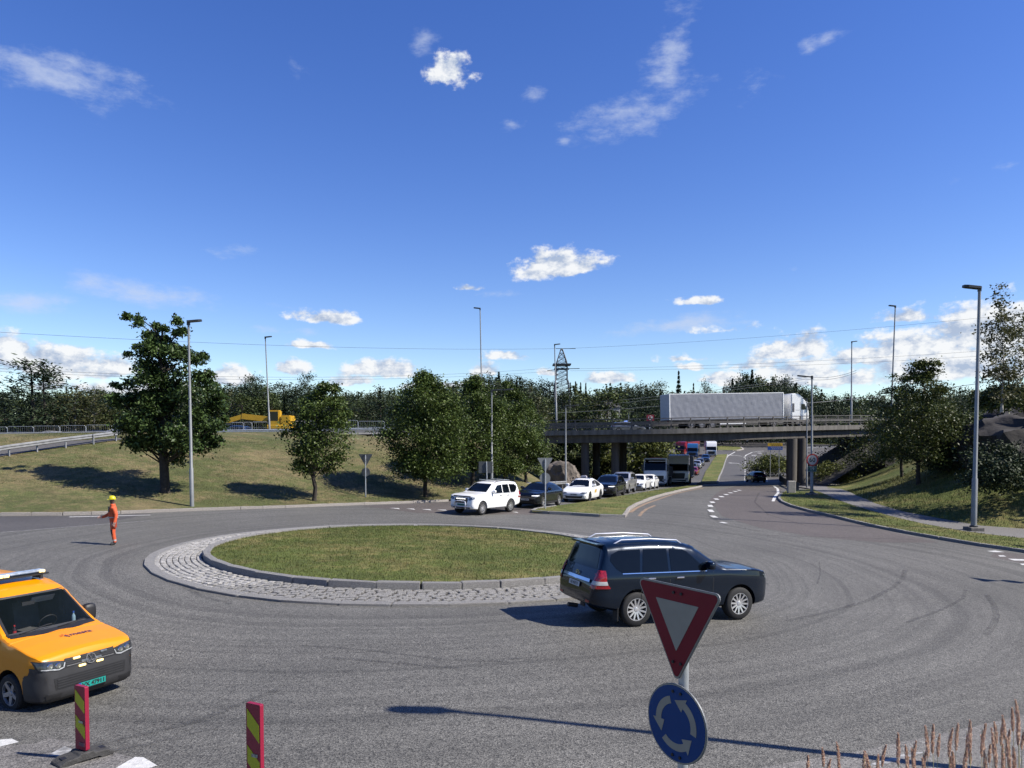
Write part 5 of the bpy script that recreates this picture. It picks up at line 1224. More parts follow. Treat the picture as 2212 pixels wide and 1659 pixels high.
    if grille:
        gz = K['top'][0][1]; gw = .48 if kind == 'suv' else .42
        decal('grille', bvh, [(-gw, gz + .14), (-gw * .86, gz + .0), (gw * .86, gz + .0), (gw, gz + .14), (gw * .97, gz + .30 if kind == 'suv' else gz + .2), (-gw * .97, gz + .30 if kind == 'suv' else gz + .2)], 'F', black_plastic, t, .008, .08)
    decal('lower_grille', bvh, [(-.58, .32), (.58, .32), (.62, .46), (-.62, .46)], 'F', black_plastic, t, .007, .1)
    decal('lower_bumper', bvh, [(-.7, .36), (.7, .36), (.72, .5), (-.72, .5)], 'B', black_plastic, t, .007, .1)
    pz = .56 if kind != 'suv' else .60
    pf = decal('number_plate', bvh, rect(0, pz, .52, .11), 'F', plate, t, .022, .3, False)
    pb = decal('number_plate', bvh, rect(0, .80 if kind != 'suv' else .88, .52, .11), 'B', plate_white, t, .03, .3, False)
    if plate_text:
        decal_text(plate_text, .095, bvh, view, (0, pz - .003) if view == 'F' else (0, .80 if kind != 'suv' else .877), black_plastic, pf if view == 'F' else pb, off=.026 if view == 'F' else .034, bold=.002)
    if cladding:
        for sd in 'LR': decal('sill', bvh, [(S(K['fo'] + K['r'] + .1), .27), (S(K['fo'] + K['wb'] - K['r'] - .1), .27), (S(K['fo'] + K['wb'] - K['r'] - .1), .40), (S(K['fo'] + K['r'] + .1), .40)], sd, grey_plastic, t, .012, .2)
    rm, ty = get_wheel(K['r'], spokes, rim or alloy)
    for xa in (K['wb'] / 2, -K['wb'] / 2):
        for sd in (1, -1):
            o = add('wheel', rm, t); o.location = (xa, sd * (K['W'] / 2 - .135), K['r']); o.rotation_euler = (0, random.uniform(0, 6), math.pi if sd > 0 else 0); add('tyre', ty, o)
    if rails:
        for sd in (1, -1):
            y = sd * (K['W'] / 2 - .33); zr = lambda s: float(np.interp(s, [p[0] for p in K['top']], [p[1] for p in K['top']]))
            MB().tube([(S(2.35), y, zr(2.35) - .02), (S(2.5), y, zr(2.5) + .055), (S(3.2), y, zr(3.2) + .055), (S(3.95), y, zr(3.95) + .055), (S(4.15), y, zr(4.15) - .02)], [.016, .018, .018, .018, .016], 8).build('roof_rail', rails, t, 40)
    pose(t, pos, head, scale)
    return t, bvh, S
drl_m = mat('lit_headlight', (.6, .62, .65), .1, .2, var=.3, scale=12); glow_w = mat('driving_light', (.9, .9, .9), .3, emit=((1, .98, .92), 2.2)); glow_y = mat('amber_strobe', (.9, .7, .3), .3, emit=((1, .72, .28), 2.0))
def from_wheels(pf, lat, K, head):      # place a car from the ground contact of its front wheel on the side facing the viewer (lat: +1 its left)
    h = Vector((head[0], head[1], 0)).normalized(); l = Vector((-h.y, h.x, 0)); c = pf - h * K['wb'] / 2 - l * lat * (K['W'] / 2 - .1); return (c.x, c.y, float(zb(c.x, c.y)) + .005)

# ---- dark blue four-wheel drive turning round the island
pr, pf = G(1370, 1352.5), G(1591, 1337.5); hd = (pf - pr).normalized(); K = KIND['suv']; sc = (pf - pr).length / K['wb']
l = Vector((-hd.y, hd.x, 0)); c = (pr + pf) / 2 + l * (K['W'] / 2 - .12) * sc; c.z = float(zb(c.x, c.y)) + .005
navy, bv, S = make_car('off_road_car', 'dark blue four-wheel drive turning round the island behind the near give way sign', 'suv', P_NAVY, c, hd, sc, spokes=12, plate_text='AE 46713', detail=2, rails=alloy, view='B', mirror_paint=P_NAVY)
for ch in list(navy.children):
    if ch.name.startswith('roof_rail'): pass
decal('tailgate_trim', bv, [(-.66, .985), (.66, .985), (.64, 1.05), (-.64, 1.05)], 'B', chrome, navy, .03, .1)
MB().box((0, 0, 0), (.34, 1.20, .035)).build('roof_spoiler', P_NAVY, navy).location = (S(4.42), 0, 1.80)
e = MB(); e.lathe([(.052, -.004), (.066, -.004), (.066, .008), (.052, .008)], 24, Matrix.Rotation(R(90), 4, 'Y')); e.lathe([(.02, -.004), (.028, -.004), (.028, .008)], 16, Matrix.Rotation(R(90), 4, 'Y')); q = e.build('emblem', chrome, navy, 30); q.location = project(bv, [(0, 1.10)], 'B', .02)[0]; q.scale = (1, 1.25, 1)
MB().tube([(S(4.72), -.05, .36), (S(4.95), -.05, .40)], .05, 8).build('tow_hitch', black_plastic, navy)
for sd in 'LR':
    for xs_ in (K['fo'], K['fo'] + K['wb']):
        pass
    decal('side_step', bv, [(S(1.5), .33), (S(3.1), .33), (S(3.1), .40), (S(1.5), .40)], sd, black_plastic, navy, .02, .2)
    q = 1 if sd == 'L' else -1
    o = MB().box((0, 0, 0), (.02, .22, .30)).build('mud_flap', black_plastic, navy); o.location = (-K['wb'] / 2 - K['r'] - .09, q * .80, .30)
decal('bumper_reflector', bv, rect(-.66, .58, .16, .05), 'B', tail_red, navy, .01, .1); decal('bumper_reflector', bv, rect(.66, .58, .16, .05), 'B', tail_red, navy, .01, .1)

# ---- the queue coming towards the junction
QG = 'queue of cars waiting to enter the roundabout'
pf = G(1040, 1113); hd = Vector((-1.62, -2.27, 0)).normalized()
white4, bv, S = make_car('off_road_car', 'white four-wheel drive with bull bar and roof bars at the head of the queue', 'suv', P_WHITE, from_wheels(pf, 1, K, hd), hd, .97, group=QG, spokes=10, plate=mat('plate_green', (.02, .28, .26), .5), plate_text='XS 17093', detail=2, rails=black_plastic)
mb = MB()
for q in (-1, 1): mb.tube([(S(-.02), q * .34, .36), (S(-.10), q * .42, .62), (S(-.08), q * .36, .80)], .035, 8)
mb.tube([(S(-.08), -.36, .80), (S(-.10), 0, .83), (S(-.08), .36, .80)], .035, 8); mb.tube([(S(-.04), -.72, .50), (S(-.11), -.4, .50), (S(-.11), .4, .50), (S(-.04), .72, .50)], .03, 8); mb.build('bull_bar', alloy, white4, 40)
for k in range(5): MB().box((S(-.03), -.28 + .14 * k, .95), (.03, .09, .04)).build('spotlight', glow_w, white4)
decal('bonnet_guard', bv, [(-.66, 1.04), (.66, 1.04), (.62, 1.10), (-.62, 1.10)], 'F', black_plastic, white4, .02, .1)
for s_ in (2.55, 3.75): MB().box((S(s_), 0, 1.95), (.07, 1.34, .035)).build('roof_bar', alloy, white4)
MB().box((S(1.5 + .8), .96, .36), (1.7, .16, .05)).build('side_step', grey_plastic, white4)
pf = G(1172, 1098); hd = (-.42, -.90); Kc = KIND['coupe']
make_car('coupe_car', 'dark blue-black coupe-backed car behind the sign post, second in the queue', 'coupe', P_BLACK, from_wheels(pf, 1, Kc, hd), hd, 1.0, group=QG, spokes=5, plate_text='EC 84074', drl=True, cladding=True, grille=False)
pf = G(1272, 1085); hd = (-.37, -.93); Kf = KIND['fast']
taxi, bv, S = make_car('taxi', 'white taxi with roof sign and orange door sticker, third in the queue', 'fast', P_WHITE, from_wheels(pf, 1, Kf, hd), hd, 1.0, cat='taxi', group=QG, spokes=5, rim=dark_alloy, plate_text='EK 74098', grille=False)
mb = MB(); mb.prism([(-.24, 0), (.24, 0), (.2, .13), (.12, .17), (-.12, .17), (-.2, .13)], .16, Matrix.Translation((S(2.5), 0, 1.65)) @ Matrix.Rotation(R(90), 4, 'Z') @ Matrix.Rotation(R(90), 4, 'X')); mb.build('roof_sign', mat('roof_sign_white', (.7, .66, .74), .4), taxi)
for sd in 'LR': decal('door_sticker', bv, [(S(2.05), .62), (S(2.52), .62), (S(2.56), .74), (S(2.5), .86), (S(2.1), .83)], sd, mat('sticker_orange', (.85, .42, .03), .5, scale=9, col2=(.75, .55, .1)), taxi, .008, .15)
for q in (-1, 1): decal('bumper_slot', bv, [(q * .52, .50), (q * .84, .46), (q * .86, .36), (q * .80, .44), (q * .52, .47)], 'F', black_plastic, taxi, .009, .1)
decal('roof_glass', bv, [(S(2.3), -.5), (S(3.6), -.48), (S(3.6), .48), (S(2.3), .5)], 'T', tint, taxi, .006, .2)
pf = G(1330, 1074); hd = (-.34, -.94); Kx = KIND['cross']
make_car('crossover_car', 'black crossover with lit headlamp, fourth in the queue behind the taxi', 'cross', P_BLACK, from_wheels(pf, 1, Kx, hd), hd, 1.03, group=QG, spokes=5, rim=dark_alloy, drl=True, grille=False, plate_text='EH 69012')
pf = G(1358, 1066); hd = (-.34, -.94)
make_car('off_road_car', 'silver four-wheel drive between the black crossover and the white saloon in the queue', 'suv', P_SILVER, from_wheels(pf, 1, K, hd), hd, .96, group=QG, spokes=6, drl=True, rails=black_plastic)
pf = G(1394, 1060); hd = (-.33, -.94)
make_car('saloon_car', 'white low car with a dark grille behind the silver four-wheel drive', 'fast', P_WHITE, from_wheels(pf, 1, Kf, hd), hd, .93, group=QG, spokes=5)
pf = G(1412, 1056.2); hd = (-.33, -.94); Kh = KIND['hatch']
make_car('hatchback_car', 'white small hatchback directly in front of the white-fronted truck', 'hatch', P_WHITE, from_wheels(pf, 1, Kh, hd), hd, 1.0, group=QG, spokes=5, grille=False)
make_car('hatchback_car', 'dark hatchback seen from behind driving away under the bridge', 'hatch', P_BLACK, G(1632, 1041.5), (.02, 1), 1.03, view='B', plate_text='DR 20815')
# cars further back; heading towards the viewer along the bend
for (px, py, kind, pt, hd, sc, lab) in [(1486, 1031, 'hatch', P_BLUE, (-.30, -.95), 1.0, 'dark blue car coming out from behind the tarpaulin lorry'), (1498, 1026, 'hatch', P_RED, (-.33, -.94), .95, 'red car almost hidden behind the dark blue one in the far queue'),
    (1496, 1020, 'suv', P_GREY, (-.32, -.95), .9, 'dark grey estate in the far queue'), (1505, 1012, 'cross', P_SILVER, (-.32, -.95), 1.0, 'pale silver car with a white roof in the far queue'),
    (1512, 1005.5, 'hatch', P_GREY, (-.30, -.95), 1.0, 'grey car second from the white lorry in the far queue'), (1524, 997, 'cross', P_BLUE, (-.25, -.97), 1.0, 'blue car directly in front of the distant white lorry'),
    (1468, 1046, 'cross', P_BLACK, (-.3, -.95), .95, 'black car showing between the two near trucks'), (1474, 1043, 'hatch', P_GREY, (-.3, -.95), .95, 'grey car beside the wheels of the tarpaulin truck')]:
    make_car('distant_car', lab, kind, pt, G(px, py), hd, sc, group='far queue of cars beyond the bridge', drl=False)
for (px, py, pt, hd, lab) in [(1664, 951.5, P_BLACK, (-1, .1), 'dark car on the side road above the direction sign'), (1488, 966, P_BLUE, (.3, -.95), 'dark car between the red and white lorries far back'), (1525, 956.5, P_GREY, (-1, -.1), 'small grey car leaving the far roundabout')]:
    make_car('distant_car', lab, 'hatch', pt, G(px, py), hd, 1.0)
pp = at(1415, 909, 90); x_, y_ = pp.x, 90.5
t, bv, S = make_car('patrol_car', 'grey car with a blue light passing on the bridge left of the trailer', 'hatch', P_GREY, (0, 0, 0), (1, .1)); t.location = (at(1355, 915, 92.5).x, 92.5, brz(12) - .25)
MB().box((S(2.4), 0, 1.53), (.2, 1.0, .1)).build('light_bar', mat('blue_beacon', (.1, .2, .8), .3, emit=((.3, .45, 1), 1.2)), t)
t, bv, S = make_car('parked_car', 'dark blue car parked behind the fence left of the digger', 'cross', P_BLUE, (0, 0, 0), (-1, .25)); x = at(508, 935, 98).x; t.location = (x, 98, zl(x, 98) + .05)
for i, (px, pt) in enumerate([(20, P_GREY), (95, P_SILVER), (190, P_BLACK), (235, P_SILVER), (330, P_BLUE), (640, P_BLACK), (700, P_GREY)]):
    t, bv, S = make_car('parked_car', ['grey car parked behind the site fence at far left', 'silver car parked behind the fence below the tall pines', 'black car parked behind the fence below the birches', 'pale car parked behind the fence left of the largest tree', 'blue car parked behind the largest tree', 'black car parked right of the digger', 'grey car parked behind the small loose tree'][i], 'hatch', pt, (0, 0, 0), (-1, .1 * (i % 3)))
    x = at(px, 935, 100).x; t.location = (x, 101, zl(x, 101) + .05)

# ------------------------------------------------------------------ orange van
Kv = KIND['van']; th = R(62.5); hd = Vector((math.sin(th), -math.cos(th), 0)); c = Vector((-8.54, 12.63, -.385))
van_lamp = mat('van_headlight', (.05, .055, .062), .1, .2, var=.5, scale=16, spec=.7)
van = thing('van', 'orange maintenance van with amber light bar entering at the lower left', 'van')
bm = body_bmesh(Kv); vb = BVHTree.FromBMesh(bm)
vs_in = [v.co.copy() for v in bm.verts]
me = bm_mesh(bm, 'body', [P_ORANGE])
XV = Kv['wb'] / 2 + Kv['fo']; S = lambda s: XV - s
cab_m = mat('cab_lining', (.10, .10, .105), .8, var=.2)
me = boolean(me, arch_cutter(Kv, .07), None)
cab = MB()      # hollow the cab out, then open windscreen and side windows
cab.prism([(S(1.22), .55), (S(1.22), 1.20), (S(1.40), 1.34), (S(2.05), 1.86), (S(2.3), 1.95), (S(4.6), 2.02), (S(4.6), .55)], 1.50, Matrix.Rotation(R(90), 4, 'X'))
me = boolean(me, cab.mesh('cut', cab_m), None)
ws = [(-.79, 1.32), (.79, 1.32), (.70, 1.84), (.66, 1.89), (-.66, 1.89), (-.70, 1.84)]
pc = MB(); pc.prism([(x, y) for x, y in ws], 1.4, Matrix.Translation((S(1.35), 0, 0)) @ Matrix(((0, 0, 1, 0), (1, 0, 0, 0), (0, 1, 0, 0), (0, 0, 0, 1)))); me = boolean(me, pc.mesh('cut', cab_m), None)
for w in Kv['side']:
    pc = MB(); pc.prism([(S(a), b) for a, b in w][::-1], 3.0, Matrix.Rotation(R(90), 4, 'X')); me = boolean(me, pc.mesh('cut', black_plastic), None)
bi = [m.name for m in me.materials].index('black_plastic')
for f in me.polygons:
    if f.center.x > S(.75) and f.center.z < .40: f.material_index = bi
smooth(me, 36); add('body', me, van)
glass = bpy.data.materials.new('clear_glass'); glass.use_nodes = True; t_ = glass.node_tree; b_ = t_.nodes['Principled BSDF']; b_.inputs['Base Color'].default_value = (.02, .03, .03, 1); b_.inputs['Roughness'].default_value = .03; b_.inputs['Alpha'].default_value = .16; b_.inputs['Specular IOR Level'].default_value = .6
gn = N(t_, 'ShaderNodeTexNoise'); gn.inputs['Scale'].default_value = 3; gm = N(t_, 'ShaderNodeMapRange'); gm.inputs[3].default_value = .02; gm.inputs[4].default_value = .06; t_.links.new(gn.outputs['Fac'], gm.inputs[0]); t_.links.new(gm.outputs[0], b_.inputs['Roughness'])
decal('windscreen', vb, ws, 'F', glass, van, -.004)
wd = .055
for a, b in zip(ws, ws[1:] + ws[:1]):
    pass
decal('windscreen_border', vb, [(-.81, 1.29), (.81, 1.29), (.79, 1.335), (-.79, 1.335)], 'F', black_plastic, van, .004)
decal('windscreen_border', vb, [(-.69, 1.885), (.69, 1.885), (.68, 1.92), (-.68, 1.92)], 'F', black_plastic, van, .004)
for q in (-1, 1): decal('windscreen_border', vb, [(q * .775, 1.32), (q * .82, 1.30), (q * .715, 1.89), (q * .675, 1.88)], 'F', black_plastic, van, .004)
for sd in 'LR':
    for w in Kv['side']: decal('side_window', vb, [(S(a), b) for a, b in w], sd, glass, van, -.004)
    q = 1 if sd == 'L' else -1
    o = add('mirror', pebble('mirror', (.17, .26, .34), black_plastic), van); o.location = (S(1.72), q * 1.08, 1.36)
    MB().bar((S(1.74), q * .88, 1.28), (S(1.72), q * 1.0, 1.30), .06).build('mirror_arm', black_plastic, van)
    decal('headlight', vb, [(q * .46, .93), (q * .50, .835), (q * .60, .815), (q * .88, .87), (q * .91, 1.0), (q * .84, 1.0)], 'F', van_lamp, van, .024, .05)
    decal('daytime_light', vb, [(q * .47, .925), (q * .50, .838), (q * .60, .818), (q * .86, .868), (q * .86, .885), (q * .60, .838), (q * .515, .852), (q * .49, .925)], 'F', drl_m, van, .029, .04)
    decal('headlight_surround', vb, [(q * .43, .95), (q * .46, .82), (q * .60, .795), (q * .90, .85), (q * .925, 1.02), (q * .84, 1.015)], 'F', black_plastic, van, .018, .05)
    for (hy_, hz_) in ((.60, .895), (.74, .915)):
        p_ = project(vb, [(q * hy_, hz_)], 'F', .027)[0]; o = MB().lathe([(0, .004), (.045, .012), (.055, .0)], 16, Matrix.Rotation(R(90), 4, 'Y')).build('lens', chrome, van, 30); o.location = p_
    decal('wheel_arch_trim', vb, [(S(1.35), .66), (S(1.42), .70), (S(1.42), .3), (S(1.35), .3)], sd, black_plastic, van, .008, .1)
    for xs_ in (1.48, 2.83): decal('door_gap', vb, [(S(xs_) - .006, .30), (S(xs_) + .006, .30), (S(xs_) + .006, 1.20), (S(xs_) - .006, 1.20)], sd, black_plastic, van, .003, .2)
    decal('sill_trim', vb, [(S(1.45), .42), (S(3.4), .42), (S(3.4), .52), (S(1.45), .52)], sd, black_plastic, van, .01, .2)
# black front bumper, grille, badge, plate
bump_m = mat('bumper_plastic', (.034, .034, .037), .6, var=.15)
bp_ = lambda a: [(-a[0], a[1]), (a[0], a[1]), (a[2], a[3]), (-a[2], a[3])]
decal('bumper', vb, [(-.93, .30), (.93, .30), (.94, .90), (.80, .86), (.60, .82), (.46, .835), (-.46, .835), (-.60, .82), (-.80, .86), (-.94, .90)], 'F', bump_m, van, .014, .07)
decal('air_intake', vb, [(-.66, .47), (.66, .47), (.69, .68), (-.69, .68)], 'F', black_plastic, van, .019, .08)
decal('air_intake', vb, [(-.80, .33), (-.56, .33), (-.54, .40), (-.82, .42)], 'F', black_plastic, van, .019, .08); decal('air_intake', vb, [(.80, .33), (.56, .33), (.54, .40), (.82, .42)], 'F', black_plastic, van, .019, .08)
for sd in 'LR': decal('bumper_corner', vb, [(S(.0), .30), (S(.48), .30), (S(.50), .62), (S(.44), .74), (S(.02), .84)], sd, bump_m, van, .014, .06)
decal('grille', vb, [(-.45, .82), (.45, .82), (.47, .985), (-.47, .985)], 'F', black_plastic, van, .019, .08)
for z in (.845, .88, .915, .945): decal('grille_bar', vb, [(-.45, z), (.45, z), (.45, z + .012), (-.45, z + .012)], 'F', chrome if z == .845 else bump_m, van, .028, .1)
for z in (.50, .545, .59, .635): decal('intake_bar', vb, [(-.62, z), (.62, z), (.64, z + .022), (-.64, z + .022)], 'F', bump_m, van, .028, .1)
pb_ = project(vb, [(0, .885)], 'F', .03)[0]; My = Matrix.Translation(pb_) @ Matrix.Rotation(R(84), 4, 'Y')
e = MB(); e.lathe([(.083, -.02), (.095, -.02), (.095, .006), (.083, .006)], 28, My); badge = e.build('badge', chrome, van, 30)
MB().lathe([(0, -.002), (.083, -.002)], 24, My).build('badge_disc', lamp_dark, badge)
mb = MB(); Mb = My @ Matrix(((0, -1, 0, 0), (1, 0, 0, 0), (0, 0, 1, 0), (0, 0, 0, 1)))
def ln2(pts, w=.011):
    for a, b in zip(pts[:-1], pts[1:]): mb.bar(Mb @ Vector((*a, .004)), Mb @ Vector((*b, .004)), w, .008)
# local badge plane: x across (viewer's right), y up
ln2([(-.034, .074), (0, .006), (.034, .074)]); ln2([(-.072, .040), (-.036, -.068), (0, -.004), (.036, -.068), (.072, .040)]); mb.build('badge_letters', chrome, badge)
dx = -.0
plv = decal('number_plate', vb, rect(dx, .43, .56, .14), 'F', black_plastic, van, .040, .4, False)
teal = mat('plate_teal', (.01, .36, .31), .45, var=.04)
decal('plate_face', vb, rect(dx, .43, .52, .11), 'F', teal, van, .044, .4, False)
decal('plate_band', vb, rect(dx - .238, .43, .044, .108), 'F', mat('plate_blue', (.02, .09, .45), .5), van, .047, .4, False)
decal_text('N', .035, vb, 'F', (dx - .238, .405), plate_white, van, off=.050, bold=.001)
decal_text('VX 47911', .108, vb, 'F', (dx + .024, .428), black_plastic, van, off=.050, bold=.003)
purple = mat('logo_purple', (.055, .02, .10), .4)
# logo on the bonnet: text reads from the front of the van, drawn on the top surface
def bonnet_text(s, size, xc, yc, m, bold):
    me = text_mesh(s, size, m, 'lettering', bold, extr=0); pts = [(xc - v.co.y * 1.0, 0) for v in me.vertices]
    pts = [(xc + v.co.y * -1.0 * 1.0, yc + v.co.x) for v in me.vertices]
    for v, p in zip(me.vertices, project(vb, pts, 'T', .006)): v.co = p
    me.update(); return add('lettering', me, van)
bonnet_text('mesta', .18, S(.66), .23, purple, .0025)
lx, ly = S(.68), -.07
for k, (ang_, m_) in enumerate([(90, 'o'), (40, 'o'), (140, 'o'), (0, 'o'), (180, 'o'), (-60, 'p')]):
    a_ = R(ang_); d = (-math.sin(a_), math.cos(a_)); n_ = (d[1], -d[0])
    f0, f1 = (.03, .085) if m_ == 'o' else (.0, .11); w_ = .012 if m_ == 'o' else .026
    poly = [(lx + d[0] * f0 + n_[0] * w_, ly + d[1] * f0 + n_[1] * w_), (lx + d[0] * f1 + n_[0] * w_ * .6, ly + d[1] * f1 + n_[1] * w_ * .6), (lx + d[0] * f1 - n_[0] * w_ * .6, ly + d[1] * f1 - n_[1] * w_ * .6), (lx + d[0] * f0 - n_[0] * w_, ly + d[1] * f0 - n_[1] * w_)]
    decal('logo_ray', vb, poly, 'T', mat('logo_orange', (.75, .16, .03), .4) if m_ == 'o' else purple, van, .006, .1)
for (y_, z_, g_) in [(-.17, .80, 1), (.17, .80, 1), (-.26, .955, 1), (.26, .955, 0), (-.12, .87, 0), (.14, .87, 0)]:
    p_ = project(vb, [(y_, z_)], 'F', .03)[0]; o = add('strobe', rbox('strobe', (.03, .13, .04), glow_y if g_ else lamp_glass, .008), van); o.location = p_
# cab interior
for (y_) in (-.42, .42):
    st = MB(); st.box((S(2.62), y_, .95), (.5, .5, .2)).box((S(2.86), y_, 1.28), (.16, .5, .62), M=Matrix.Rotation(R(-12), 4, 'Y')).box((S(2.93), y_, 1.66), (.1, .26, .18)); st.build('seat', cab_m, van)
db = MB(); db.prism([(S(1.24), .7), (S(1.24), 1.22), (S(1.6), 1.25), (S(1.85), 1.16), (S(1.9), .7)], 1.46, Matrix.Rotation(R(90), 4, 'X')); db.build('dashboard', cab_m, van)
MB().lathe([(.175, -.012), (.19, 0), (.175, .012), (.16, 0), (.175, -.012)], 24, Matrix.Translation((S(2.05), .42, 1.24)) @ Matrix.Rotation(R(-62), 4, 'Y')).build('steering_wheel', black_plastic, van, 40)
MB().box((S(2.18), .40, 1.72), (.02, .46, .15), M=Matrix.Rotation(R(40), 4, 'Y')).build('sun_visor', mat('visor', (.62, .60, .55), .8), van)
MB().box((S(1.97), .0, 1.72), (.03, .24, .07)).build('rear_view_mirror', black_plastic, van)
bt = thing('bottle', 'small red-labelled drink bottle on the dashboard of the orange van', 'bottle'); MB().lathe([(0, 0), (.032, 0), (.033, .10), (.03, .13), (.013, .17), (.013, .19), (0, .19)], 14).build('flask', mat('cola_bottle', (.05, .02, .02), .15), bt, 40); MB().lathe([(.034, .045), (.034, .10)], 14).build('wrap', mat('red_wrap', (.5, .03, .04), .5), bt); MB().lathe([(.014, .185), (.016, .185), (.016, .21), (0, .21)], 12).build('cap', mat('red_cap', (.55, .03, .03), .5), bt)
bt2 = thing('bottle', 'clear water bottle with blue cap by the far windscreen pillar of the orange van', 'bottle'); MB().lathe([(0, 0), (.036, 0), (.037, .14), (.03, .17), (.014, .2), (.014, .22), (0, .22)], 14).build('flask', mat('water_bottle', (.30, .45, .52), .1), bt2, 40); MB().lathe([(.016, .215), (.018, .215), (.018, .25), (0, .25)], 12).build('cap', mat('blue_cap', (.03, .12, .5), .5), bt2)
# wipers, light bar, work lamp
for (a, b) in (((-.62, 1.325), (.02, 1.38)), ((.05, 1.325), (.66, 1.35))):
    q = project(vb, [(a[0] + (b[0] - a[0]) * k / 6, a[1] + (b[1] - a[1]) * k / 6) for k in range(7)], 'F', .02); MB().tube(q, .011, 5).build('wiper', black_plastic, van)
lb = rbox('light_bar', (.22, 1.25, .055), mat('light_bar_lens', (.55, .62, .75), .15, .2, var=.4, scale=9), .03, 2); o = add('light_bar', lb, van); o.location = (S(2.5), 0, 2.25)
for y_ in (-.30, -.18, .52): q = MB().box((.13, y_, 0), (.03, .10, .05)).build('amber_lamp', glow_y, o)
MB().box((0, 0, -.055), (.3, 1.3, .03)).build('bar_base', black_plastic, o)
for y_ in (-.5, .5): MB().box((S(2.5), y_, 2.17), (.3, .05, .12)).build('bar_foot', black_plastic, van)
MB().box((S(3.1), -.5, 2.38), (.1, .2, .2)).bar((S(3.1), -.5, 2.1), (S(3.1), -.5, 2.3), .05).build('work_lamp', black_plastic, van)
rm, ty = get_wheel(Kv['r'], 5, mat('van_alloy', (.34, .34, .35), .4, .7))
for xa in (Kv['wb'] / 2, -Kv['wb'] / 2):
    for sd in (1, -1): o = add('wheel', rm, van); o.location = (xa, sd * (Kv['W'] / 2 - .12), Kv['r']); o.rotation_euler = (0, .3, math.pi if sd > 0 else 0); add('tyre', ty, o)
van.matrix_world = Matrix.Translation(c) @ Matrix.Rotation(math.atan2(hd.y, hd.x), 4, 'Z') @ Matrix.Scale(.85, 4)
bt.matrix_world = van.matrix_world @ Matrix.Translation((S(1.50), -.52, 1.235)); bt2.matrix_world = van.matrix_world @ Matrix.Translation((S(1.50), .62, 1.235))

# ------------------------------------------------------------------ lorries
def lorry_wheels(t, xs_, w, r=.5, m=None):
    rm, ty = get_wheel(r, 10, m or mat('lorry_rim', (.25, .25, .26), .5, .5))
    for x in xs_:
        for sd in (1, -1): o = add('wheel', rm, t); o.location = (x, sd * (w / 2 - .14), r); o.rotation_euler = (0, random.uniform(0, 6), math.pi if sd > 0 else 0); add('tyre', ty, o)
def cab_mesh(prof, w, m, bev=.08):
    n = len(prof); bm = bmesh.new(); a = [bm.verts.new((x, -w / 2, z)) for x, z in prof]; b = [bm.verts.new((x, w / 2, z)) for x, z in prof]
    bm.faces.new(a); bm.faces.new(b[::-1])
    for k in range(n): bm.faces.new((a[k], b[k], b[(k + 1) % n], a[(k + 1) % n]))
    bmesh.ops.recalc_face_normals(bm, faces=bm.faces); bmesh.ops.bevel(bm, geom=bm.edges[:], offset=bev, segments=2, affect='EDGES'); bvh = BVHTree.FromBMesh(bm); return bm_mesh(bm, 'cab', m, 35), bvh
def make_lorry(label, cabp, h, load, load_m, L, group=None, low_front=False, deflector=True, name='lorry'):
    """local x forward, origin under the front axle"""
    t = thing(name, label, 'lorry', group=group); w = 2.5; f = 1.35
    prof = [(f, .35), (f + .03, 1.3), (f - .02, 1.75), (f - .35, h - .75), (f - .75, h - .12), (f - 1.1, h), (f - 2.1, h), (f - 2.1, .8)]
    if not deflector: prof = [(f, .35), (f + .03, 1.3), (f - .02, 1.75), (f - .3, h - .25), (f - .5, h), (f - 2.0, h), (f - 2.0, .8)]
    me, bv = cab_mesh(prof, w, cabp); add('cab', me, t)
    zw = 1.78 if low_front else 1.72; wh = 1.12 if low_front else .78
    decal('windscreen', bv, [(-1.16, zw), (1.16, zw), (1.12, zw + wh), (-1.12, zw + wh)], 'F', tint, t, .012, .3)
    dk = mat('lorry_front_dark', (.02, .02, .022), .45)
    if low_front: decal('grille', bv, [(-1.2, .40), (1.2, .40), (1.2, 1.22), (-1.2, 1.22)], 'F', dk, t, .012, .3)
    else:
        decal('grille', bv, [(-.75, .75), (.75, .75), (.85, 1.45), (-.85, 1.45)], 'F', dk, t, .012, .3)
        decal('bumper', bv, [(-1.1, .42), (1.1, .42), (1.1, .62), (-1.1, .62)], 'F', dk, t, .014, .3)
    MB().box((f - .22, 0, zw + wh + .06), (.3, 2.2, .06), M=Matrix.Rotation(R(14), 4, 'Y')).build('sun_visor', dk, t)
    for q in (-1, 1):
        decal('headlight', bv, [(q * .80, .66), (q * 1.14, .66), (q * 1.16, .86), (q * .84, .84)], 'F', drl_m, t, .02, .2)
        sd = 'L' if q > 0 else 'R'; decal('side_window', bv, [(f - .30, 1.75), (f - 1.05, 1.72), (f - 1.05, 2.4), (f - .52, 2.4)], sd, tint, t, .012, .3)
        decal('door_gap', bv, [(f - 1.25, .9), (f - 1.27, .9), (f - 1.27, 2.5), (f - 1.25, 2.5)], sd, dk, t, .008, .4)
        MB().box((f + .05, q * 1.38, 2.05), (.12, .2, .7)).box((f + .02, q * 1.28, 2.42), (.08, .2, .05)).build('mirror', dk, t)
    MB().box((-L / 2 + .5, 0, .78), (L, .9, .3)).build('chassis', dk, t)
    wx = [0, -3.2, -4.5] if L < 9 else [0, -3.6]; lorry_wheels(t, wx, 2.46)
    if load:
        x0, x1, z0, z1 = load; o = add('load_body', rbox('load_body', (x0 - x1, 2.52, z1 - z0), load_m, .05), t); o.location = ((x0 + x1) / 2, 0, (z0 + z1) / 2)
    return t, bv
P_TIP = mat('tipper_dark', (.05, .05, .055), .6, var=.3)
tg = 'lorries in the queue'
def place_lorry(t, px, py, hd, Y=None, s=1.0):
    p = G(px, py); pose(t, (p.x, p.y, p.z), hd, s)
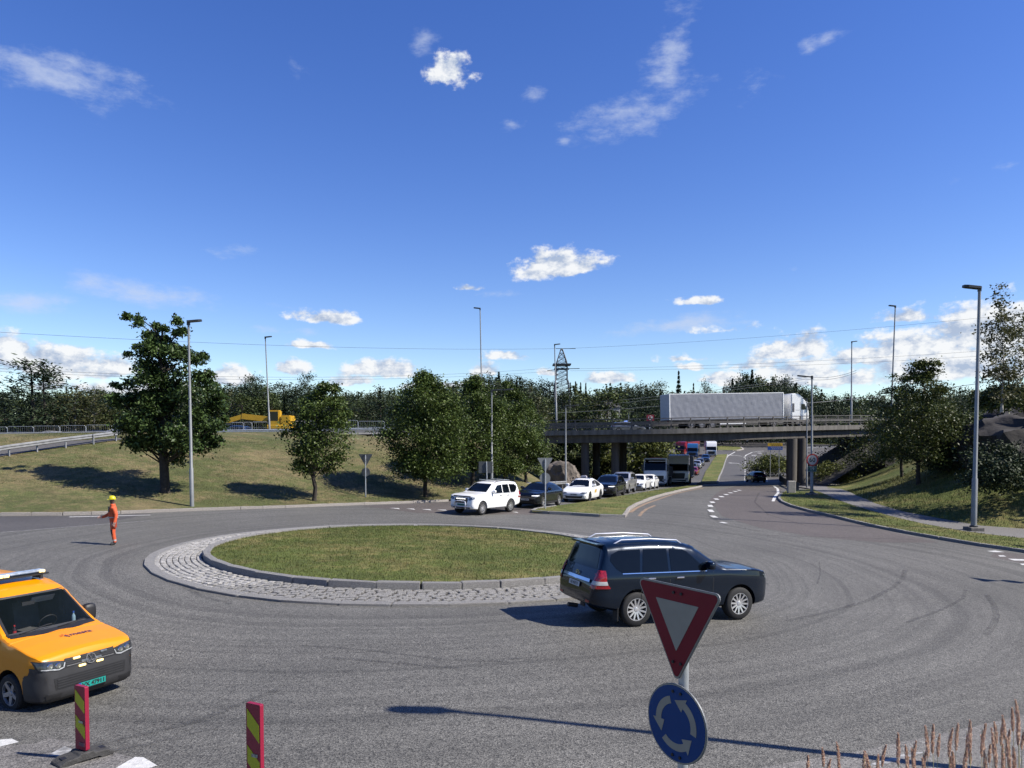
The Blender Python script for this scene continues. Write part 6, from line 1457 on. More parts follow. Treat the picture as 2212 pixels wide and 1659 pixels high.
t, bv = make_lorry('white-fronted tipper truck with dark windscreen behind the white hatchback', P_WHITE, 3.15, (-1.0, -6.2, 1.1, 2.2), P_TIP, 7.5, tg, low_front=True, deflector=False); place_lorry(t, 1418, 1050.6, (-.30, -.95), s=1.03)
MB().box((.55, 0, 3.18), (.3, 1.4, .12)).build('light_bar', mat('red_beacon', (.35, .03, .03), .4), t)
t, bv = make_lorry('tall white lorry with a dark tarpaulin body just under the bridge', P_WHITE, 3.75, (-1.2, -8.5, 1.05, 3.6), mat('dark_tarpaulin', (.055, .055, .05), .7, var=.3, scale=2), 9.5, tg); place_lorry(t, 1467, 1046.5, (-.30, -.95))
t, bv = make_lorry('white lorry far back in the queue facing the viewer', P_WHITE, 3.8, (-1.2, -9, 1.0, 3.8), P_WHITE, 10, tg); place_lorry(t, 1536, 986.5, (-.20, -.98))
t, bv = make_lorry('blue lorry far back in the queue under the bridge', P_TBLUE, 3.6, (-1.2, -8, 1.0, 3.2), P_TIP, 9, tg); place_lorry(t, 1496, 990, (-.30, -.95))
t, bv = make_lorry('red lorry partly hidden behind the blue one', P_RED, 3.6, (-1.2, -10, 1.0, 3.4), P_RED, 11, tg); place_lorry(t, 1472, 984, (-.55, -.83))

# ---- articulated lorry on the bridge
semi = thing('articulated_lorry', 'articulated lorry with white cab and grey curtain-sided trailer crossing the bridge', 'lorry')
phi = R(11); hx = Vector((math.cos(phi), math.sin(phi), 0))
rear = at(1447, 920, 83.2); 
me, bv = cab_mesh([(1.38, .4), (1.42, 1.4), (1.36, 1.9), (1.10, 2.75), (.75, 3.25), (.2, 3.75), (-.3, 3.86), (-.85, 3.86), (-.85, .9)], 2.48, P_WHITE, .09); TR = 14.0
tractor_x = TR + 1.9
cabo = add('cab', me, semi); cabo.location = (tractor_x, 0, 0)
for q, sd in ((1, 'L'), (-1, 'R')):
    o = decal('side_window', bv, [(1.02, 1.95), (.38, 1.95), (.38, 2.62), (.82, 2.62), (1.0, 2.2)], sd, tint, cabo, .012, .3)
    decal('sleeper_window', bv, rect(-.62, 2.2, .26, 1.0), sd, mat('grey_vent', (.12, .12, .13), .5), cabo, .012, .3)
    decal('door_gap', bv, [(.25, 1.0), (.28, 1.0), (.28, 2.85), (.25, 2.85)], sd, grey_plastic, cabo, .008, .4)
    decal('door_panel_line', bv, [(-.35, 1.9), (.2, 1.9), (.2, 1.93), (-.35, 1.93)], sd, grey_plastic, cabo, .008, .4)
    MB().box((1.30, q * 1.36, 2.3), (.12, .18, .62)).build('mirror', lamp_dark, cabo)
decal('windscreen', bv, [(-1.1, 1.92), (1.1, 1.92), (1.02, 2.72), (-1.02, 2.72)], 'F', tint, cabo, .012, .3)
MB().box((1.12, 0, 2.86), (.42, 2.3, .06), M=Matrix.Rotation(R(20), 4, 'Y')).build('sun_visor', P_WHITE, cabo)
cur = mat('curtain_grey', (.34, .355, .40), .55, var=.08, scale=.8, bump=.6, bscale=1.6)
bm = bmesh.new()
for q in (1, -1):
    nxx, nzz = 60, 14; g_ = [[bm.verts.new((TR * i / nxx, q * (1.275 + (.012 * math.sin(i * 1.9 + j * .7) + .03 * max(0, math.sin(i * .9) * math.sin(j * 1.6 + i * .13)) ** 3) * (0 < j < nzz)), 1.05 + 2.85 * j / nzz)) for j in range(nzz + 1)] for i in range(nxx + 1)]
    for i in range(nxx):
        for j in range(nzz):
            f = bm.faces.new((g_[i][j], g_[i + 1][j], g_[i + 1][j + 1], g_[i][j + 1]))
            if q > 0: f.normal_flip()
add('curtain', bm_mesh(bm, 'curtain', cur, 60), semi)
MB().box((TR / 2, 0, 3.95), (TR + .06, 2.56, .08)).build('trailer_roof', P_WHITE, semi)
MB().box((-.02, 0, 2.5), (.06, 2.55, 2.85)).build('rear_doors', mat('door_white', (.6, .62, .66), .5), semi)
for x in (.03, TR - .02): MB().box((x, 1.26, 2.5), (.1, .08, 2.85)).box((x, -1.27, 2.5), (.1, .08, 2.85)).build('corner_post', P_WHITE, semi)
MB().box((TR, 0, 2.5), (.06, 2.5, 2.85)).build('front_wall', P_WHITE, semi)
MB().box((TR / 2, 0, .98), (TR, 2.5, .12)).box((TR / 2, .0, .75), (TR * .9, .9, .3)).build('trailer_frame', lamp_dark, semi)
for q in (1, -1): MB().box((TR * .55, q * 1.2, .62), (3.2, .05, .34)).build('side_guard', P_WHITE, semi)
for q in (-.9, .9): MB().box((-.06, q, .85), (.04, .35, .12)).build('taillight', tail_red, semi)
lorry_wheels(semi, [2.6, 3.9, 5.2, TR - 1.2, TR + 1.95], 2.5, .5)
M = Matrix.Rotation(phi, 4, 'Z'); M.translation = Vector((rear.x, 83.2, brz(rear.x) + .02)) + Vector((-hx.y, hx.x, 0)) * 1.27
slope = math.atan2(brz(rear.x + 13) - brz(rear.x), 13.0); semi.matrix_world = M @ Matrix.Rotation(-slope, 4, 'Y')

# ------------------------------------------------------------------ yellow digger
dg_ = thing('excavator', 'yellow wheeled excavator with its arm stretched left standing behind the guardrail', 'excavator'); xb = at(606, 935, 94); dg_.location = (xb.x, 94, zl(xb.x, 94) - .1)
P_DIG = mat('digger_yellow', (.72, .42, .02), .5, var=.12, scale=2)
dg_.scale = (1.12, 1.12, 1.12)
MB().box((0, 0, .75), (2.4, 2.2, .4)).build('undercarriage', lamp_dark, dg_); lorry_wheels(dg_, [-1.0, 1.0], 2.3, .5)
add('engine_house', rbox('engine_house', (1.15, 2.2, 1.5), P_DIG, .12, 2), dg_).location = (.85, 0, 1.75)
add('lower_body', rbox('lower_body', (2.6, 2.3, .5), P_DIG, .08), dg_).location = (.1, 0, 1.2)
add('cab', rbox('cab', (1.25, 1.0, 1.75), P_DIG, .1, 2), dg_).location = (-.4, -.6, 2.2)
for (x, y, z, sx, sy, sz) in [(-.4, -1.105, 2.4, .95, .02, 1.0), (-1.03, -.6, 2.35, .02, .8, 1.2)]: MB().box((x, y, z), (sx, sy, sz)).build('cab_window', tint, dg_)
mb = MB(); px_ = lambda a, b: Vector(((at(a, b, 94).x - xb.x) / 1.12, .2, (at(a, b, 94).z - dg_.location.z) / 1.12))
A = [px_(590, 925), px_(582, 906), px_(522, 899)]; mb.bar(A[0], A[1], .4, .7); mb.bar(A[1] + Vector((.15, 0, 0)), A[2], .4, .62); boom = mb.build('boom', P_DIG, dg_)
mb = MB(); mb.bar(px_(528, 898), px_(492, 909), .34, .5); mb.bar(px_(492, 909), px_(486, 914), .3, .3); mb.build('dipper_arm', P_DIG, dg_)
MB().bar(px_(575, 903), px_(540, 896.5), .12).bar(px_(520, 896), px_(497, 904), .12).build('hydraulic_ram', lamp_dark, boom)
decal_me = text_mesh('HYDRAULIK', .3, black_plastic) if False else None
MB().raw([px_(487, 912) + Vector((0, -.4, 0)), px_(487, 912) + Vector((0, .4, 0)), px_(500, 918) + Vector((0, .4, 0)), px_(500, 918) + Vector((0, -.4, 0)), px_(490, 921) + Vector((0, -.4, 0)), px_(490, 921) + Vector((0, .4, 0))], [(0, 1, 2, 3), (0, 4, 5, 1), (0, 3, 4), (1, 5, 2)]).build('bucket', lamp_dark, dg_)
# ------------------------------------------------------------------ signs
red_sh = mat('sign_red', (.26, .008, .025), .5, var=.06, spec=.25); white_sh = mat('sign_white', (.47, .43, .34), .55, var=.12, scale=4, spec=.25); blue_sh = mat('sign_blue', (.006, .07, .26), .5, var=.06, spec=.25)  # shade of the near sign put into these darker colours; lit copies below
def plate_matrix(c, yaw):     # columns: viewer's right, up, normal towards the viewer; yaw>0 turns the face to the viewer's left
    x = Vector((math.cos(yaw), -math.sin(yaw), 0)); z = Vector((0, 0, 1)); n = x.cross(z)
    M = Matrix((x, z, n)).transposed().to_4x4(); M.translation = c; return M
def rounded(poly, r, k=5):
    out = []; n = len(poly); P = [Vector(p) for p in poly]
    for i in range(n):
        a, b, c = P[i - 1], P[i], P[(i + 1) % n]; u = (a - b).normalized(); v = (c - b).normalized(); h = math.acos(max(-1, min(1, u.dot(v)))) / 2; d = r / math.tan(h); p0, p1 = b + u * d, b + v * d
        cen = b + (u + v).normalized() * (r / math.sin(h)); a0 = math.atan2(*(p0 - cen).yx); a1 = math.atan2(*(p1 - cen).yx); da = (a1 - a0 + math.pi) % (2 * math.pi) - math.pi
        for j in range(k + 1): t = a0 + da * j / k; out.append((cen.x + r * math.cos(t), cen.y + r * math.sin(t)))
    return out
def disc(r, n=40): return [(r * math.cos(2 * math.pi * k / n), r * math.sin(2 * math.pi * k / n)) for k in range(n)]
def layer(name, poly, th, M, z, m, parent): return MB().prism(poly, th, M @ Matrix.Translation((0, 0, z))).build(name, m, parent)
def tri(w, y0=0): h = w * .866; return [(-w / 2, y0), (0, y0 - h), (w / 2, y0)]
def yield_sign(label, post, top_z, w=.9, yaw=0, disc_r=.31, gap=.02, near=False, post_r=.038, ztop_extra=-.06, group='give way signs'):
    t = thing('give_way_sign', label, 'road sign', post, 0, group); c = Vector((0, 0, top_z - post[2]))
    fwd = plate_matrix(Vector((0, 0, 0)), yaw).col[2].to_3d()
    MB().tube([(0, 0, -.6), (0, 0, c.z + ztop_extra)], post_r, 14).build('post', steel, t, 40)
    M = plate_matrix(c + fwd * (post_r + .03), yaw); full = rounded(tri(w)[::-1] if False else [(-w / 2, 0), (0, -w * .866), (w / 2, 0)], .04)
    pl = layer('triangle_plate', full, .012, M, 0, sign_back, t); f = lambda k, r: rounded([(p[0] * k, (p[1] + w * .289) * k - w * .289) for p in [(-w / 2, 0), (0, -w * .866), (w / 2, 0)]], r)
    layer('border', f(.985, .038), .003, M, .0075, white_sh, pl); layer('red_triangle', f(.945, .03), .003, M, .0105, red_sh, pl); layer('white_triangle', f(.50, .004), .003, M, .0135, white_sh, pl)
    zc_ = -w * .866 - gap - disc_r; M2 = M @ Matrix.Translation((0, zc_, 0)) if not near else plate_matrix(c + fwd * (post_r + .03) + Vector((0, 0, zc_)), yaw)
    if disc_r:
        d = layer('round_plate', disc(disc_r), .012, M2, 0, sign_back, t); layer('border', disc(disc_r * .985), .003, M2, .0075, white_sh, d); layer('blue_disc', disc(disc_r * .955), .003, M2, .0105, blue_sh, d)
        for a0, a1 in ((-12, 62), (108, 182), (228, 302)):
            r0, r1, rm_, w2 = disc_r * .50, disc_r * .685, disc_r * .59, disc_r * .20
            arc = [(r1 * math.cos(R(a0 + (a1 - a0) * k / 10)), r1 * math.sin(R(a0 + (a1 - a0) * k / 10))) for k in range(11)]
            inn = [(r0 * math.cos(R(a0 + (a1 - a0) * k / 10)), r0 * math.sin(R(a0 + (a1 - a0) * k / 10))) for k in range(10, -1, -1)]
            hd_ = [((rm_ + w2) * math.cos(R(a1)), (rm_ + w2) * math.sin(R(a1))), (rm_ * math.cos(R(a1 + 32)), rm_ * math.sin(R(a1 + 32))), ((rm_ - w2) * math.cos(R(a1)), (rm_ - w2) * math.sin(R(a1)))]
            layer('arrow', arc + hd_ + inn, .003, M2, .0135, white_sh, d)
        bolts = [(-.03, disc_r * .80), (.05, disc_r * .80), (-.03, -disc_r * .82), (.05, -disc_r * .82)]
        if near:
            for x, y in bolts: MB().prism(disc(.012, 10), .012, M2 @ Matrix.Translation((x, y, .016))).build('bolt', black_plastic, d)
    if near:
        for x, y in [(-.03, -.06), (.05, -.06), (-.03, -w * .866 + .17), (.05, -w * .866 + .17)]: MB().prism(disc(.012, 10), .012, M @ Matrix.Translation((x, y, .018))).build('bolt', black_plastic, pl)
    return t
tc_ = at(1470, 1262, 5.85); pb = Vector((tc_.x + .03, 5.85, .1))
s1 = yield_sign('near give way triangle over a blue roundabout disc in the foreground', pb, tc_.z, .905, R(56), .315, .005, True, .042)
# seen from behind on the far side of the junction
p = G(790, 1086) ; q = at(790, 981, p.y); yield_sign('grey back of a give way sign on the grass left of the full-crowned tree', p + Vector((0, 0, .1)), q.z, .95, math.pi + .1, .29, .06)
p = G(1178, 1103.5); q = at(1178, 989, p.y); yield_sign('grey back of a give way sign on the splitter island before the dark coupe', p + Vector((0, 0, .1)), q.z, 1.0, math.pi - .25, .34, .04)
p = G(2330, 1265); yield_sign('give way sign just outside the right of the picture', p, p.z + 3.0, .9, math.pi / 2, .3)
p = G(2345, 1193); yield_sign('give way sign on the right verge just outside the picture', p, p.z + 3.0, .9, math.pi / 2, .3)
# blank back of a rectangular sign
p = at(1049, 1040, 49); p.z = zl(p.x, 49); a, b = at(1032, 997, 49), at(1062, 1022, 49)
t = thing('sign_board', 'grey back of a rectangular sign board in front of the rounded trees', 'road sign', p)
MB().box((0, .05, (a.z + b.z) / 2 - p.z), (b.x - a.x, .03, a.z - b.z)).build('panel', mat('panel_back', (.10, .11, .11), .6), t); MB().tube([(.12, 0, -.4), (.06, 0, a.z - p.z)], .04, 8).build('post', steel, t)
# chevron board at far left
p = at(98, 985, 66); p.z = zl(p.x, 66); a, b = at(94, 935, 66), at(103, 963, 66)
t = thing('marker_sign', 'narrow grey sign with a black curve on two posts beside the slip road guardrail', 'road sign', p)
MB().box((0, 0, (a.z + b.z) / 2 - p.z), (.55, .04, a.z - b.z)).build('panel', mat('panel_grey', (.33, .34, .35), .5), t)
mb = MB(); zz = (a.z + b.z) / 2 - p.z
for k in (-.14, .06): mb.tube([(k - .05, -.03, zz - .45), (k - .03, -.03, zz), (k + .12, -.03, zz + .4)], .035, 5)
mb.build('curve_mark', black_plastic, t)
for x in (-.12, .12): MB().tube([(x, .06, -.4), (x, .06, a.z - p.z)], .04, 8).build('post', steel, t)
# 60 and 19
p = G(1753.5, 1073); d_ = p.y - .18
t = thing('speed_limit_sign', 'round red-rimmed speed limit sign reading 60 on the lamp post right of the bridge column', 'road sign', at(1754.5, 993.5, d_), group=None)
M = plate_matrix(Vector((0, 0, 0)), R(-6)); rr = 13.6 * d_ / FPX
red_l = mat('sign_red_lit', (.50, .03, .035), .45); white_l = mat('sign_white_lit', (.62, .62, .62), .5); blk = mat('sign_black', (.01, .01, .012), .5)
pl = layer('plate', disc(rr), .02, M, 0, sign_back, t); layer('red_ring', disc(rr * .98), .004, M, .012, red_l, pl); layer('white_disc', disc(rr * .76), .004, M, .016, white_l, pl)
me = text_mesh('60', rr * 1.02, blk, 'digits', rr * .02); o = add('digits', me, pl); o.matrix_local = M @ Matrix.Translation((0, -.01, .020))
t = thing('route_sign', 'small green route plate reading 19 below the speed limit sign', 'road sign', at(1754, 1013.3, d_))
w_, h_ = 20.5 * d_ / FPX, 11.6 * d_ / FPX
pl = layer('plate', rounded(rect(0, 0, w_, h_), .03, 3), .02, M, 0, sign_back, t); layer('border', rounded(rect(0, 0, w_ * .98, h_ * .97), .03, 3), .004, M, .012, white_l, pl); layer('green_face', rounded(rect(0, 0, w_ * .94, h_ * .90), .03, 3), .004, M, .016, mat('sign_green', (.012, .10, .10), .45), pl)
me = text_mesh('19', h_ * .86, white_l, 'digits', .004); o = add('digits', me, pl); o.matrix_local = M @ Matrix.Translation((0, 0, .020))
# direction sign beyond the bridge
p = at(1674, 990, 118); t = thing('direction_sign', 'wide yellow and blue direction sign standing beyond the bridge left of the columns', 'road sign', (p.x, p.y, float(zb(p.x, 118))))
z0 = t.location.z; fz = lambda y: at(1674, y, 118).z - z0; fw = lambda a, b: (b - a) * 118 / FPX
MB().box((0, 0, (fz(957) + fz(964)) / 2), (fw(1660, 1692), .08, fz(957) - fz(964))).build('yellow_panel', mat('sign_yellow', (.72, .45, .03), .5), t)
MB().box((0, 0, (fz(964.3) + fz(972)) / 2), (fw(1660, 1692), .08, fz(964.3) - fz(972))).build('blue_panel', mat('sign_blue_far', (.015, .10, .42), .5), t)
for (yy, m_, xo) in ((959.0, blk, .15), (961.7, blk, .3), (966.2, white_l, .2), (969.5, white_l, .35)):
    for k in range(5): MB().box((-.75 + k * .33 + xo, -.045, fz(yy)), (.27 - .05 * (k % 3), .012, .07)).build('text_line', m_, t)
for x in (-.7, .7): MB().tube([(x, .1, -.3), (x, .1, fz(957))], .05, 8).build('post', steel, t)
# red K sign
p = at(1404.5, 920, 150); z0 = p.z - 2; t = thing('pole_sign', 'square red sign with a white letter K in a circle behind the bridge railing', 'advertising sign', (p.x, 150, z0)); fz = lambda y: at(1404, y, 150).z - z0; s_ = 16 * 150 / FPX
MB().box((0, 0, fz(902.5)), (s_ * 1.0, .4, s_ * .8)).build('panel', mat('k_sign_red', (.30, .012, .03), .4), t)
Mk = plate_matrix(Vector((.0, -.22, fz(902.5))), 0); dk_ = layer('white_circle', disc(s_ * .31), .03, Mk, 0, white_l, t)
me = text_mesh('K', s_ * .62, mat('k_sign_letter', (.30, .012, .03), .4), 'letter', .03); o = add('letter', me, t); o.matrix_local = Mk @ Matrix.Translation((0, 0, .03))
MB().box((0, .1, fz(902.5) / 2 - 1.4), (.4, .3, fz(902.5))).build('post', steel, t)
# small panels
for (px, py, Y, w, h, lab, nm) in [(865.5, 944, 88, .75, .6, 'small white notice board on the motorway edge behind the loose-crowned tree', 'notice_board'), (780, 937, 96, 1.0, .6, 'small pale sign on a post between the trees by the site fence', 'notice_board')]:
    q = at(px, py, Y); z0 = zl(q.x, Y); t = thing(nm, lab, 'sign', (q.x, Y, z0)); MB().box((0, 0, q.z - z0), (w, .05, h)).build('panel', white_l, t); MB().tube([(0, .06, -.2), (0, .06, q.z - z0)], .03, 6).build('post', steel, t)
q = at(880, 948, 86); t = thing('pipe_arch', 'bent pale steel pipe rising beside the bridge railing end', 'pipe', (q.x, 86, zl(q.x, 86)))
mb = MB(); mb.tube([(-.35, 0, 0), (-.35, 0, 1.6), (0, 0, 2.05), (.6, 0, 2.15), (1.2, 0, 2.15), (1.3, 0, 0.2)], .06, 8); mb.build('pipe', rail_pale, t, 40)

# ------------------------------------------------------------------ striped marker boards
lime = mat('marker_lime', (.62, .64, .015), .4, var=.05); crimson = mat('marker_crimson', (.36, .012, .05), .42, var=.06)
def marker(label, pos, h, w, yaw, base=True):
    t = thing('marker_board', label, 'marker board', pos, 0, 'red and lime marker boards at the kerb'); bz = .13
    M = plate_matrix(Vector((0, 0, bz)), yaw); n_ = 4
    b = MB().prism(rounded(rect(0, h / 2, w, h), .012, 2), .05, M).build('board', crimson, t)
    iw = w * .84; st = h * .155 / .86 * .86
    for y0 in ((h * .94, h * .585), (h * .54, h * .185)):
        ya, yb = y0; hh = (ya - yb); d_ = hh * .40
        layer('stripe', [(-iw / 2, ya), (-iw / 2, yb + d_ * 1.15), (iw / 2, yb), (iw / 2, ya - d_ * 1.15)], .004, M, .027, lime, b)
    layer('label_plate', rect(.02, h * .44, w * .42, h * .035), .004, M, .030, mat('label_pale', (.45, .45, .36), .5, var=.5, scale=40), b)
    layer('label_plate', rect(.03, h * .09, w * .5, h * .055), .004, M, .030, mat('label_grey', (.22, .10, .13), .5, var=.3, scale=60), b)
    if base:
        prof = [(-.40, 0), (-.40, .05), (-.30, .10), (-.12, .11), (-.10, .14), (.10, .14), (.12, .11), (.30, .10), (.40, .05), (.40, 0), (.22, 0), (.18, .03), (-.18, .03), (-.22, 0)]
        bm = bmesh.new(); W_ = .17; a_ = [bm.verts.new((x, -W_, z)) for x, z in prof]; c_ = [bm.verts.new((x, W_, z)) for x, z in prof]; bm.faces.new(a_); bm.faces.new(c_[::-1])
        for k in range(len(prof)): bm.faces.new((a_[k], c_[k], c_[(k + 1) % len(prof)], a_[(k + 1) % len(prof)]))
        bmesh.ops.recalc_face_normals(bm, faces=bm.faces); bmesh.ops.bevel(bm, geom=[e for e in bm.edges], offset=.01, segments=1, affect='EDGES')
        o = add('rubber_foot', bm_mesh(bm, 'rubber_foot', mat('foot_rubber', (.06, .058, .056), .85, var=.4, scale=12, bump=.3), 30), t); o.rotation_euler = (0, 0, R(52)); o.scale = (.78, .8, .85)
        for x in (-.27, .27):
            MB().box((x, 0, .088), (.10, .12, .03)).build('grip_slot', black_plastic, o)
    return t
p = G(179, 1640); hb = at(180, 1481, p.y).z - p.z - .13
marker('red and lime striped marker board on its rubber foot in front of the orange van', p, hb, .20, R(26))
Y2 = 7.75; top = at(550, 1519, Y2); zg = float(zb(top.x, Y2)); marker('striped marker board standing alone at the lower edge, right of the other board', Vector((top.x, Y2, zg)), top.z - zg - .13, .20, R(26))

# ------------------------------------------------------------------ the road worker
orange_c = mat('hi_vis_orange', (.85, .13, .035), .7, var=.12, scale=9); skin_d = mat('skin', (.10, .055, .04), .5, var=.1); skin_h = mat('hand_skin', (.55, .33, .27), .5, var=.08); boot = mat('boot_leather', (.02, .02, .022), .6); black_c = mat('black_cloth', (.012, .012, .016), .8); reflect = mat('reflective_tape', (.62, .58, .55), .35)
def skin_body(V, E, rad, sub=2):
    me = bpy.data.meshes.new('person'); me.from_pydata(V, E, []); o = bpy.data.objects.new('p', me); COL.objects.link(o)
    o.modifiers.new('s', 'SKIN'); sd = me.skin_vertices[0].data
    for i, r in enumerate(rad): sd[i].radius = (r, r) if not isinstance(r, tuple) else r
    sd[0].use_root = True
    m = o.modifiers.new('u', 'SUBSURF'); m.levels = sub; m.render_levels = sub
    dg = bpy.context.evaluated_depsgraph_get(); r = bpy.data.meshes.new_from_object(o.evaluated_get(dg)); bpy.data.objects.remove(o); return r
pp = G(246, 1177); ht = (at(246, 1072, pp.y).z - pp.z); k = ht / 1.86
F_ = Vector((-.80, -.60, 0)); Lf = Vector((.60, -.80, 0))       # facing left and a little towards the viewer
def B(f, l, z): v = F_ * f + Lf * l; return (v.x, v.y, z)
V = [B(0, 0, .98), B(.01, 0, 1.12), B(.02, 0, 1.30), B(.0, 0, 1.46), B(.01, 0, 1.545), B(.03, 0, 1.64), B(.035, 0, 1.76),      # pelvis .. head
     B(.0, .095, .92), B(.04, .105, .50), B(-.02, .10, .10), B(.02, .105, .045), B(.16, .115, .04),      # left leg
     B(-.0, -.095, .92), B(.02, -.10, .50), B(-.06, -.085, .10), B(-.03, -.085, .045), B(.11, -.10, .04),    # right leg
     B(.0, .19, 1.42), B(-.06, .25, 1.15), B(.0, .27, .91), B(.02, .27, .83),            # left arm hanging
     B(.0, -.19, 1.42), B(.09, -.27, 1.17), B(.30, -.31, 1.06), B(.38, -.33, 1.05)]           # right arm reaching forward
E_ = [(0, 1), (1, 2), (2, 3), (3, 4), (4, 5), (5, 6), (0, 7), (7, 8), (8, 9), (9, 10), (10, 11), (0, 12), (12, 13), (13, 14), (14, 15), (15, 16), (3, 17), (17, 18), (18, 19), (19, 20), (3, 21), (21, 22), (22, 23), (23, 24)]
rad = [.165, .165, .18, .15, .062, .09, .095, .115, .085, .065, .055, .045, .115, .085, .065, .055, .045, .095, .072, .056, .040, .095, .072, .056, .040]
for (w_i, hand_f, hand_l, sp, base) in ((20, Vector((.02, 0, -1)), Lf, 1, Vector(V[20])), (24, F_ + Vector((0, 0, .05)), Lf, -1, Vector(V[24]))):
    hf = F_ * .12 + Vector((0, 0, -1)) if w_i == 20 else F_ * .9 - Lf * .3 + Vector((0, 0, .05)); hf.normalize(); side = F_ if w_i == 20 else Vector((0, 0, 1))
    for j, (off, ln) in enumerate(((-.028, .075), (-.009, .085), (.010, .08), (.028, .062))):
        a_ = base + hf * .035 + side * off; b_ = a_ + hf * ln * .55; c_ = a_ + hf * ln + (Lf * -.012 if w_i == 20 else Vector((0, 0, -.012)))
        i0_ = len(V); V += [tuple(a_), tuple(b_), tuple(c_)]; E_ += [(w_i, i0_), (i0_, i0_ + 1), (i0_ + 1, i0_ + 2)]; rad += [.012, .010, .008]
    a_ = base + hf * .01 + side * .045; b_ = a_ + hf * .045 + side * .02; i0_ = len(V); V += [tuple(a_), tuple(b_)]; E_ += [(w_i, i0_), (i0_, i0_ + 1)]; rad += [.013, .009]
me = skin_body(V, E_, rad)
for m_ in (orange_c, skin_d, skin_h, boot, black_c, reflect): me.materials.append(m_)
hl, hr = Vector(V[20]), Vector(V[24]); kl = Vector(V[8]); kr = Vector(V[13])
for f in me.polygons:
    c_ = f.center; i = 0
    if c_.z > 1.56: i = 1
    elif (c_ - hl).length < .16 and c_.z < .885: i = 2
    elif (c_ - hr).length < .17 and (c_ - hr).dot(F_) > -.035: i = 2
    elif c_.z < .115: i = 3
    elif .40 < c_.z < .60 and f.normal.dot(F_) > .25 and abs(c_.z - .5) < .12: i = 4
    elif .17 < c_.z < .21: i = 5
    f.material_index = i
smooth(me, 60)
person = add('person', me); tag(person, 'road worker in orange suit and yellow helmet standing with one hand held out', 'person'); person.location = pp; person.scale = (k, k, k)
hc = Vector(B(.035, 0, 1.765)); mb = MB(); prof = [(.132, -.02), (.128, .03), (.112, .075), (.08, .108), (.04, .124), (0, .128)]; mb.lathe(prof, 20, Matrix.Translation(hc) @ Matrix.Diagonal((1.05, .95, 1, 1)))
brim = [hc + F_ * .11 + Lf * .09 + Vector((0, 0, -.02)), hc + F_ * .175 + Lf * .05 + Vector((0, 0, -.03)), hc + F_ * .175 - Lf * .05 + Vector((0, 0, -.03)), hc + F_ * .11 - Lf * .09 + Vector((0, 0, -.02)), hc + F_ * .10 + Vector((0, 0, .03))]
mb.raw(brim, [(0, 1, 2, 3), (0, 4, 1), (1, 4, 2), (2, 4, 3)]); mb.build('helmet', mat('helmet_yellow', (.80, .72, .01), .35), person, 40)
mb = MB(); hd0 = Vector(B(.035, 0, 1.68)); nz_ = hd0 + F_ * .098; mb.raw([nz_ + Vector((0, 0, .03)), nz_ + Lf * .016 + Vector((0, 0, -.01)), nz_ - Lf * .016 + Vector((0, 0, -.01)), nz_ + F_ * .026 + Vector((0, 0, -.006))], [(0, 1, 3), (0, 3, 2), (1, 2, 3)]); mb.build('nose', skin_d, person)
for q in (-1, 1):
    MB().lathe([(0, .011), (.011, .0), (0, -.011)], 8, Matrix.Translation(hd0 + F_ * .088 + Lf * q * .034 + Vector((0, 0, .028)))).build('eye', mat('eye_white', (.5, .48, .45), .4), person)
    MB().lathe([(0, .028), (.016, .012), (.014, -.014), (0, -.028)], 8, Matrix.Translation(hd0 + Lf * q * .092 - F_ * .005)).build('ear', skin_d, person)
MB().box(hd0 + F_ * .088 + Vector((0, 0, -.042)), (.012, .05, .012), math.atan2(F_.y, F_.x)).build('mouth', mat('lips', (.06, .03, .028), .5), person)
mb = MB(); ca_ = math.atan2(F_.y, F_.x); mb.box(Vector(B(.165, .075, 1.37)), (.03, .13, .20), ca_); mb.build('chest_pocket', black_c, person)
mb = MB(); mb.box(Vector(B(.178, .075, 1.40)), (.012, .03, .05), ca_); mb.build('badge', reflect, person)
mb = MB(); mb.lathe([(.178, -.022), (.182, 0), (.178, .022)], 20, Matrix.Translation(Vector(B(.008, 0, 1.06)))); mb.build('waist_tape', reflect, person, 40)
mb = MB(); mb.box(Vector(B(.0, .215, .80)), (.16, .05, .22), ca_).box(Vector(B(.0, -.215, .80)), (.16, .05, .22), ca_); mb.build('trouser_pockets', mat('dark_orange', (.50, .06, .02), .8), person)
mb = MB(); mb.lathe([(.085, -.03), (.10, .0), (.08, .03)], 16, Matrix.Translation(Vector(B(.01, 0, 1.545)))); mb.build('collar', orange_c, person, 40)

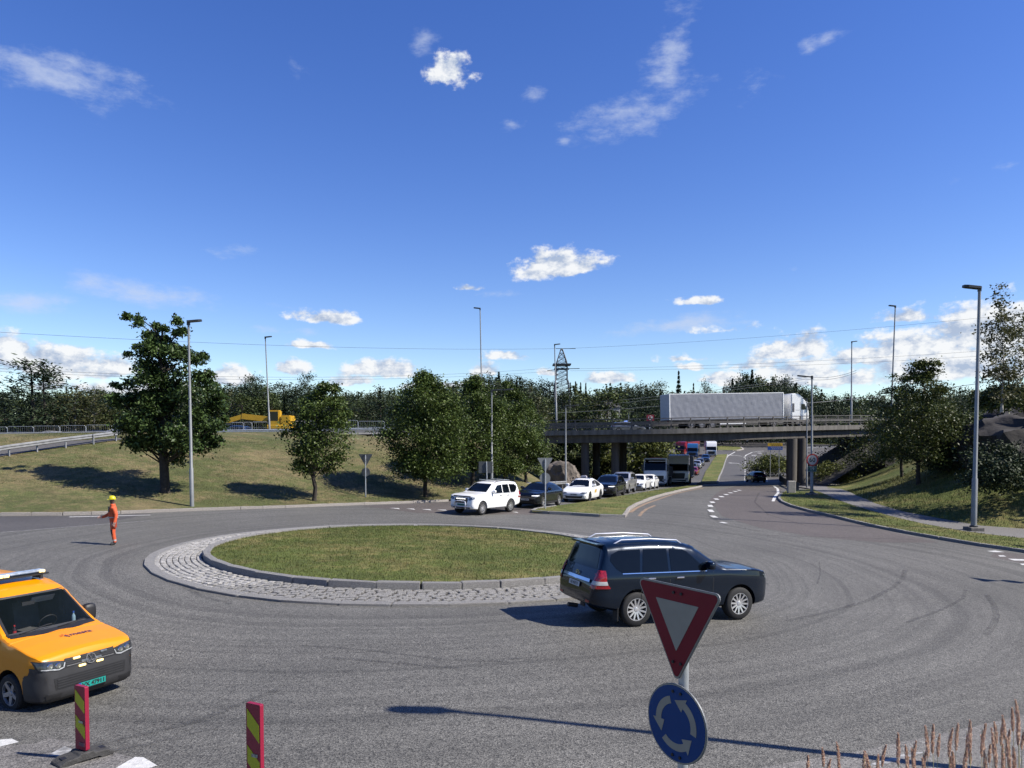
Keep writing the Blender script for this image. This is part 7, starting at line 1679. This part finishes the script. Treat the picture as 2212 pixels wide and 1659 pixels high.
# ------------------------------------------------------------------ feathery reed grass in the lower right corner
plume_m = leaf_mat('reed_plume', (.60, .36, .27), (1.0, .78, .62), .8, .45); stalk_m = mat('reed_stalk', (.55, .48, .25), .8)
def reed_mesh(h, L, wd, seed):
    r = np.random.default_rng(seed); n = 380; t = r.uniform(0, 1, n); wv = wd * np.sin(np.pi * np.clip(t * .85 + .12, 0, 1)) ** .8; a = r.uniform(0, 6.28, n); q = np.sqrt(r.uniform(0, 1, n))
    C = np.column_stack([np.cos(a) * wv * q + .02 * t ** 2, np.sin(a) * wv * q, h - L + L * t]); d = np.column_stack([np.cos(a) * .5, np.sin(a) * .5, np.full(n, 1.2)]); d /= np.linalg.norm(d, axis=1)[:, None]
    b = np.cross(d, r.normal(size=(n, 3))); b /= np.linalg.norm(b, axis=1)[:, None]; s = (.0135 * r.uniform(.6, 1.3, n))[:, None]
    V = np.empty((n, 4, 3)); V[:, 0] = C - d * s * .5; V[:, 1] = C + b * s * .2; V[:, 2] = C + d * s * .7; V[:, 3] = C - b * s * .2
    head = fast_mesh('seed_head', V.reshape(-1, 3), 4, plume_m); mb = MB(); mb.tube([(0, 0, 0), (.0, .01, h * .5), (0, 0, h - L * .1)], [.0028, .0022, .0012], 4, False)
    for k in range(3):
        a = r.uniform(0, 6.28); z = h * r.uniform(.2, .6); mb.raw([(0, 0, z), (.004, .004, z + .02), (.12 * math.cos(a), .12 * math.sin(a), z + .22), (.125 * math.cos(a), .125 * math.sin(a), z + .215)], [(0, 1, 2), (1, 3, 2)])
    return mb.mesh('stalk', stalk_m), head
REEDS = [reed_mesh(1.15, .16, .010, s) for s in range(5)]; ri = random.Random(5)
heads = [(1751, 1626), (1782, 1611), (1808, 1603), (1790, 1640), (1815, 1640), (1855, 1622), (1880, 1620), (1903, 1604), (1900, 1630), (1942, 1588), (1955, 1614), (1970, 1606), (1985, 1618), (2002, 1622), (2010, 1577), (2026, 1568), (2031, 1592), (2058, 1570), (2075, 1564), (2080, 1602), (2093, 1612), (2098, 1576), (2110, 1560), (2118, 1590), (2125, 1566), (2137, 1606), (2140, 1572), (2152, 1562), (2160, 1598), (2166, 1560), (2172, 1574), (2182, 1548), (2186, 1590), (2195, 1530), (2200, 1570), (2208, 1516), (2216, 1540), (2225, 1560), (2065, 1620), (2048, 1630), (2120, 1622), (2178, 1610), (2190, 1612), (1868, 1640), (2012, 1640)]
def bank_z(x, y): return (.95 * sst((x - .6) / 1.6) * (1 - sst((y - 4.6) / 2.2)) + .15 * sst((x - 2.5) / 1.5) * (1 - sst((y - 4.6) / 2.2)) - .05)
sheet('near_bank', [(.4, -12), (14, -12), (14, 6.6), (.4, 6.6)], lambda x, y: bank_z(x, y) + zb(x, y) * .4 - .06, .5, rough_grass, kind='structure')
for i, (px, py) in enumerate(heads):
    Y = ri.uniform(4.0, 5.0); tp = at(px, py, Y); z0 = float(bank_z(tp.x, Y)) - .05; h = tp.z - z0; st, hd_ = REEDS[i % 5]
    t = thing('reed_grass', 'brown feathery reed grass stem with a seed head in the lower right corner', 'grass stem', (tp.x, Y, z0), ri.uniform(0, 6), 'reed grass stems on the near bank'); t.scale = (1, 1, h / 1.15)
    t.rotation_euler = (ri.uniform(-.03, .03), ri.uniform(-.03, .03), ri.uniform(0, 6)); add('stalk', st, t); o = add('seed_head', hd_, t); 
V_ = []
bl = blades('near_grass', lambda x, y: x > 0, 5000, (2.6, 5.2, 3.9, 5.0), lambda x, y: bank_z(x, y), .2, .5, blade_m, .003); o = add('near_grass', bl); o['kind'] = 'stuff'
# grass blades along the edges of the verges
near_poly = lambda poly: (lambda x, y: in_poly(x, y, poly))
fR = near_poly(KR + [g2(1700, 1062)] + PL); o = add('grass', blades('grass', fR, 26000, (13, 30, 26, 62), lambda x, y: zb(x, y) + .13, .04, .12, lawn, .014)); o['kind'] = 'stuff'
fS = near_poly(spl); o = add('grass', blades('grass', fS, 14000, (0, 22, 34, 75), lambda x, y: zb(x, y) + .13, .04, .10, lawn, .014)); o['kind'] = 'stuff'
o = add('grass', blades('grass', lambda x, y: dist_line(x, y, L_LINE, L_POLY) > .1, 60000, (-36, 3, 41, 62), lambda x, y: zland(x, y) + .12, .04, .12, dry_lawn, .016)); o['kind'] = 'stuff'
fB = near_poly(R_PATH_R + [(30, 70), (34, 80), (100, 60), (100, 20), (60, 4)]); o = add('grass', blades('grass', fB, 30000, (20, 42, 34, 66), lambda x, y: zland(x, y) + .10, .08, .26, lawn, .016)); o['kind'] = 'stuff'
for me in list(bpy.data.meshes):
    if me.users == 0: bpy.data.meshes.remove(me)
